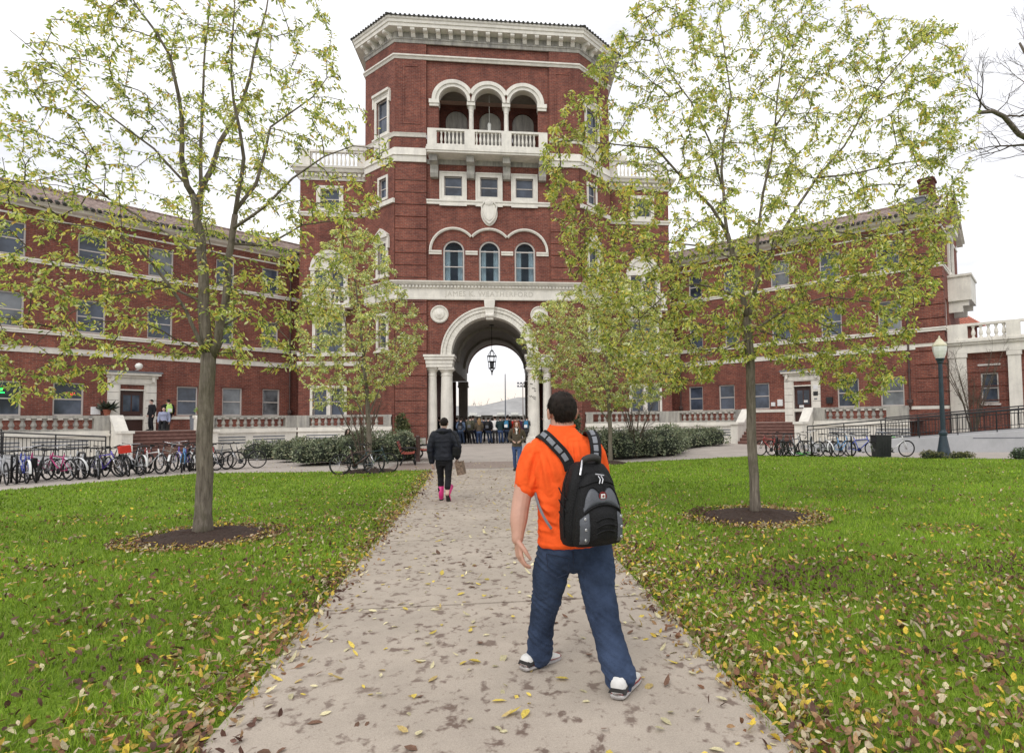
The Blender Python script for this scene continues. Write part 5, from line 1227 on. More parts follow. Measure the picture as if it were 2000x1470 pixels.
def litter():
    X,Y=[],[]
    # scattered over the lawns, thickest along the path and in drifts
    for ya,yb,dens in ((2.0,5,640),(5,8.5,520),(8.5,13,320),(13,22,130)):
        area=(yb-ya)*(VR((ya+yb)/2)-VL((ya+yb)/2)); n=int(area*dens); x,y=scatter(rs,n,ya,yb,VL,VR)
        pl=np.array([interp(PATH_L,v) for v in y]); pr=np.array([interp(PATH_R,v) for v in y])
        dl=pl-x; dr=x-pr; d=np.where(dl>0,dl,dr)
        nz=np.array([mnoise.noise(Vector((a*.75,b*.75,9))) for a,b in zip(x,y)]); nz2=np.array([mnoise.noise(Vector((a*2.4,b*2.4,3))) for a,b in zip(x,y)])
        p=.12+.6*np.exp(-np.maximum(d,0)/1.2)*(1+.5*(dr>0))+.36*nz+.34*nz2+np.where((dr>0)&(y<6.5),.3,0)
        p*=np.where(y>13,.6,1); p=np.where((dl>0)&(dl>6),p*.45,p); p=np.where((dr>0)&(y>11),p*.55,p)
        k=(rs.uniform(0,1,n)<np.clip(p,.02,1))&(inpoly(x,y,LAWN_L)|inpoly(x,y,LAWN_R)); X.append(x[k]);Y.append(y[k])
    for a,b,r in MUL[:2]:       # round the trees
        q=rs.uniform(0,2*pi,2600); rr=r*np.sqrt(rs.uniform(.04,1.0,2600)**.8*1.7); X.append(a+rr*np.cos(q)); Y.append(b+rr*np.sin(q))
    # along both kerb lines of the path, spilling onto the concrete
    for P_,s in ((PATH_L,-1),(PATH_R,1)):
        n=2600; y=2.2+18*rs.uniform(0,1,n)**1.3; x=np.array([interp(P_,v) for v in y])+s*rs.normal(.10,.2,n)*(.6+.8*np.array([abs(mnoise.noise(Vector((v*1.1,s*5.,2)))) for v in y])); X.append(x);Y.append(y)
    X=np.concatenate(X);Y=np.concatenate(Y); return X,Y
def leafset(name,label,X,Y,z0,zr,pal,rs,flat=.35,size=.072):
    n=len(X); a=rs.uniform(0,2*pi,n); tilt=rs.normal(0,flat,n)
    ax=np.stack([np.cos(a)*np.cos(tilt),np.sin(a)*np.cos(tilt),np.sin(tilt)],1); nr=np.stack([rs.normal(0,flat,n),rs.normal(0,flat,n),np.ones(n)],1)
    pos=np.stack([X,Y,z0+rs.uniform(0,1,n)*zr],1); ll=size*rs.uniform(.6,1.35,n)
    V,F,k=leaf_mesh(pos-ax*(ll*.5)[:,None],ax,nr,ll,ll*rs.uniform(.40,.66,n),rs,2,.34)
    p=np.array([c for c,_ in pal]); w_=np.array([w for _,w in pal]); nz=np.array([mnoise.noise(Vector((u*.8,v*.8,21))) for u,v in zip(X,Y)])
    pr=np.tile(w_/w_.sum(),(n,1)); 
    dk=np.array([1 if c[0]<.2 else 0 for c in p]); pr=pr*(1+2.2*np.clip(nz,-.4,.6)[:,None]*np.where(dk,1,-1)[None]); pr=np.clip(pr,.001,None); pr/=pr.sum(1,keepdims=True)
    cs=pr.cumsum(1); idx=(rs.uniform(0,1,(n,1))>cs).sum(1).clip(0,len(p)-1)
    col=p[idx]*np.clip(1+rs.normal(0,.16,n),.5,1.6)[:,None]
    o=npmesh(name,V,F,M['litter'],col=np.repeat(col,k,axis=0)); o['kind']='stuff'; tag(o,label,'fallen leaves'); return o
LPAL=[((.54,.47,.29),1.3),((.50,.36,.06),1.7),((.62,.45,.06),.8),((.36,.22,.11),2.2),((.20,.10,.055),2.4),((.115,.06,.045),1.6),((.40,.33,.22),1.3),((.29,.24,.11),1.1)]
X,Y=litter(); leafset('fallen_leaves','yellow and brown fallen leaves strewn over the lawn edges',X,Y,.018,.034,LPAL,rs,.6,.052)
n=900; y=2.2+19*rs.uniform(0,1,n)**1.25; x=np.array([rs.uniform(interp(PATH_L,v)+.03,interp(PATH_R,v)-.03) for v in y])
leafset('fallen_leaves','pale yellow leaves lying flat on the concrete path',x,y,.025,.006,[((.60,.54,.33),4),((.62,.48,.10),2),((.45,.34,.14),1),((.16,.09,.06),.6)],rs,.12,.066)
x,y=scatter(rs,500,20.5,30,lambda v:np.full(len(v),-10.0),lambda v:np.full(len(v),9.0))
k=~(inpoly(x,y,LAWN_L)|inpoly(x,y,LAWN_R)); x,y=x[k],y[k]
leafset('fallen_leaves','few small leaves blown across the paved forecourt',x,y,.0,.01,[((.58,.5,.3),3),((.3,.2,.1),1)],rs,.15,.08)
# mulch rings
M['mulch']=mat('bark_mulch',(.045,.027,.02),.95,.5,35,.9,60,world=True)
for (a,b,r),lab in zip(MUL,('dark mulch ring around the left tree','dark mulch ring around the right tree','bare soil under the leaning bicycles','bare soil around the small right tree')):
    rsm=np.random.default_rng(int(abs(a)*100)); V=[(a,b,.10)];F=[];nr_=16;na=64
    for i in range(1,nr_+1):
        for j in range(na):
            t=i/nr_; q=2*pi*j/na; rr=r*t*(1+.09*mnoise.noise(Vector((cos(q)*1.5,sin(q)*1.5,a)))); V.append((a+rr*cos(q),b+rr*sin(q),.012+.09*(1-t*t)+(rsm.uniform(-.012,.022) if t<.97 else -.015)))
    for j in range(na): F.append((0,1+j,1+(j+1)%na))
    for i in range(nr_-1):
        for j in range(na): o_=1+i*na; F += [(o_+j,o_+na+j,o_+na+(j+1)%na),(o_+j,o_+na+(j+1)%na,o_+(j+1)%na)]
    o=npmesh('mulch_bed',V,F,M['mulch']); o['kind']='stuff'; tag(o,lab,'mulch')
# ------------------------------------------------------------------ people
M['skin'] = mat('skin', (.52,.29,.215), .5, .12, 9, .1, 160, spec=.4)
M['skin_pale'] = mat('pale_skin', (.60,.40,.33), .5, .08, 9, .1, 120)
M['orange'] = mat('orange_cotton', (.90,.115,.022), .85, .1, 12, .35, 26, spec=.15)
M['denim'] = mat('dark_denim', (.024,.036,.068), .88, .4, 4, .5, 90, spec=.15, col2=(.055,.082,.15))
M['denim_light'] = mat('blue_denim', (.055,.09,.19), .85, .3, 8, .3, 60, spec=.2)
M['black_cloth'] = mat('black_cloth', (.012,.012,.015), .8, .3, 8, .3, 40, spec=.25)
M['puffer'] = mat('navy_black_puffer', (.009,.011,.02), .6, .3, 6, .4, 24, spec=.35)
M['hair_dark'] = mat('dark_brown_hair', (.016,.0105,.0075), .6, .5, 40, .5, 120, spec=.18)
M['hair_red'] = mat('auburn_hair', (.16,.05,.02), .5, .3, 30, .4, 100)
M['hair_blond'] = mat('fair_hair', (.24,.14,.06), .5, .3, 30, .4, 100)
M['pink'] = mat('pink_rubber', (.72,.035,.24), .3, .1, 6, .1, spec=.5)
M['olive'] = mat('olive_brown_jacket', (.075,.058,.038), .8, .25, 10, .3, 40)
M['white_cloth'] = mat('white_cloth', (.72,.70,.68), .8, .08)
M['pack_black'] = mat('black_nylon', (.006,.006,.007), .6, .5, 14, .6, 110, spec=.25)
M['pack_grey'] = mat('grey_vinyl', (.082,.088,.104), .42, .22, 8, .25, 120, spec=.5)
M['strap_grey'] = mat('strap_grey', (.19,.20,.225), .6, .2, 10, .3, 120)
M['silver'] = mat('silver_metal', (.55,.55,.57), .3, .1, metal=.8)
M['shoe_white'] = mat('white_leather', (.66,.65,.63), .5, .12, 12, .15, 60)
M['shoe_red'] = mat('dark_red_trim', (.25,.02,.02), .5, .1)
M['sole_grey'] = mat('pale_sole', (.42,.40,.39), .6, .1)
M['rubber'] = mat('dark_rubber', (.03,.028,.028), .7, .2)
M['navy'] = mat('navy_cloth', (.015,.02,.045), .8, .3)
M['teal_cloth'] = mat('dark_teal_cloth', (.008,.026,.03), .8, .25)
M['denimshirt'] = mat('pale_denim_shirt', (.09,.13,.21), .85, .2)
M['red_cloth'] = mat('red_cloth', (.55,.035,.02), .8, .15)
M['camo'] = mat('camouflage_cloth', (.045,.05,.028), .8, .6, 14, col2=(.12,.115,.075))
M['grey_cloth'] = mat('dark_grey_cloth', (.05,.05,.055), .8, .25)
M['blue_pack'] = mat('blue_nylon', (.02,.16,.30), .6, .15)
M['lime'] = mat('lime_nylon', (.42,.62,.16), .6, .15)
M['lilac'] = mat('lilac_grey_cloth', (.30,.33,.46), .8, .12)
M['purple_cloth'] = mat('purple_cloth', (.07,.02,.06), .8, .2)

def rot2(x, y, a): return x*cos(a)-y*sin(a), x*sin(a)+y*cos(a)
def loft(mb, rings, n=20, yaw=0, o=(0,0), sq=2.0):
    """horizontal rings (z, cx, cy, rx, ry), superelliptic, turned by yaw about o"""
    vs=[]
    for z,cx,cy,rx,ry in rings:
        for k in range(n):
            a=2*pi*k/n; c,s=cos(a),sin(a); e=2/sq
            x=cx+rx*math.copysign(abs(c)**e,c); y=cy+ry*math.copysign(abs(s)**e,s)
            x,y=rot2(x-o[0],y-o[1],yaw); vs.append((x+o[0],y+o[1],z))
    m=len(rings); fs=[(i*n+k,i*n+(k+1)%n,(i+1)*n+(k+1)%n,(i+1)*n+k) for i in range(m-1) for k in range(n)]
    fs+=[tuple(range(n-1,-1,-1)),tuple((m-1)*n+k for k in range(n))]; return mb.add(vs,fs)
def ball(mb, c, r, n=12, ax=None):
    r = (r,r,r) if not hasattr(r,'__len__') else r
    prof=[(max(.0005,cos(a)),sin(a)) for a in np.linspace(-pi/2,pi/2,9)]
    vs=[(c[0]+r[0]*p*cos(2*pi*k/n),c[1]+r[1]*p*sin(2*pi*k/n),c[2]+r[2]*q) for p,q in prof for k in range(n)]
    fs=[(i*n+k,i*n+(k+1)%n,(i+1)*n+(k+1)%n,(i+1)*n+k) for i in range(8) for k in range(n)]+[tuple(range(n-1,-1,-1)),tuple(8*n+k for k in range(n))]
    return mb.add(vs,fs)
def limb(mb, pts, rad, n=14, flat=1.0, step=.03):
    """smooth tapered limb: Catmull-Rom through pts"""
    P=[np.array(p,float) for p in pts]; P=[2*P[0]-P[1]]+P+[2*P[-1]-P[-2]]; Q=[];rr=[]
    rad=list(rad); rad=[rad[0]]+rad+[rad[-1]]
    for i in range(1,len(P)-2):
        k=max(2,int(np.linalg.norm(P[i+1]-P[i])/step))
        for j in range(k):
            t=j/k; a,b,c,d=P[i-1],P[i],P[i+1],P[i+2]
            Q.append(.5*((2*b)+(c-a)*t+(2*a-5*b+4*c-d)*t*t+(3*b-a-3*c+d)*t**3)); rr.append(rad[i]+(rad[i+1]-rad[i])*(3*t*t-2*t**3))
    Q.append(P[-2]); rr.append(rad[-2]); mb.tube([tuple(q) for q in Q],rr,n,True,flat); ball(mb,tuple(Q[0]),rr[0]*.98,10); ball(mb,tuple(Q[-1]),rr[-1]*.98,10); return mb
def fused(mb, name, voxel, mt, parent, smooth_it=4, disp=None):
    """union of the overlapping pieces as one continuous skin"""
    me=bpy.data.meshes.new('tmp'); me.from_pydata(mb.v,[],mb.f)
    bm=bmesh.new(); bm.from_mesh(me); bmesh.ops.recalc_face_normals(bm,faces=bm.faces); bm.to_mesh(me); bm.free()
    o=bpy.data.objects.new('tmp',me); C.objects.link(o)
    r=o.modifiers.new('r','REMESH'); r.mode='VOXEL'; r.voxel_size=voxel
    s=o.modifiers.new('s','SMOOTH'); s.factor=.5; s.iterations=smooth_it
    bpy.context.view_layer.update()
    out=bpy.data.meshes.new_from_object(o.evaluated_get(bpy.context.evaluated_depsgraph_get()))
    bpy.data.objects.remove(o); bpy.data.meshes.remove(me); out.name=name; out.materials.clear()
    if disp:
        n=len(out.vertices); co=np.empty(n*3,np.float32); no=np.empty(n*3,np.float32); out.vertices.foreach_get('co',co); out.vertex_normals.foreach_get('vector',no)
        co=co.reshape(-1,3); no=no.reshape(-1,3); d=np.array([disp(p) for p in co.tolist()],np.float32); out.vertices.foreach_set('co',(co+no*d[:,None]).ravel()); out.update()
    return link(name,out,mt,parent,True)
def hair_cap(parent, c, r, mt, hairline, yaw=0, nz=.06, n=40, seed=0, long=None):
    """r: radii; hairline(az, el)->bool; az 0 = forward"""
    mb=MB(); vs=[]; m=26
    for i in range(m+1):
        el=-pi/2+pi*i/m
        for k in range(n):
            az=2*pi*k/n; d=Vector((sin(az)*cos(el),cos(az)*cos(el),sin(el)))
            k_=1.0+nz*mnoise.noise(d*3.2+Vector((seed,0,0)))+.35*nz*mnoise.noise(d*11) if hairline(((az+pi)%(2*pi))-pi,el) else .80
            x,y=rot2(d.x*r[0]*k_,d.y*r[1]*k_,yaw); vs.append((c[0]+x,c[1]+y,c[2]+d.z*r[2]*k_))
    fs=[(i*n+k,i*n+(k+1)%n,(i+1)*n+(k+1)%n,(i+1)*n+k) for i in range(m) for k in range(n)]
    mb.add(vs,fs)
    if long: long(mb)
    return mb.build('hair',mt,parent,smooth=True,world=False)
def head(mb, c, yaw=0, s=1.0, ears=True):
    """c = centre of the skull; faces +Y turned by yaw"""
    def at(x,y,z): a,b=rot2(x*s,y*s,yaw); return (c[0]+a,c[1]+b,c[2]+z*s)
    def bl(p,r):
        q=at(*p); n=12; pr=[(max(.0005,cos(a)),sin(a)) for a in np.linspace(-pi/2,pi/2,9)]; vs=[]
        for pp,qq in pr:
            for k in range(n):
                x,y=rot2(r[0]*pp*cos(2*pi*k/n)*s,r[1]*pp*sin(2*pi*k/n)*s,yaw); vs.append((q[0]+x,q[1]+y,q[2]+r[2]*qq*s))
        mb.add(vs,[(i*n+k,i*n+(k+1)%n,(i+1)*n+(k+1)%n,(i+1)*n+k) for i in range(8) for k in range(n)]+[tuple(range(n-1,-1,-1)),tuple(8*n+k for k in range(n))])
    bl((0,-.008,.012),(.075,.094,.098)); bl((0,.022,-.055),(.062,.070,.075)); bl((0,.055,-.098),(.034,.030,.026)); bl((0,-.01,-.06),(.066,.07,.06))
    bl((0,.098,-.03),(.012,.016,.016)); bl((0,.09,-.005),(.009,.012,.028)); bl((0,.086,-.068),(.024,.012,.008)); bl((.034,.074,-.03),(.02,.016,.018)); bl((-.034,.074,-.03),(.02,.016,.018)); bl((.03,.082,.024),(.026,.01,.009)); bl((-.03,.082,.024),(.026,.01,.009))
    if ears:
        for e in (-1,1): bl((e*.081,-.008,-.02),(.011,.022,.034)); bl((e*.088,-.018,-.008),(.007,.013,.022))
    return at
def eyes(parent, at, c):
    m=MB()
    for e in (-1,1): ball(m,at(e*.032,.079,.003),.0115,8)
    m.build('eyes',M['white_cloth'],parent,smooth=True,world=False)
    m=MB()
    for e in (-1,1): ball(m,at(e*.032,.087,.003),.0055,8)
    m.build('iris',M['hair_dark'],parent,smooth=True,world=False)
    m=MB(); m.tube([at(-.022,.097,-.068),at(0,.101,-.067),at(.022,.097,-.068)],.004,6); m.build('lips',M['lips'],parent,smooth=True,world=False)
M['lips']=mat('lips',(.38,.12,.10),.45,.05)
def hand(mb, wrist, d, palm_n, side, k=1.0, curl=.5):
    """five separate fingers; d = direction wrist->knuckles, palm_n = palm normal, side = +1 thumb along d x palm_n"""
    d=Vector(d).normalized(); pn=Vector(palm_n); pn=(pn-d*pn.dot(d)).normalized(); t=d.cross(pn)*side; W=Vector(wrist)
    for i in range(4):
        u=(.027-.018*i)*k
        a=W+d*.015*k+t*u*.75; b=W+d*(.088-.004*abs(i-1))*k+t*u
        limb(mb,[a,b],[.0125*k,.0118*k],8)
    for i,l in enumerate((.074,.082,.076,.060)):
        u=(.029-.0195*i)*k; p=W+d*(.09-.004*abs(i-1))*k+t*u; a=0; pts=[p-d*.012*k]; dd=d.copy()
        for j,f in enumerate((.46,.30,.24)):
            a=curl*(.75+.12*i)*(.55+.35*j); dd=(dd*cos(a)+pn*sin(a)).normalized(); p=p+dd*l*f*k; pts.append(p)
        limb(mb,pts,[.0098*k,.0092*k,.0084*k,.0072*k],8,step=.012)
    p0=W+d*.022*k+t*.026*k; p1=W+d*.052*k+t*.046*k+pn*.012*k; p2=p1+(d*.8+pn*.35+t*.12).normalized()*.034*k; p3=p2+(d*.85+pn*.5).normalized()*.027*k
    limb(mb,[p0,p1,p2,p3],[.0155*k,.0125*k,.0105*k,.0085*k],8,step=.012)
def shoe(parent, loc, yaw, pitch=0, L_=.30, Wd=.108, mt='shoe_white', sole='rubber', trim=None, height=.10, name='shoe', boot=0):
    Rm=Matrix.Rotation(yaw,4,'Z')@Matrix.Rotation(pitch,4,'X')
    def T_(x,y,z): v=Rm@Vector((x,y,z)); return (v.x+loc[0],v.y+loc[1],v.z+loc[2])
    prof=[(-.12,.55,.085),(-.10,.72,.10),(-.05,.78,.105),(0,.80,.095),(.05,.9,.078),(.10,1.0,.062),(.15,.95,.05),(.18,.7,.04),(.195,.3,.028)]
    n=12
    def secs(z0,zf,wk):
        vs=[]
        for y,w_,h in prof:
            y=y/.315*L_
            for k in range(n):
                a=2*pi*k/n; c,s_=cos(a),sin(a); x=Wd*.5*w_*wk*math.copysign(abs(c)**.7,c); z=z0+(zf(h)-z0)*(.5+.5*math.copysign(abs(s_)**.7,s_)); vs.append(T_(x,y,z))
        m=len(prof); return vs,[(i*n+k,i*n+(k+1)%n,(i+1)*n+(k+1)%n,(i+1)*n+k) for i in range(m-1) for k in range(n)]+[tuple(range(n)),tuple((m-1)*n+k for k in range(n-1,-1,-1))]
    mb=MB(); mb.add(*secs(.018,lambda h:h*height/.1,1.0))
    if boot:
        a=T_(0,-.055,.05); b=T_(0,-.06,boot); mb.tube([a,T_(0,-.055,boot*.5),b],[.05,.052,.06],12)
    s=mb.build(name,M[mt],parent,smooth=True,world=False)
    mb=MB(); mb.add(*secs(0,lambda h:.028,1.06)); mb.build('sole',M[sole],s,smooth=True,world=False)
    if trim:
        mb=MB(); mb.add(*secs(.026,lambda h:.036,1.04)); mb.build('trim',M[trim],s,smooth=True,world=False)
        mb=MB(); mb.hexa([T_(-Wd*.42,-.125,.03),T_(Wd*.42,-.125,.03),T_(Wd*.36,-.06,.03),T_(-Wd*.36,-.06,.03),T_(-Wd*.28,-.128,.06),T_(Wd*.28,-.128,.06),T_(Wd*.41,-.06,.06),T_(-Wd*.41,-.06,.06)]); mb.build('heel_patch',M['rubber'],s,world=False)
    return s
def wrinkle(ax, az, fx, fz, seed=0):
    def f(p):
        v=Vector((p[0]*fx+seed,p[1]*fx,p[2]*fz)); return ax*mnoise.noise(v)+az*mnoise.noise(Vector((p[0]*fx*2.6+p[2]*9,p[1]*fx*2.6,p[2]*fz*1.6+seed)))
    return f

# ---- the man with the backpack
YW=R(9)
man=thing('person','man in bright orange t-shirt and blue jeans walking away along the path','person',(.40,3.78,.02))
B=MB(); hc=(-.092,.062,1.650); at=head(B,hc,R(12),1.1)
limb(B,[(-.088,.045,1.42),(-.090,.045,1.50),(-.092,.055,1.58),(-.092,.06,1.64)],[.1,.078,.074,.068])
loft(B,[(.82,-.03,0,.17,.11),(1.0,-.04,0,.18,.115),(1.2,-.06,0,.19,.12),(1.38,-.075,.01,.18,.10),(1.46,-.082,.02,.12,.08)],20,YW,(-.05,0))
limb(B,[(-.262,.02,1.405),(-.315,.01,1.25),(-.352,-.012,1.115),(-.372,-.06,1.00),(-.383,-.105,.875)],[.068,.063,.058,.055,.036])
hand(B,(-.383,-.11,.872),(.12,-.20,-1),(1,.35,-.1),1,1.14,.7)
limb(B,[(.105,.05,1.40),(.165,.11,1.26),(.17,.19,1.13),(.13,.30,1.03),(.09,.38,.98)],[.062,.055,.047,.042,.029]); hand(B,(.09,.38,.98),(-.4,.75,-.4),(-1,-.3,-.2),-1,1.0,.7)
limb(B,[(-.13,0,.84),(-.19,.07,.6),(-.20,.12,.46),(-.24,.18,.2),(-.25,.17,.06)],[.1,.085,.06,.05,.04]); limb(B,[(.08,0,.84),(.11,-.04,.62),(.115,-.06,.5),(.16,-.18,.26),(.205,-.27,.07)],[.1,.085,.06,.05,.04])
fused(B,'body',.0042,M['skin'],man,5)
eyes(man,at,hc)
def hl(az,el):
    a=abs(az)
    if a<.75: return el>.62
    if a<1.25: return el>.30
    if a<1.75: return el>-.02
    if a<2.1: return el>-.25
    return el>-.86
H_=hair_cap(man,(hc[0],hc[1]-.008,hc[2]+.010),(.094,.113,.112),M['hair_dark'],hl,R(12),.075,56,4)
def strands():
    rs=np.random.default_rng(8); P,A_,Nn=[],[],[]
    while len(P)<5200:
        az=rs.uniform(-pi,pi); el=math.asin(rs.uniform(-.80,1))
        if not hl(az,el-.02): continue
        d=np.array([sin(az)*cos(el),cos(az)*cos(el),sin(el)]); x,y=rot2(d[0]*.093,d[1]*.112,R(12)); P.append((hc[0]+x,hc[1]-.008+y,hc[2]+.010+d[2]*.111))
        t=np.array([0,-.35,-1.0]) if el<.75 else np.array([rs.normal(0,.4),.9,.25]); t=t-d*(t@d)*.75; A_.append(t+rs.normal(0,.28,3)); Nn.append(d)
    n=len(P); V,F,k=leaf_mesh(np.array(P),np.array(A_),np.array(Nn),rs.uniform(.012,.026,n),np.full(n,.0022),rs,1,.1)
    npmesh('strands',V,F,M['hair_dark'],H_)
strands()
SH=MB()
loft(SH,[(.815,-.03,-.005,.218,.142),(.83,-.03,-.005,.228,.15),(.90,-.034,0,.226,.148),(1.02,-.042,.002,.216,.14),(1.15,-.056,.002,.214,.14),(1.27,-.068,.004,.212,.14),(1.36,-.076,.01,.205,.128),(1.43,-.081,.018,.190,.112),(1.475,-.086,.03,.150,.098),(1.51,-.09,.04,.108,.086),(1.540,-.091,.046,.086,.080),(1.552,-.091,.048,.080,.078)],32,YW,(-.05,0),2.3)
for pts,rr in (([(-.185,.02,1.425),(-.262,.016,1.385),(-.298,.012,1.30),(-.322,.006,1.185)],[.076,.084,.082,.083]),([(.035,.045,1.42),(.10,.055,1.38),(.135,.09,1.30),(.15,.12,1.215)],[.072,.08,.077,.076])): limb(SH,pts,rr,18)
FOLDS=[((-.085,1.47),(-.072,1.27),.011,.008),((-.045,1.46),(-.04,1.30),.010,.007),((-.015,1.46),(.0,1.33),.012,.006),((-.125,1.45),(-.10,1.36),.012,.006),((-.215,1.44),(-.15,1.24),.014,.008),((-.235,1.40),(-.19,1.15),.013,.009),
 ((-.26,1.07),(-.16,1.03),.012,.006),((-.25,1.0),(-.12,.955),.010,.006),((-.26,.93),(-.17,.915),.011,.006),((-.25,1.14),(-.165,.98),.013,.007),((-.275,1.41),(-.335,1.22),.014,.008),((-.25,1.36),(-.285,1.19),.012,.009),((-.31,1.36),(-.37,1.21),.013,.006),((.10,1.44),(.15,1.26),.013,.008),((.06,1.45),(.09,1.30),.012,.007)]
def fold(x,z):
    s=0
    for (x0,z0),(x1,z1),w_,h in FOLDS:
        dx,dz=x1-x0,z1-z0; l2=dx*dx+dz*dz; t=max(0,min(1,((x-x0)*dx+(z-z0)*dz)/l2)); d=math.hypot(x-x0-t*dx,z-z0-t*dz)
        if d<3*w_: s+=h*(1-1.15*abs(2*t-1)**3 if True else 1)*math.exp(-(d/w_)**2)*(1 if d<w_*1.2 else 1)
        if d<6*w_: s-=.45*h*math.exp(-((d-2.2*w_)/w_)**2)
    return s
def shw(p):
    x,y,z=p; a=max(0,min(1,(1.12-z)/.2)); v1=Vector((x*13+z*3.5,y*8,z*2.3)); v2=Vector((x*5,y*5,z*17+x*9)); f=(1-a)*.0105*(.45-2*abs(mnoise.noise(v1)))+a*.010*(.45-2*abs(mnoise.noise(v2)))+.0035*mnoise.noise(Vector((x*26+z*9,y*20,z*12)))
    return .6*f*(1 if z<1.46 else .3)+(1.25*fold(x,z) if y<.07 else 0)+(.004 if z<.842 else 0)
fused(SH,'t_shirt',.0060,M['orange'],man,4,shw)
m=MB(); m.tube([(-.091+.078*cos(a),.047+.074*sin(a),1.553+.008*sin(a)) for a in np.linspace(0,2*pi,29)],.009,6); m.build('collar',M['orange'],man,smooth=True,world=False)
JN=MB()
loft(JN,[(.640,-.025,-.005,.035,.05),(.675,-.027,-.005,.11,.10),(.735,-.03,-.006,.19,.13),(.78,-.03,-.008,.212,.142),(.86,-.03,-.005,.210,.135),(.91,-.03,0,.205,.13)],26,R(4),(-.03,0),2.3)
limb(JN,[(-.135,.0,.80),(-.175,.045,.63),(-.195,.105,.47),(-.228,.15,.30),(-.247,.175,.10),(-.249,.180,.078)],[.124,.115,.097,.083,.083,.085],20)
limb(JN,[(.085,-.005,.80),(.105,-.035,.64),(.113,-.065,.51),(.150,-.16,.31),(.200,-.252,.11),(.206,-.262,.082)],[.124,.119,.102,.091,.091,.093],20)
def jw(p):
    x,y,z=p; k=.005+.009*math.exp(-((z-.13)/.09)**2)+.007*math.exp(-((z-.48)/.08)**2)+.005*math.exp(-((z-.70)/.07)**2)
    q=mnoise.noise(Vector((x*4,y*4,z*23+x*17))); return .75*k*(1-2.2*abs(q))+.2*k*mnoise.noise(Vector((x*15,y*14,z*40-x*26)))-.003
J=fused(JN,'jeans',.0062,M['denim'],man,4,jw)
# seams: back pockets, centre seam and belt line are raised stitching
def stitch(P,r=.003): m=MB(); m.tube(P,r,5); return m
M['stitch']=mat('denim_stitch',(.14,.13,.12),.8,.1); M['seam']=mat('denim_seam',(.016,.024,.05),.85,.2)
ct=[(-.05,-.152,.80),(-.05,-.150,.74),(-.045,-.14,.715)]
stitch(ct,.004).build('seam',M['seam'],J,world=False)
for pk in ([(-.21,-.118,.785),(-.075,-.158,.762),(-.085,-.155,.67),(-.145,-.148,.645),(-.20,-.118,.675),(-.21,-.118,.785)],):
    m=MB(); m.tube(pk,.0028,5); m.build('pocket',M['seam'],J,world=False)
shoe(man,(-.262,.20,.0),R(-46),R(-4),.33,.122,'shoe_white','sole_grey','shoe_red',.092)
shoe(man,(.226,-.252,.004),R(-28),R(-2),.33,.128,'shoe_white','sole_grey','shoe_red',.12)

# ---- his backpack: a thing of its own that he carries
PK_Y=R(21)
pack=thing('backpack','black and grey backpack with silver badge on the back of the orange t-shirt man','backpack',(.40+.012,3.78-.135,.02+.86),PK_Y)
def supr(a,e): c,s=cos(a),sin(a); return math.copysign(abs(c)**(2/e),c),math.copysign(abs(s)**(2/e),s)
def shell(rings,n=40,e=4.0):
    mb=MB(); vs=[]
    for z,cy,rx,ry in rings:
        for k in range(n):
            x,y=supr(2*pi*k/n,e); vs.append((rx*x,cy+ry*y,z))
    m=len(rings); mb.add(vs,[(i*n+k,i*n+(k+1)%n,(i+1)*n+(k+1)%n,(i+1)*n+k) for i in range(m-1) for k in range(n)]+[tuple(range(n-1,-1,-1)),tuple((m-1)*n+k for k in range(n))]); return mb
m=shell([(-.005,-.075,.13,.055),(.0,-.075,.155,.078),(.03,-.078,.17,.09),(.13,-.08,.176,.095),(.26,-.08,.168,.092),(.36,-.076,.148,.084),(.42,-.07,.124,.074),(.46,-.066,.098,.058),(.478,-.06,.065,.036)])
def pw(co): return None
pb=m.build('main_bag',M['pack_black'],pack,smooth=True,world=False)
FR=[(.0,.02,.125,.05),(.012,-.004,.142,.07),(.05,-.012,.152,.088),(.13,-.014,.153,.094),(.22,-.008,.143,.086),(.30,0,.124,.072),(.36,.004,.102,.056),(.40,.006,.076,.040),(.42,.008,.045,.022)]
FC=-.165
m=shell([(z,FC+dy,rx,ry) for z,dy,rx,ry in FR],44,2.9); m.build('front_bag',M['pack_black'],pack,smooth=True,world=False)
def fsurf(u,z,eps=.003):
    z=max(0,min(.42,z)); i=0
    while i<len(FR)-2 and FR[i+1][0]<z: i+=1
    t=(z-FR[i][0])/(FR[i+1][0]-FR[i][0]); dy=FR[i][1]+(FR[i+1][1]-FR[i][1])*t; rx=FR[i][2]+(FR[i+1][2]-FR[i][2])*t; ry=FR[i][3]+(FR[i+1][3]-FR[i][3])*t
    k=min(.999,abs(u)/(rx+.0001)); return (u*1.0,FC+dy-ry*(1-k**2.9)**(1/2.9)-eps,z)
def patch(name,mt,u0,u1,lo,hi,eps=.004,nu=22,nz=14,par=None,puff=0):
    m=MB(); V=[]
    for i in range(nu+1):
        u=u0+(u1-u0)*i/nu; a,b=lo(u),hi(u)
        for j in range(nz+1):
            t=j/nz; ed=min(1,6*min(t,1-t),6*min(i/nu,1-i/nu)); V.append(fsurf(u,a+(b-a)*t,eps*ed-.002*(1-ed)+puff*sin(pi*t)*sin(pi*i/nu)))
    F=[(i*(nz+1)+j,(i+1)*(nz+1)+j,(i+1)*(nz+1)+j+1,i*(nz+1)+j+1) for i in range(nu) for j in range(nz)]
    m.add(V,F); return m.build(name,M[mt],par or pack,smooth=True,world=False)
arcz=lambda u:.245-2.6*u*u-40*u**4
heart=lambda u:.318+.022*math.exp(-((abs(u)-.058)/.035)**2)-.028*math.exp(-(u/.02)**2)-(abs(u)/.118)**6*.09
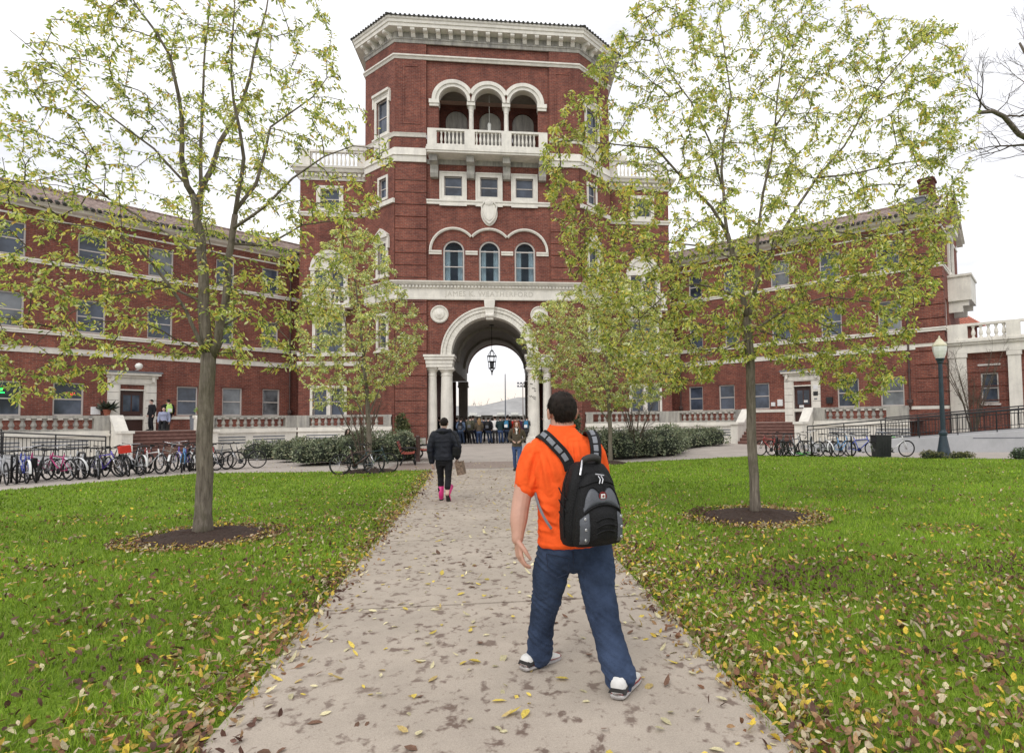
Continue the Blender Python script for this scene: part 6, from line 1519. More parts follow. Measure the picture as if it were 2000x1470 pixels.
up_=patch('upper_panel','pack_grey',-.125,.125,lambda u:arcz(u)+.004,lambda u:max(arcz(u)+.01,heart(u)),.006,28,14,puff=.006)
patch('lower_pocket','pack_black',-.088,.088,lambda u:.018,lambda u:arcz(u)-.006-.02*(abs(u)/.09)**4,.010,24,16,puff=.014)
for s in (-1,1):
    a,b=sorted((s*.088,s*.142)); sp_=patch('side_panel','pack_grey',a,b,lambda u:.02+.5*max(0,.1-abs(u)),lambda u:arcz(u)-.010,.006,8,14)
    for z in (.06,.125,.19): 
        m=MB(); q=fsurf(s*.116,z*.9,.008); m.lathe([(.006,0),(.0085,.002),(.006,.004),(.0045,.001)],q,10,[(1,0,0),(0,0,1),(0,-1,0)]); m.build('eyelet',M['silver'],sp_,world=False)
# piping: arches of cord over the pocket and the top flap
for nm,f,r_ in (('piping',lambda u:(u,arcz(u)),.005),('piping',lambda u:(u,.375-2.6*u*u),.004),('zip',lambda u:(u,heart(u)+.006),.004)):
    m=MB(); us=np.linspace(-.118,.118,30); m.tube([fsurf(f(u)[0],f(u)[1],.006) for u in us],r_,6); m.build(nm,M['pack_black'],pack,world=False)
for z in (.085,.12,.155):
    m=MB(); m.tube([fsurf(u,z+.02*(1-(u/.07)**2),.026) for u in np.linspace(-.066,.066,12)],.0045,5); m.build('piping',M['pack_black'],pack,world=False)
m=MB(); q=fsurf(0.0,.292,.008); ax_=[(1,0,0),(0,.12,1),(0,-1,.12)]
m.lathe([(.026,0),(.028,.003),(.026,.006),(.022,.004)],q,20,ax_); bd=m.build('badge',M['pack_black'],pack,world=False)
m=MB(); m.lathe([(.0235,.0045),(.0245,.0065),(.0225,.0075),(.0215,.0045)],q,20,ax_); m.build('badge_ring',M['shoe_red'],bd,world=False)
m=MB(); m.box(q[0]-.014,q[0]+.014,q[1]-.011,q[1]-.004,q[2]-.013,q[2]+.013); bs_=m.build('badge_shield',M['shoe_white'],bd,world=False,bevel=.003)
m=MB(); m.box(q[0]-.0025,q[0]+.0025,q[1]-.0125,q[1]-.0105,q[2]-.0075,q[2]+.0075); m.box(q[0]-.0075,q[0]+.0075,q[1]-.0122,q[1]-.0102,q[2]-.0025,q[2]+.0025); m.build('badge_cross',M['shoe_red'],bd,world=False)
m=MB(); limb(m,[(-.055,-.10,.468),(-.045,-.118,.495),(0,-.125,.506),(.045,-.118,.495),(.055,-.10,.468)],[.014,.02,.023,.02,.014],10); m.build('handle',M['rubber'],pack,smooth=True,world=False)
m=MB(); m.tube([(-.062,-.12,.49),(-.085,-.15,.445),(-.10,-.165,.41)],.006,6); m.build('handle_cable',M['silver'],pack,world=False)
m=MB(); 
for dx in (-.012,.006): m.tube([(dx,-.222,.405),(dx+.008,-.232,.385),(dx-.002,-.238,.362)],.004,5)
m.tube([(-.025,-.21,.415),(.03,-.215,.405)],.004,5); m.build('zip_pull',M['silver'],pack,world=False)
m=MB(); 
for s in (-1,):
    for z0 in (.13,.20,.27): m.tube([(-.168,-.02,z0+.06),(-.176,-.07,z0+.03),(-.17,-.13,z0+.0)],.004,5)
m.tube([(-.174,-.1,.05),(-.177,-.1,.2),(-.168,-.1,.36),(-.13,-.09,.46)],.0045,5); m.build('side_zip',M['pack_black'],pack,world=False)
# straps run over his shoulders; points are worked out in his frame, then turned into the pack's
def mp_(p):
    x,y=rot2(p[0]-.012,p[1]+.135,-PK_Y); return (x,y,p[2]-.86)
def ribbon(name,mt,pts,wd,th,par,wv=(1,0,0),off=0):
    P=[np.array(p,float) for p in pts]; P=resample(P,.02); m=MB(); n=len(P); V=[]
    for i,p in enumerate(P):
        t=P[min(i+1,n-1)]-P[max(i-1,0)]; t/=np.linalg.norm(t); a=np.array(wv,float); a=a-t*(a@t); a/=np.linalg.norm(a); b=np.cross(a,t)
        if b@(p-np.array([-.08,.03,1.36]))<0: b=-b
        p=p+b*off
        for sx,sy in ((-1,-1),(1,-1),(1,1),(-1,1)): V.append(mp_(p+a*sx*wd/2+b*sy*th/2))
    F=[(i*4+k,i*4+(k+1)%4,(i+1)*4+(k+1)%4,(i+1)*4+k) for i in range(n-1) for k in range(4)]+[(3,2,1,0),tuple((n-1)*4+k for k in range(4))]
    m.add(V,F); return m.build(name,M[mt],par,world=False,bevel=.003)
SLp=[(-.062,-.158,1.285),(-.075,-.153,1.335),(-.105,-.142,1.385),(-.145,-.122,1.43),(-.19,-.085,1.478),(-.222,-.03,1.502),(-.232,.04,1.492),(-.222,.10,1.44),(-.20,.14,1.33),(-.20,.15,1.2)]
SRp=[(.092,-.135,1.285),(.095,-.131,1.335),(.10,-.122,1.385),(.10,-.104,1.43),(.095,-.07,1.478),(.082,-.01,1.512),(.072,.06,1.49),(.07,.12,1.42),(.08,.155,1.3),(.08,.16,1.2)]
def smooth(P,k=6):
    P=[np.array(p,float) for p in P]; P=[2*P[0]-P[1]]+P+[2*P[-1]-P[-2]]; Q=[]
    for i in range(1,len(P)-2):
        for j in range(k):
            t=j/k; a,b,c,d=P[i-1],P[i],P[i+1],P[i+2]; Q.append(.5*((2*b)+(c-a)*t+(2*a-5*b+4*c-d)*t*t+(3*b-a-3*c+d)*t**3))
    return Q+[P[-2]]
for SP,wv in ((SLp,(.75,-.25,.55)),(SRp,(1,.1,.05))):
    st=ribbon('strap','pack_black',smooth(SP),.070,.016,pack,wv)
    Q=smooth(SP)
    for i in range(4):
        seg=Q[7+i*6:7+i*6+6]
        ribbon('strap_pad','strap_grey',seg,.030,.006,st,wv,.010)
ribbon('lower_strap','strap_grey',smooth([(-.25,.10,1.22),(-.272,.01,1.18),(-.262,-.07,1.10),(-.225,-.135,1.01),(-.18,-.165,.94)]),.020,.005,pack,(.5,-.6,.3))
# ---- other people: one continuous body each, clothes and hair as parts
def figure(name, label, loc, rz, h=1.7, pose='stand', top='black_cloth', legs='denim_light', hair='hair_dark', hairlen=0, shoes='rubber', skin='skin_pale', vox=.013, hood=None, boots=None, seed=0, wide=1.0, arms=None, feet=None, coat=.86, group=None, cap=None, lean=0.0, scarf=None, buff=0):
    s=h/1.75; T_=thing('person',label,'person',loc,rz,group); w=wide
    def S(p): return (p[0]*s,p[1]*s,p[2]*s)
    F=feet or {'stand':[(-.10,.0,.08),(.10,.02,.08)],'walk':[(-.09,.20,.08),(.10,-.25,.12)]}.get(pose,[(-.1,.55,.08),(.12,.52,.08)])
    sit=pose=='sit'
    hip=.48 if sit else .90
    dz=hip-.90
    A=arms or [[(-.19*w,.0,1.40),(-.25*w,-.02,1.14),(-.25*w,.06,.90)],[(.19*w,.0,1.40),(.25*w,-.02,1.14),(.25*w,.06,.90)]]
    A=[[(p[0],p[1],p[2]+dz) for p in a] for a in A]
    knees=[]
    for i,f in enumerate(F):
        hx=(-.09,.09)[i]
        knees.append((f[0],.45,.48) if sit else ((hx+f[0])/2+.0,(f[1])/2+.05,.49))
    B=MB(); hc=S((0,.03+lean,1.635+dz)); at=head(B,hc,0,s*.98)
    limb(B,[S((0,-.0,1.40+dz)),S((0,.005+lean*.6,1.50+dz)),S((0,.02+lean,1.58+dz))],[.07*s,.054*s,.052*s],10)
    loft(B,[(z*s+dz*s,0,lean*.5*s*(1 if z>1.2 else 0),rx*s*w,ry*s) for z,rx,ry in ((.84,.14,.10),(1.0,.13,.10),(1.2,.15,.10),(1.36,.16,.09),(1.44,.10,.07))],14)
    for i,a in enumerate(A):
        limb(B,[S(p) for p in a],[.048*s,.04*s,.027*s],9)
        d=Vector(a[2])-Vector(a[1]); hand(B,S(a[2]),d,(1 if i==0 else -1,.2,0),1 if i==0 else -1,s*1.0,.5)
    for i,f in enumerate(F): limb(B,[S(((-.09,.09)[i],0,hip)),S(knees[i]),S((f[0],f[1],f[2]))],[.075*s,.055*s,.04*s],9)
    fused(B,'body',vox*.62,M[skin],T_,2)
    U=MB(); cz=coat
    loft(U,[((z+dz)*s,0,(lean*.5 if z>1.2 else 0)*s,rx*s*w,ry*s) for z,rx,ry in ((cz,.175+buff,.135+buff),(cz+.06,.178+buff,.138+buff),(1.05,.165+buff,.125+buff),(1.2,.178+buff,.128+buff),(1.33,.185+buff,.122+buff),(1.42,.16+buff,.095+buff),(1.475,.085,.07))],18,0,(0,0),2.3)
    for a in A:
        e=np.array(a[2]); m_=np.array(a[1]); e=m_+(e-m_)*.93; limb(U,[S(a[0]),S(a[1]),S(tuple(e))],[(.075+buff)*s,(.062+buff*.8)*s,(.05+buff*.5)*s],12)
    if hood: limb(U,[S((-.13,-.02,1.46+dz)),S((0,-.09,1.47+dz)),S((.13,-.02,1.46+dz))],[.05*s,.075*s,.05*s],10); limb(U,[S((-.12,.0,1.48+dz)),S((-.05,.09,1.45+dz)),S((.05,.09,1.45+dz)),S((.12,.0,1.48+dz))],[.045*s]*4,10)
    fq=(lambda p: .005*(.5-abs(sin(p[2]*30/s+.8*mnoise.noise(Vector((p[0]*6,p[1]*6,p[2]*3))))))+.008*mnoise.noise(Vector((p[0]*16,p[1]*16,p[2]*16)))) if buff else wrinkle(.009,.006,9,9,seed)
    fused(U,'jacket',vox*.8,M[top],T_,2,fq)
    Jm=MB()
    if sit: loft(Jm,[((z)*s,0,0,rx*s*w,ry*s) for z,rx,ry in ((.38,.15,.14),(.46,.17,.15),(.58,.165,.13))],16)
    else: loft(Jm,[(z*s,0,0,rx*s*w,ry*s) for z,rx,ry in ((.74,.13,.105),(.82,.17,.13),(.95,.165,.12))],16)
    for i,f in enumerate(F): limb(Jm,[S(((-.09,.09)[i],0,hip-.06)),S(knees[i]),S((f[0]*.75+knees[i][0]*.25,f[1]*.75+knees[i][1]*.25,f[2]+.13) if boots else (f[0],f[1],f[2]+.02))],[.095*s,.068*s,.062*s],12)
    fused(Jm,'trousers',vox*.8,M[legs],T_,3,wrinkle(.006,.005,9,16,seed))
    for i,f in enumerate(F):
        up=f[2]>.11
        shoe(T_,(f[0]*s,f[1]*s+.05,max(0,(f[2]-.09)*s)),R((8,-8)[i]),R(-55) if up and boots else (R(-18) if up else 0),.27*s,.095*s,boots or shoes,'rubber',None,.1,'boot' if boots else 'shoe',.30*s if boots else 0)
    def hl_(az,el):
        a=abs(az); 
        if hairlen>0.02: return el>.55 if a<.7 else el>-.9
        return el>.6 if a<.75 else (el>.1 if a<1.3 else (el>-.2 if a<1.9 else el>-.75))
    def lg(mb):
        if hairlen>.05:
            for q in (range(-4,5) if not sit else range(-5,6)):
                a=pi+q*.33; x,y=sin(a)*.075*s,cos(a)*.09*s
                limb(mb,[(hc[0]+x,hc[1]+y,hc[2]+.03),(hc[0]+x*1.25,hc[1]+y*1.2-.01,hc[2]-.09),(hc[0]+x*1.35,hc[1]+y*1.3-.02,hc[2]-.09-hairlen*.6),(hc[0]+x*1.15,hc[1]+y*1.2-.01,hc[2]-.09-hairlen)],[.03,.036,.03,.012],8)
            for e in (-1,1): limb(mb,[(hc[0]+e*.06*s,hc[1]+.06*s,hc[2]+.05),(hc[0]+e*.088*s,hc[1]+.04*s,hc[2]-.05),(hc[0]+e*.095*s,hc[1]+.05*s,hc[2]-.12-hairlen*.4),(hc[0]+e*.09*s,hc[1]+.07*s,hc[2]-.1-hairlen)],[.02,.03,.032,.014],8)
    hair_cap(T_,(hc[0],hc[1]-.005,hc[2]+.015),(.086*s,.106*s,.108*s),M[hair],hl_,0,.05,24,seed,lg)
    if cap:
        m=MB(); q=[(.09*s*cos(a),hc[2]+.03*s+.09*s*sin(a)) for a in np.linspace(0,1.5,6)]; m.lathe(q,(hc[0],hc[1],0),14); m.build('cap',M[cap],T_,smooth=True,world=False)
    if scarf:
        m=MB(); limb(m,[S((-.07,.06,1.48+dz)),S((0,.11,1.44+dz)),S((.07,.06,1.48+dz))],[.04*s]*3,8); limb(m,[S((0,.12,1.44+dz)),S((.0,.145,1.30+dz))],[.05*s,.03*s],8,.6); m.build('scarf',M[scarf],T_,smooth=True,world=False)
    if pose!='back': eyes(T_,at,hc)
    T_['hs']=0; del T_['hs']
    return T_
def daypack(label, loc, rz, mt, k=1.0, trim='pack_grey', group=None):
    t=thing('backpack',label,'backpack',loc,rz,group)
    m=MB(); vs=[]; n=20; rings=[(0,.12,.07),(.03,.14,.085),(.2,.145,.09),(.33,.135,.08),(.42,.10,.055),(.45,.06,.03)]
    for z,rx,ry in rings:
        for q in range(n): x,y=supr(2*pi*q/n,3.2); vs.append((rx*x*k,(-.08+ry*y)*k,z*k))
    N_=len(rings); m.add(vs,[(i*n+q,i*n+(q+1)%n,(i+1)*n+(q+1)%n,(i+1)*n+q) for i in range(N_-1) for q in range(n)]+[tuple(range(n-1,-1,-1)),tuple((N_-1)*n+q for q in range(n))]); m.build('main_bag',M[mt],t,smooth=True,world=False)
    m=MB(); m.box(-.10*k,.10*k,-.205*k,-.15*k,.03*k,.22*k); m.build('front_pocket',M[trim],t,world=False,bevel=.02*k)
    for e in (-1,1):
        m=MB(); m.tube([(e*.07*k,-.01,.42*k),(e*.095*k,.07*k,.50*k),(e*.1*k,.17*k,.44*k),(e*.11*k,.2*k,.25*k)],.022*k,6,flat=.5); m.build('strap',M[mt],t,world=False)
    return t

figure('person','woman in dark puffer jacket and pink rubber boots walking toward the arch',(-1.42,12.55,.02),R(-3),1.69,'walk','puffer','black_cloth','hair_dark',0,skin='skin_pale',vox=.009,hood=True,boots='pink',seed=3,wide=1.06,coat=.86,buff=.022,
   feet=[(-.085,.10,.09),(.10,-.22,.17)],arms=[[(-.20,.0,1.38),(-.28,-.02,1.12),(-.26,.03,.80)],[(.20,.0,1.38),(.30,-.06,1.13),(.27,.06,.90)]])
cp=thing('shopping_bag','brown paper bag with pale pattern hanging from the hand of the woman in pink boots','bag',(-1.10,12.60,.53),R(-10))
m=MB(); m.hexa([(-.03,-.11,0),(.10,-.11,.02),(.10,.11,.02),(-.03,.11,0),(-.09,-.12,.27),(.045,-.12,.29),(.045,.12,.29),(-.09,.12,.27)]); M['kraft']=mat('printed_brown_paper',(.10,.055,.035),.7,.6,18,col2=(.38,.27,.2)); m.build('bag_body',M['kraft'],cp,world=False)
m=MB(); m.tube([(-.05,-.05,.28),(-.06,-.03,.36),(-.06,.03,.36),(-.05,.05,.28)],.005,5); m.build('bag_handle',M['kraft'],cp,world=False)
sb=thing('shoulder_bag','flat black shoulder bag at the hip of the woman in the puffer jacket','bag',(-1.20,12.45,.90),R(-15))
m=MB(); m.box(-.03,.12,-.07,-.01,.02,.22); m.build('bag_body',M['pack_black'],sb,world=False,bevel=.03); m=MB(); m.tube([(.1,-.03,.25),(.02,.0,.45),(-.1,.02,.56)],.012,5); m.build('bag_strap',M['pack_black'],sb,world=False)
figure('person','young woman with long auburn hair and olive jacket facing the camera',(.10,19.77,.02),R(176),1.63,'walk','olive','denim_light','hair_red',.24,'rubber','skin_pale',.010,True,None,5,.98,
   arms=[[(-.19,.0,1.38),(-.27,-.06,1.14),(-.14,.13,1.04)],[(.19,.0,1.38),(.27,-.06,1.14),(.14,.13,1.04)]],feet=[(-.07,.14,.085),(.08,-.12,.10)],scarf='white_cloth',coat=.84)
# the crowd gathered under the arch, seen from behind
G=[ # px-free plan positions (x, y), height, top, legs, hair, hair length, pack, label
 (-3.30,38.3,1.66,'denimshirt','denim','hair_dark',0,'pack_black','person in pale denim shirt with dark backpack at the left of the crowd'),
 (-2.72,38.4,1.76,'camo','black_cloth','hair_dark',0,'camo','person with big camouflage backpack and black trousers in the crowd'),
 (-2.16,38.3,1.62,'olive','denim_light','hair_blond',.3,None,'person with long fair hair and jeans in the crowd under the arch'),
 (-1.60,38.35,1.68,'black_cloth','denim','hair_dark',0,'pack_black','person in black jacket with black backpack in middle of the crowd'),
 (-1.18,38.45,1.74,'white_cloth','grey_cloth','hair_dark',0,None,'person in white top and red cap in the crowd under the arch'),
 (-.84,38.3,1.72,'teal_cloth','denim_light','hair_dark',0,None,'person in dark teal jacket and blue jeans right of the white top'),
 (-.42,38.35,1.76,'black_cloth','denim','hair_dark',0,'blue_pack','person in black with small bright blue backpack in the crowd'),
 (.10,38.5,1.68,'red_cloth','black_cloth','hair_dark',0,'pack_black','person in red jacket partly behind the auburn haired woman'),
 (.82,38.3,1.70,'grey_cloth','grey_cloth','hair_dark',0,'blue_pack','person with blue and white backpack at the right of the crowd'),
 (1.08,38.9,1.76,'black_cloth','black_cloth','hair_dark',0,None,'tall person all in black beside the right arch column'),
 (-3.62,39.1,1.70,'black_cloth','denim','hair_dark',0,None,'person in black behind the pale denim shirt by the left column'),
 (-2.62,39.3,1.80,'grey_cloth','denim','hair_dark',0,None,'tall dark haired person just behind the camouflage backpack'),
 (-2.32,39.4,1.66,'navy','denim','hair_dark',0,None,'dark haired person behind the person with long fair hair'),
 (-.62,39.5,1.70,'navy','denim','hair_dark',0,None,'person in navy behind the dark teal jacket'),
 (-.06,39.5,1.68,'grey_cloth','denim','hair_dark',0,None,'dark haired person behind the red jacket in the crowd'),
 (.52,39.3,1.66,'purple_cloth','denim','hair_dark',0,None,'person in dark purple between red jacket and blue backpack'),
 (-3.05,39.7,1.72,'black_cloth','black_cloth','hair_dark',0,None,'person in black in the back row behind the pale denim shirt'),
 (-1.95,39.7,1.70,'navy','black_cloth','hair_dark',0,None,'person in dark blue in the back row left of the black backpack'),
 (-1.40,39.6,1.64,'black_cloth','denim','hair_dark',0,None,'short person in black in the back row behind the white top'),
 (-.28,39.9,1.74,'black_cloth','black_cloth','hair_dark',0,None,'person in black in the back row behind the blue backpack'),
 (.32,40.0,1.72,'black_cloth','black_cloth','hair_dark',0,None,'person in black in the back row right of the red jacket'),
 (-3.42,39.9,1.76,'grey_cloth','black_cloth','hair_dark',0,None,'tall person in grey in the back row by the left column'),
 (-4.72,39.2,1.74,'black_cloth','black_cloth','hair_dark',0,None,'person in black standing between the left pair of columns'),
 (1.9,39.3,1.74,'black_cloth','black_cloth','hair_dark',0,None,'person in black standing between the right pair of columns'),
]
PKL={0:'black backpack on the person in pale denim shirt at the left of the crowd',1:'big camouflage backpack on the person in black trousers in the crowd',3:'black backpack on the black jacket in the middle of the crowd',
 6:'small bright blue backpack on the person in black right of the teal jacket',7:'black backpack on the red jacket behind the auburn haired woman',8:'blue and white backpack at the right end of the crowd'}
for i,(x,y,h,tp,lg_,hr,hl2,pk,lab) in enumerate(G):
    rz=R(random.uniform(-14,14))
    figure('person',lab,(x,y,.262),rz,h,'back',tp,lg_,hr,hl2,vox=.02,seed=i*3.1,group='crowd waiting under the arch',cap='red_cloth' if tp=='white_cloth' else None,
       arms=[[(-.19,.0,1.40),(-.26,-.02,1.15),(-.2,.12,.98)],[(.19,.0,1.40),(.26,-.02,1.15),(.22,.10,.95)]])
    if pk:
        px_,py_=rot2(0,-.13,rz); daypack(PKL[i],(x+px_,y+py_,.262+.98*h/1.75),rz,pk,1.0,'pack_grey' if pk!='blue_pack' else 'white_cloth',group='backpacks in the crowd')
# three people at the left wing door, one sitting behind the hedge
dx,dy,_=LW(5.85,1.6,0); figure('person','person in black with lime and white backpack at the left wing door',(dx,dy,1.4),R(40),1.74,'back','black_cloth','black_cloth','hair_dark',0,vox=.018,seed=71)
q=rot2(0,-.13,R(40)); daypack('lime and white backpack worn by the person at the left door',(dx+q[0],dy+q[1],1.4+.98),R(40),'lime',1.05,'white_cloth')
dx,dy,_=LW(6.35,2.6,0); figure('person','person in pale lilac shirt sitting by the left wing door',(dx,dy,1.4),R(200),1.7,'sit','lilac','black_cloth','hair_dark',0,vox=.018,seed=73,lean=.1)
bx_,by_,_=LW(6.35,2.6,0); m=MB(); m.box(bx_-.2,bx_+.2,by_-.18,by_+.18,1.4,1.83); st_=thing('stool','low dark stool under the person in lilac by the left door','stool',(bx_,by_,1.4)); m.build('seat_block',M['metal_dark'],st_,bevel=.02)
dx,dy,_=LW(6.55,1.3,0); figure('person','person in dark clothes half hidden by the left door jamb',(dx,dy,1.4),R(150),1.72,'stand','black_cloth','black_cloth','hair_dark',0,vox=.018,seed=75)
figure('person','dark haired person in black and red sitting behind the left hedge',(-7.62,28.6,.12),R(-140),1.68,'sit','black_cloth','red_cloth','hair_dark',.12,vox=.014,seed=77,lean=.1)
sw=thing('low_seat','plain stone seat behind the left hedge under the sitting person','seat',(-7.65,28.65,.06)); m=MB(); m.box(-8.4,-6.9,28.4,28.85,.06,.52); m.build('seat_slab',M['stone_grey'],sw,bevel=.02)
# ------------------------------------------------------------------ bicycles
def paint(name, col): M[name] = mat(name, col, .35, .12, 5, .03, 60, spec=.5, coat=.4); return M[name]
for nm,c in dict(paint_blue=(.03,.05,.36),paint_bright_blue=(.05,.09,.55),paint_silver=(.42,.43,.45),paint_black=(.015,.015,.017),paint_white=(.72,.72,.72),paint_magenta=(.45,.02,.16),paint_violet=(.13,.09,.5),paint_sky=(.10,.28,.55),paint_red=(.30,.02,.02),paint_green=(.12,.55,.12),paint_brown=(.06,.025,.02),paint_grey=(.16,.17,.18),paint_teal=(.012,.04,.045)).items(): paint(nm,c)
M['tyre']=mat('tyre_rubber',(.014,.014,.014),.8,.2); M['tyre_white']=mat('white_wall_tyre',(.55,.54,.52),.7,.1); M['rim']=mat('alloy_rim',(.45,.45,.47),.35,.1,metal=.7); M['chrome']=mat('chrome',(.6,.6,.62),.2,.05,metal=.9)
def torus(mb,c,R_,r,n=30,k=6):
    vs=[(c[0]+(R_+r*cos(2*pi*j/k))*cos(2*pi*i/n),c[1]+r*sin(2*pi*j/k),c[2]+(R_+r*cos(2*pi*j/k))*sin(2*pi*i/n)) for i in range(n) for j in range(k)]
    mb.add(vs,[(i*k+j,((i+1)%n)*k+j,((i+1)%n)*k+(j+1)%k,i*k+(j+1)%k) for i in range(n) for j in range(k)]); return mb
def bike_proto(style):
    """returns the root Empty; rides along +X, wheels on z=0"""
    r=.335; t=thing('bicycle','bicycle','bicycle',(0,-30,0)); rw,fw=(-.52,0,r),(.52,0,r); bb=(-.08,0,.28); st=(-.22,0,.80); hd=(.34,0,.80); hb=(.40,0,.66)
    m=MB()
    if style=='step':
        m.tube([hb,(.12,0,.42),bb],.021,7); m.tube([(.37,0,.74),(.05,0,.52),(-.15,0,.48)],.014,7)
    else: m.tube([hb,bb],.021,7); m.tube([(.36,0,.76),(-.19,0,.70)],.017,7)
    m.tube([bb,st],.018,7); m.tube([(.405,0,.62),(.325,0,.86)],.022,7)
    for e in (-1,1): m.tube([(bb[0],e*.03,bb[2]),(rw[0],e*.06,rw[2])],.011,5); m.tube([(-.18,e*.025,.68),(rw[0],e*.06,rw[2])],.009,5)
    m.build('frame',M['paint_black'],t,smooth=True,world=False)
    m=MB(); 
    for e in (-1,1): m.tube([(.41,e*.05,.62),(.47,e*.06,.48),(.52,e*.06,r)],.013,6)
    m.tube([(.41,-.06,.625),(.41,.06,.625)],.018,6); m.build('fork',M['paint_black'] if style!='mtb' else M['chrome'],t,smooth=True,world=False)
    for c in (rw,fw):
        wv=MB(); torus(wv,c,r-.022,.013,32,5); w_=wv.build('wheel',M['rim'],t,smooth=True,world=False)
        m=MB(); torus(m,c,r-.004-.017,.021 if style!='mtb' else .027,32,6); 
        m2=MB(); torus(m2,c,r-.02,.0225 if style!='mtb' else .028,32,6); m2.build('tyre',M['tyre'],w_,smooth=True,world=False)
        m=MB()
        for i in range(14):
            a=2*pi*i/14; m.tube([(c[0]+.02*cos(a+.5),(-1)**i*.025,c[2]+.02*sin(a+.5)),(c[0]+(r-.03)*cos(a),0,c[2]+(r-.03)*sin(a))],.0022,3,cap=False)
        m.tube([(c[0],-.05,c[2]),(c[0],.05,c[2])],.02,6); m.build('spokes',M['chrome'],w_,world=False)
    m=MB()
    if style=='road': m.tube([(.33,0,.90),(.40,.0,.93)],.013,6); m.tube([(.42,-.20,.78),(.50,-.20,.84),(.47,-.20,.92),(.40,-.19,.93),(.40,.19,.93),(.47,.20,.92),(.50,.20,.84),(.42,.20,.78)],.0125,6)
    elif style=='step': m.tube([(.32,0,.86),(.31,0,1.02),(.36,0,1.04)],.012,6); m.tube([(.20,-.30,1.06),(.34,-.22,1.06),(.37,0,1.04),(.34,.22,1.06),(.20,.30,1.06)],.011,6)
    else: m.tube([(.32,0,.86),(.31,0,.95),(.38,0,.97)],.013,6); m.tube([(.34,-.31,.99),(.38,0,.97),(.34,.31,.99)],.0115,6)
    hbar=m.build('handlebar',M['chrome'] if style=='step' else M['iron'],t,smooth=True,world=False)
    m=MB()
    for e in (-1,1):
        m.tube([(.20,e*.30,1.06),(.26,e*.27,1.06)] if style=='step' else ([(.345,e*.31,.99),(.355,e*.2,.985)] if style=='mtb' else [(.43,e*.20,.785),(.48,e*.20,.82)]),.018,6)
    m.build('grips',M['tyre'],hbar,smooth=True,world=False)
    m=MB(); m.tube([st,(-.255,0,.93)],.013,6); m.build('seat_post',M['chrome'],t,smooth=True,world=False)
    m=MB(); vs=[]
    for x,wd,zt in ((-.40,.07,.97),(-.36,.085,.985),(-.28,.065,.975),(-.20,.025,.965),(-.13,.018,.955)):
        vs+=[(x,-wd,zt-.03),(x,-wd*.7,zt),(x,wd*.7,zt),(x,wd,zt-.03)]
    m.add(vs,[(i*4+k,i*4+(k+1)%4,(i+1)*4+(k+1)%4,(i+1)*4+k) for i in range(4) for k in range(4)]+[(3,2,1,0),(16,17,18,19)]); m.build('saddle',M['tyre'],t,world=False,bevel=.012)
    m=MB(); m.lathe([(.09,-.006),(.095,0),(.09,.006)],(bb[0],.05,bb[2]),16,[(1,0,0),(0,0,1),(0,1,0)]); m.tube([(bb[0],.06,bb[2]),(bb[0]+.12,.075,bb[2]-.11)],.01,5); m.tube([(bb[0],-.06,bb[2]),(bb[0]-.12,-.075,bb[2]+.11)],.01,5)
    m.box(bb[0]+.08,bb[0]+.16,.08,.16,bb[2]-.125,bb[2]-.10); m.box(bb[0]-.16,bb[0]-.08,-.16,-.08,bb[2]+.10,bb[2]+.125); m.tube([(bb[0],.05,bb[2]+.09),(rw[0],.05,rw[2]+.04)],.005,4); m.tube([(bb[0],.05,bb[2]-.09),(rw[0],.05,rw[2]-.04)],.005,4); m.build('crank',M['iron'],t,world=False)
    if style=='step':
        for c,a0,a1 in ((fw,20,150),(rw,15,185)):
            m=MB(); P=arc(c[0],c[2],r+.03,a0,a1,16)
            m.add([(x,e*.03,z) for x,z in P for e in (-1,1)],[(2*i,2*i+1,2*i+3,2*i+2) for i in range(16)]); m.build('mudguard',M['paint_white'],t,smooth=True,world=False)
    return t
PROTO={k:bike_proto(k) for k in ('mtb','step','road')}; used_p=set()
def repaint(root, names, mt):
    for ch in kids(root):
        if ch.name.split('.')[0] in names:
            ch.material_slots[0].link='OBJECT'; ch.material_slots[0].material=M[mt]
def basket(par, mt, x=.56, z=.72):
    m=MB(); 
    for zz,k in ((0,.8),(.09,.9),(.18,1.0)): m.tube([(x-.10*k,-.15*k,z+zz),(x+.12*k,-.15*k,z+zz),(x+.12*k,.15*k,z+zz),(x-.10*k,.15*k,z+zz),(x-.10*k,-.15*k,z+zz)],.006,4)
    for i in range(6):
        y=-.15+.06*i
        for xx in (-.10,.12): m.tube([(x+xx*.8,y*.8,z),(x+xx,y,z+.18)],.004,4)
    for i in range(4):
        xx=-.1+.073*i
        for yy in (-.15,.15): m.tube([(x+xx*.8,yy*.8,z),(x+xx,yy,z+.18)],.004,4)
    m.box(x-.08,x+.096,-.12,.12,z-.006,z); m.build('basket',M[mt],par,world=False)
def put_bike(style, x, y, heading, col, label, group, lean=8, fork=None, z=None, steer=0, lying=False):
    p=PROTO[style]; b=p if style not in used_p else copy_tree(p); used_p.add(style)
    b.location=(x,y,(g(y)-.01 if z is None else z)); b.rotation_mode='ZYX' if False else 'XYZ'
    b.rotation_euler=(R(lean),0,R(heading)) ; b['label']=label; b['group']=group
    repaint(b,('frame',),col)
    if style!='mtb' or fork: repaint(b,('fork',),fork or col)
    if lying: b.rotation_euler=(R(84),0,R(heading)); b.location.z+=.05
    return b
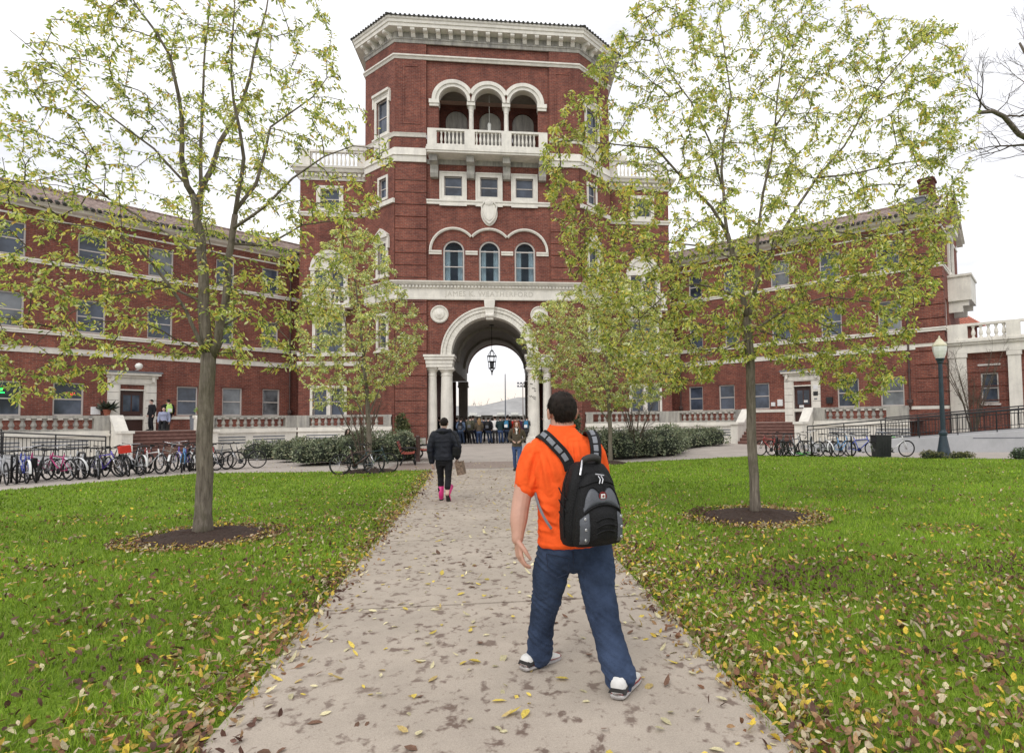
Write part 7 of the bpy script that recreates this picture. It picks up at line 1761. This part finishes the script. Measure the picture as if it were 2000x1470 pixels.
LB=[('step','paint_bright_blue','bright blue step-through bicycle with white mudguards at the very left end of the row'),
('road','paint_silver','silver grey racing bicycle second from the left end of the left row'),
('step','paint_blue','deep blue bicycle with white raised handlebars, third from the left'),
('mtb','paint_black','black mountain bicycle between the deep blue and the magenta ones'),
('mtb','paint_magenta','magenta bicycle in the left half of the left row'),
('step','paint_white','white step-through bicycle right beside the magenta one'),
('mtb','paint_grey','dark grey bicycle just left of the violet one'),
('mtb','paint_violet','tall violet bicycle in the middle of the left row'),
('road','paint_black','black bicycle carrying a bright red box on its rear'),
('step','paint_silver','silver bicycle with broad white rear mudguard right of the red box'),
('mtb','paint_white','white mountain bicycle with thick angular frame in the left row'),
('step','paint_brown','brown bicycle with dark front basket in the left row'),
('road','paint_sky','pale blue racing bicycle right of the brown one'),
('mtb','paint_black','black bicycle right of the pale blue racing one'),
('mtb','paint_red','red and black bicycle near the left tree trunk'),
('mtb','paint_grey','dark grey bicycle half hidden by the left tree trunk')]
rb=random.Random(5)
A0,A1=Vector((-15.0,18.9)),Vector((-11.05,24.0))
for i,(st_,col,lab) in enumerate(LB):
    p=A0+(A1-A0)*((i+.3*rb.uniform(-1,1))/(len(LB)-1)); side_=rb.uniform(-.3,.3)
    b=put_bike(st_,p.x+side_*.6,p.y-side_*.6,-42+rb.uniform(-26,26)+(180 if rb.random()<.35 else 0),col,lab,'bicycles parked in the left row',rb.uniform(-11,11))
    if i==11: basket(b,'kraft')
    if i==8: m=MB(); m.box(-.72,-.38,-.15,.15,.78,1.02); m.build('carrier_box',M['red_cloth'],b,world=False,bevel=.01)
    if i==2: m=MB(); m.box(-.66,-.42,-.2,-.08,.45,.75); m.build('pannier',M['pack_black'],b,world=False,bevel=.03)
LB2=[('mtb','paint_black','black bicycle in the back line of the left row, first from the left'),('road','paint_grey','grey racing bicycle in the back line near the left end'),('mtb','paint_blue','dark blue bicycle in the back line behind the deep blue one'),
('step','paint_magenta','magenta step-through bicycle in the back line of the left row'),('mtb','paint_silver','silver mountain bicycle in the back line behind the white one'),('road','paint_black','black racing bicycle in the back line behind the violet one'),('mtb','paint_brown','brown mountain bicycle in the back line right of the red box'),
('mtb','paint_black','black mountain bicycle in the back line behind the white angular one'),('road','paint_red','dark red racing bicycle in the back line behind the pale blue one'),('mtb','paint_grey','grey mountain bicycle in the back line near the tree trunk'),('step','paint_violet','violet step-through bicycle in the back line at left'),('mtb','paint_white','white mountain bicycle in the back line near the left end')]
for i,(st_,col,lab) in enumerate(LB2):
    p=A0+(A1-A0)*((i+.5+.3*rb.uniform(-1,1))/len(LB2)); q_=.55+rb.uniform(-.15,.35)
    put_bike(st_,p.x-q_,p.y+q_*.8,-35+rb.uniform(-30,30)+(180 if rb.random()<.5 else 0),col,lab,'bicycles parked in the left row',rb.uniform(-11,11))
put_bike('mtb',-10.75,23.7,6,'paint_black','black mountain bicycle just right of the left tree trunk','bicycles parked in the left row',6)
put_bike('road',-10.2,24.1,4,'paint_black','black racing bicycle at the right end of the left row','bicycles parked in the left row',-5)
put_bike('mtb',-5.0,20.0,2,'paint_brown','brown mountain bicycle leaning against the small left tree','bicycles leaning by the small left tree',-9)
put_bike('road',-4.6,20.45,-8,'paint_teal','dark teal bicycle behind the brown one by the small left tree','bicycles leaning by the small left tree',8)
RB=[('mtb','paint_red',10.95,24.75,120,6,'dark red bicycle at the left end of the right row'),
('mtb','paint_black',11.35,24.55,112,-8,'black bicycle second from the left in the right row'),
('road','paint_black',11.85,24.55,14,8,'black racing bicycle seen side on in the right row'),
('step','paint_silver',12.75,24.0,105,-7,'silver bicycle pointing at the lawn in middle of the right row'),
('mtb','paint_grey',13.05,23.75,8,8,'dark grey bicycle behind the pale blue one with a basket'),
('step','paint_sky',13.55,23.45,22,-8,'pale blue step-through bicycle with a white wire basket'),
('mtb','paint_bright_blue',14.15,23.15,-62,10,'bright blue bicycle angled at the right end of the rack'),
('mtb','paint_black',11.6,25.1,70,9,'black bicycle standing behind the black racing one at right'),
('mtb','paint_silver',12.2,24.75,40,-9,'silver mountain bicycle behind the fallen one at right'),
('road','paint_brown',13.4,24.2,60,8,'brown racing bicycle behind the pale blue one at right')]
for st_,col,x,y,hd_,le,lab in RB:
    b=put_bike(st_,x,y,hd_,col,lab,'bicycles parked in the right row',le)
    if 'basket' in lab and 'pale' in lab and 'behind' not in lab: basket(b,'paint_white')
put_bike('road',12.3,24.05,196,'paint_green','green and white bicycle lying fallen on the ground in the right row','bicycles parked in the right row',0,'paint_white',lying=True)
b=put_bike('mtb',15.3,22.75,-6,'paint_white','white and green bicycle just right of the black bin','bicycles parked in the right row',5,'paint_white'); m=MB(); m.tube([(-.4,0,.74),(-.2,0,.86),(.05,0,.80)],.02,6); m.build('green_cover',M['paint_green'],b,world=False)
# racks: black hoops the bicycles lean on
def hoop(label,x,y,a,group):
    t=thing('bike_rack',label,'bicycle rack',(x,y,g(y)-.01),R(a),group); m=MB()
    m.tube([(-.3,0,0),(-.3,0,.72)]+[(-.3+.08*(1-cos(q)),0,.72+.1*sin(q)) for q in np.linspace(.2,1.5,5)]+[(.3-.08*(1-cos(q)),0,.72+.1*sin(q)) for q in np.linspace(1.5,.2,5)]+[(.3,0,.72),(.3,0,0)],.03,8)
    m.build('hoop',M['iron'],t,smooth=True,world=False); m=MB()
    for e in (-.3,.3): m.lathe([(.07,0),(.07,.012),(.035,.02)],(e,0,0),10)
    m.build('feet',M['iron'],t,world=False)
for i,(k_,lab) in enumerate(((.12,'leftmost hoop'),(.37,'second hoop'),(.62,'third hoop'),(.88,'last hoop'))): p=A0+(A1-A0)*k_; hoop('black rack hoop among the left row of bicycles, '+lab+' from the left',p.x-.15,p.y+.15,-42,'left bicycle rack hoops')
for x,y,lab in ((11.15,24.5,'beside the dark red bicycle'),(12.5,24.1,'beside the silver bicycle in the right row'),(13.85,23.35,'between the two blue bicycles')): hoop('black rack hoop '+lab,x,y,60,'right bicycle rack hoops')

# ------------------------------------------------------------------ bins, benches, lamp post, bollard
t=thing('litter_bin','square black litter bin beside the right row of bicycles','bin',(14.68,22.62,g(22.6)-.01),R(-8))
m=MB(); m.hexa([(-.27,-.27,.03),(.27,-.27,.03),(.27,.27,.03),(-.27,.27,.03),(-.30,-.30,.84),(.30,-.30,.84),(.30,.30,.84),(-.30,.30,.84)]); m.build('bin_body',M['metal_dark'],t,world=False,bevel=.02)
m=MB(); m.box(-.32,.32,-.32,.32,.842,.90); m.build('rim',M['iron'],t,world=False,bevel=.015)
m=MB(); m.tube([(-.2,0,.9),(-.2,0,1.0),(.2,0,1.0),(.2,0,.9)],.02,6); m.tube([(0,-.2,.9),(0,-.2,1.0),(0,.2,1.0),(0,.2,.9)],.02,6); m.lathe([(.2,1.0),(.18,1.03),(.03,1.05)],(0,0,0),14); m.build('hood',M['lead'],t,world=False)
m=MB()
for i in range(9): m.box(-.25+.06*i,-.235+.06*i,-.309,-.285,.08,.8)
m.build('ribs',M['iron'],t,world=False)
def round_bin(label,x,y,z,mt,r=.24,h=.75):
    t=thing('waste_bin',label,'bin',(x,y,z)); m=MB(); m.lathe([(r*.82,0),(r*.85,.02),(r,h),(r*1.06,h),(r*1.06,h+.04),(r*.9,h+.045),(r*.85,h-.1)],(0,0,0),18); m.build('bin_body',M[mt],t,smooth=False,world=False); m=MB(); m.lathe([(r*1.0,h+.045),(r*.95,h+.08),(r*.3,h+.12)],(0,0,0),18); m.build('lid',M['metal_dark'],t,world=False)
x,y,_=LW(4.75,2.2,0); round_bin('pale grey round bin on the left terrace beside the steps',x,y,1.4,'strap_grey')
x,y,_=LW(4.35,2.0,0); round_bin('black round bin right of the pale grey bin on the terrace',x,y,1.4,'metal_dark',.2,.8)
def pot(label,fr,s,w_,z,leafcol,n,k=1.0,r=.3):
    x,y,_=fr(s,w_,0); t=thing('potted_plant',label,'plant',(x,y,z)); m=MB(); m.lathe([(.12*k,0),(.17*k,.28*k),(.19*k,.28*k),(.19*k,.32*k),(.15*k,.31*k)],(0,0,0),14); m.build('pot',M['terracotta'],t,world=False)
    rs=np.random.default_rng(n); P=np.tile([[0,0,.32*k]],(n,1))+rs.normal(0,.06,(n,3))*[1,1,.6]; A_=rs.normal(0,1,(n,3)); A_[:,2]=np.abs(A_[:,2])*.9+.3; ll=r*rs.uniform(.6,1.3,n); V,F,kk=leaf_mesh(P,A_,rs.normal(0,1,(n,3)),ll,ll*.22,rs,2,.4); col=np.array(leafcol)[rs.integers(0,len(leafcol),n)]; npmesh('foliage',V,F,M['shrub'],t,col=np.repeat(col,kk,axis=0))
M['terracotta']=mat('terracotta',(.30,.10,.06),.8,.2)
pot('dark spiky plant in a terracotta pot left of the left wing door',LW,8.35,.5,1.4+.85,[(.02,.03,.02),(.05,.06,.03)],60,1.0,.5)
x,y,_=LW(8.35,.5,0); t=thing('pedestal','stone pedestal carrying the spiky potted plant','pedestal',(x,y,1.4)); m=MB(); m.box(-.2,.2,-.2,.2,0,.06); m.box(-.15,.15,-.15,.15,.06,.80); m.box(-.21,.21,-.21,.21,.80,.85); m.build('block',M['stone_grey'],t,world=False)
pot('red flowering potted plant on the pier right of the left steps',LW,4.85,4.35,2.18,[(.5,.01,.01),(.4,.01,.02),(.08,.25,.03)],70,.8,.2)
pot('lime green leafy pot beside the red flowers on the pier',LW,5.27,4.35,2.2,[(.25,.42,.06),(.35,.45,.08)],60,.7,.2)
def bench(label,x,y,a):
    t=thing('bench',label,'bench',(x,y,g(y)-.01),R(a),'red benches by the arch'); m=MB()
    for i in range(5): 
        m=MB(); m.box(-.75,.75,-.22+.1*i,-.135+.1*i,.43+.006*(i-2)**2,.465+.006*(i-2)**2); m.build('seat_slat',M['bench_red'],t,world=False,bevel=.006)
    for i in range(4):
        z=.53+.105*i; yb=.27+.035*i; m=MB(); m.hexa([(-.75,yb,z),(.75,yb,z),(.75,yb+.03,z),(-.75,yb+.03,z),(-.75,yb+.03,z+.085),(.75,yb+.03,z+.085),(.75,yb+.06,z+.085),(-.75,yb+.06,z+.085)]); m.build('back_slat',M['bench_red'],t,world=False,bevel=.006)
    for e in (-.62,0,.62):
        m=MB(); m.tube([(e,-.2,.43),(e,-.26,.3),(e,-.18,.18),(e,-.26,.0)],.024,6); m.tube([(e,.2,.43),(e,.16,.25),(e,.28,.12),(e,.30,.0)],.024,6); m.tube([(e,-.24,.42),(e,.22,.42),(e,.30,.6),(e,.42,.96)],.02,6); m.tube([(e,-.24,.42),(e,-.3,.62),(e,-.1,.66),(e,.3,.64)],.018,6); m.build('leg',M['iron'],t,smooth=True,world=False)
M['bench_red']=mat('red_stained_slat',(.36,.075,.05),.55,.25,6)
bench('nearer red slatted bench with black iron legs left of the forecourt',-4.12,24.4,98); bench('farther red slatted bench with black iron legs behind the dark post',-3.75,26.6,98)
t=thing('bollard','dark red brown post standing beside the red benches','post',(-3.98,25.75,g(25.7)-.01)); m=MB(); m.lathe([(.1,0),(.1,.04),(.085,.06),(.085,1.0),(.1,1.02),(.1,1.06),(.05,1.1),(.01,1.11)],(0,0,0),16); m.build('post_shaft',M['paint_brown'],t,world=False)
t=thing('lamp_post','dark blue green lamp post with white acorn globe at right','lamp post',(16.74,21.75,-.01))
m=MB(); m.lathe([(.30,0),(.31,.06),(.27,.10),(.25,.16),(.20,.42),(.15,.72),(.13,.86),(.15,.90),(.155,.98),(.12,1.02),(.10,1.08)],(0,0,0),24); m.build('base',M['teal'],t,world=False)
m=MB(); n=32; vs=[]; zs=[1.06,2.0,3.0,3.72]
for z in zs:
    for k in range(n): r_=(.092-.006*(z-1))*(1-.07*(k%2)); vs.append((r_*cos(2*pi*k/n),r_*sin(2*pi*k/n),z))
m.add(vs,[(i*n+k,i*n+(k+1)%n,(i+1)*n+(k+1)%n,(i+1)*n+k) for i in range(3) for k in range(n)]); m.lathe([(.09,3.70),(.11,3.74),(.11,3.78),(.16,3.86),(.17,3.90)],(0,0,0),20); m.build('shaft',M['teal'],t,world=False)
m=MB(); m.lathe([(.15,3.90),(.21,4.05),(.245,4.2),(.26,4.34),(.25,4.38)],(0,0,0),8); gl=m.build('globe',M['globe'],t,world=False)
m=MB(); m.lathe([(.27,4.38),(.27,4.42),(.24,4.47),(.13,4.60),(.09,4.66),(.05,4.68),(.035,4.76),(.01,4.80)],(0,0,0),8); m.build('cap',M['capcream'],gl,world=False) if 'capcream' in M else m.build('cap',mat('cream_cap',(.62,.58,.42),.4,.15),gl,world=False)

# ------------------------------------------------------------------ what is seen through the arch
M['haze_roof']=mat('far_grey_roof',(.33,.325,.32),.9,.25,.3,world=True); M['haze_bank']=mat('far_bank',(.36,.345,.32),.95,.35,.12,world=True); M['haze_tree']=mat('far_branch',(.30,.27,.25),.95,.1)
t=thing('far_building','long low grey building with pitched roof far beyond the arch','building',(-5,118,.2))
m=MB(); m.box(-45,34,116,128,.0,3.0); m.build('wall',M['haze_bank'],t); m=MB(); vs=[(-46,115,3.0),(35,115,3.0),(35,129,3.0),(-46,129,3.0),(-36,122,5.0),(26,122,5.0)]; m.add(vs,[(0,1,5,4),(1,2,5),(2,3,4,5),(3,0,4)]); m.build('roof',M['haze_roof'],t)
for i,x in enumerate((-7.6,-2.4,.2,3.6)):
    m=MB(); m.box(x-.7,x+.7,114.0,115.2,3.0,3.5); m.box(x-1.5,x+1.5,114.2,115.1,2.8,3.0); m.build('roof_vent',M['globe'],t)
t=thing('far_hall','grey hip roofed hall behind the long low building beyond the arch','building',(0,150,.2))
m=MB(); m.box(-12,20,148,162,.0,4.5); m.build('wall',M['haze_bank'],t); m=MB(); vs=[(-13,147,4.5),(21,147,4.5),(21,163,4.5),(-13,163,4.5),(1,155,8.0),(8,155,8.0)]; m.add(vs,[(0,1,5,4),(1,2,5),(2,3,4,5),(3,0,4)]); m.build('roof',M['haze_roof'],t)
t=thing('far_fence','grey slatted fence along the field beyond the arch','fence',(0,78,.2)); m=MB(); m.box(-30,28,78,78.05,.5,1.9); m.build('panel',M['haze_roof'],t)
for x in range(-30,29,3):
    m=MB(); m.box(x-.06,x+.06,77.9,78,.2,2.0); m.build('post',M['lead'],t)
def pole(label,x,y,h,arms):
    t=thing('light_pole',label,'light pole',(x,y,.2),0,'light poles beyond the arch'); m=MB(); m.tube([(x,y,.2),(x,y,h)],[.13,.07],8); m.build('mast',M['haze_tree'] if arms else M['lead'],t)
    for k in range(arms):
        m=MB(); z=h-.1-.55*k; m.tube([(x-.9,y,z),(x+.9,y,z)],.05,5)
        for u in (-.85,-.3,.3,.85): m.box(x+u-.18,x+u+.18,y-.15,y+.15,z-.05,z+.28)
        m.build('lamp_bar',M['lead'],t)
pole('tall thin mast seen behind the lantern through the arch',-1.35,100,9.6,0); pole('floodlight pole with two lamp bars seen right of the lantern',1.7,110,8.7,2); pole('small floodlight pole at the right side of the arch',4.4,120,7.4,1)
for i,(x,y,h) in enumerate(((-9,170,9.5),(-5,175,8.2),(-1.5,168,11.0),(2.5,172,8.6),(6.5,170,10.5),(10,176,9.5),(-13,172,9),(14,174,9.5))):
    rs2=np.random.default_rng(90+i)
    bare_tree('far_bare_tree','leafless tree on the far skyline, number of the row counted from the left is '+['third','fourth','fifth','sixth','seventh','eighth','second','ninth'][i] if False else ['slim leafless tree left of the lantern on the far skyline','low leafless tree nearest left of the mast on the skyline','tallest leafless tree beside the mast on the far skyline','low leafless tree left of the floodlight pole on the skyline','tall leafless tree right of the floodlight pole on the skyline','leafless skyline tree at the right edge of the arch','leafless skyline tree at the left edge of the arch','leafless skyline tree farthest right beyond the arch'][i],
      [([(x,y,.2),(x+.2,y,h*.35),(x,y,h*.7)],.16,.06),([(x,y,h*.3),(x+1.2,y,h*.55),(x+1.8,y,h*.8)],.09,.04),([(x,y,h*.3),(x-1.1,y,h*.5),(x-1.9,y,h*.75)],.09,.04)],200+i,2,.1,.5,mt='haze_tree',base=(x,y,.2),shrink=.75)
# dark hand-written marks on the right inner column
m=MB(); fx=[FT(2.72,-.11,0)]
for z,pts in ((3.95,[(-.22,.05),(-.16,.09),(-.12,.03),(-.05,.06)]),(3.72,[(-.1,.05),(-.04,.0),(.02,.04),(.08,-.03),(.14,0)]),(3.55,[(.05,.05),(.1,.0),(.15,.03)]),(3.18,[(-.28,.08),(-.2,.02),(-.14,.07),(-.06,-.01),(0,.04),(.08,-.05),(.14,.0)]),(3.12,[(-.05,.0),(.05,-.06),(.15,-.08)])):
    P=[]
    for u,dz in pts: P.append((FT(2.72+u,-.5+.375*sqrt(max(.05,1-(u/.39)**2)),z+dz*1.2)))
    m.tube(P,.018,5)
tag(m.build('column_lettering',M['iron']),'black slanted lettering marked on the white column right of the arch','lettering')
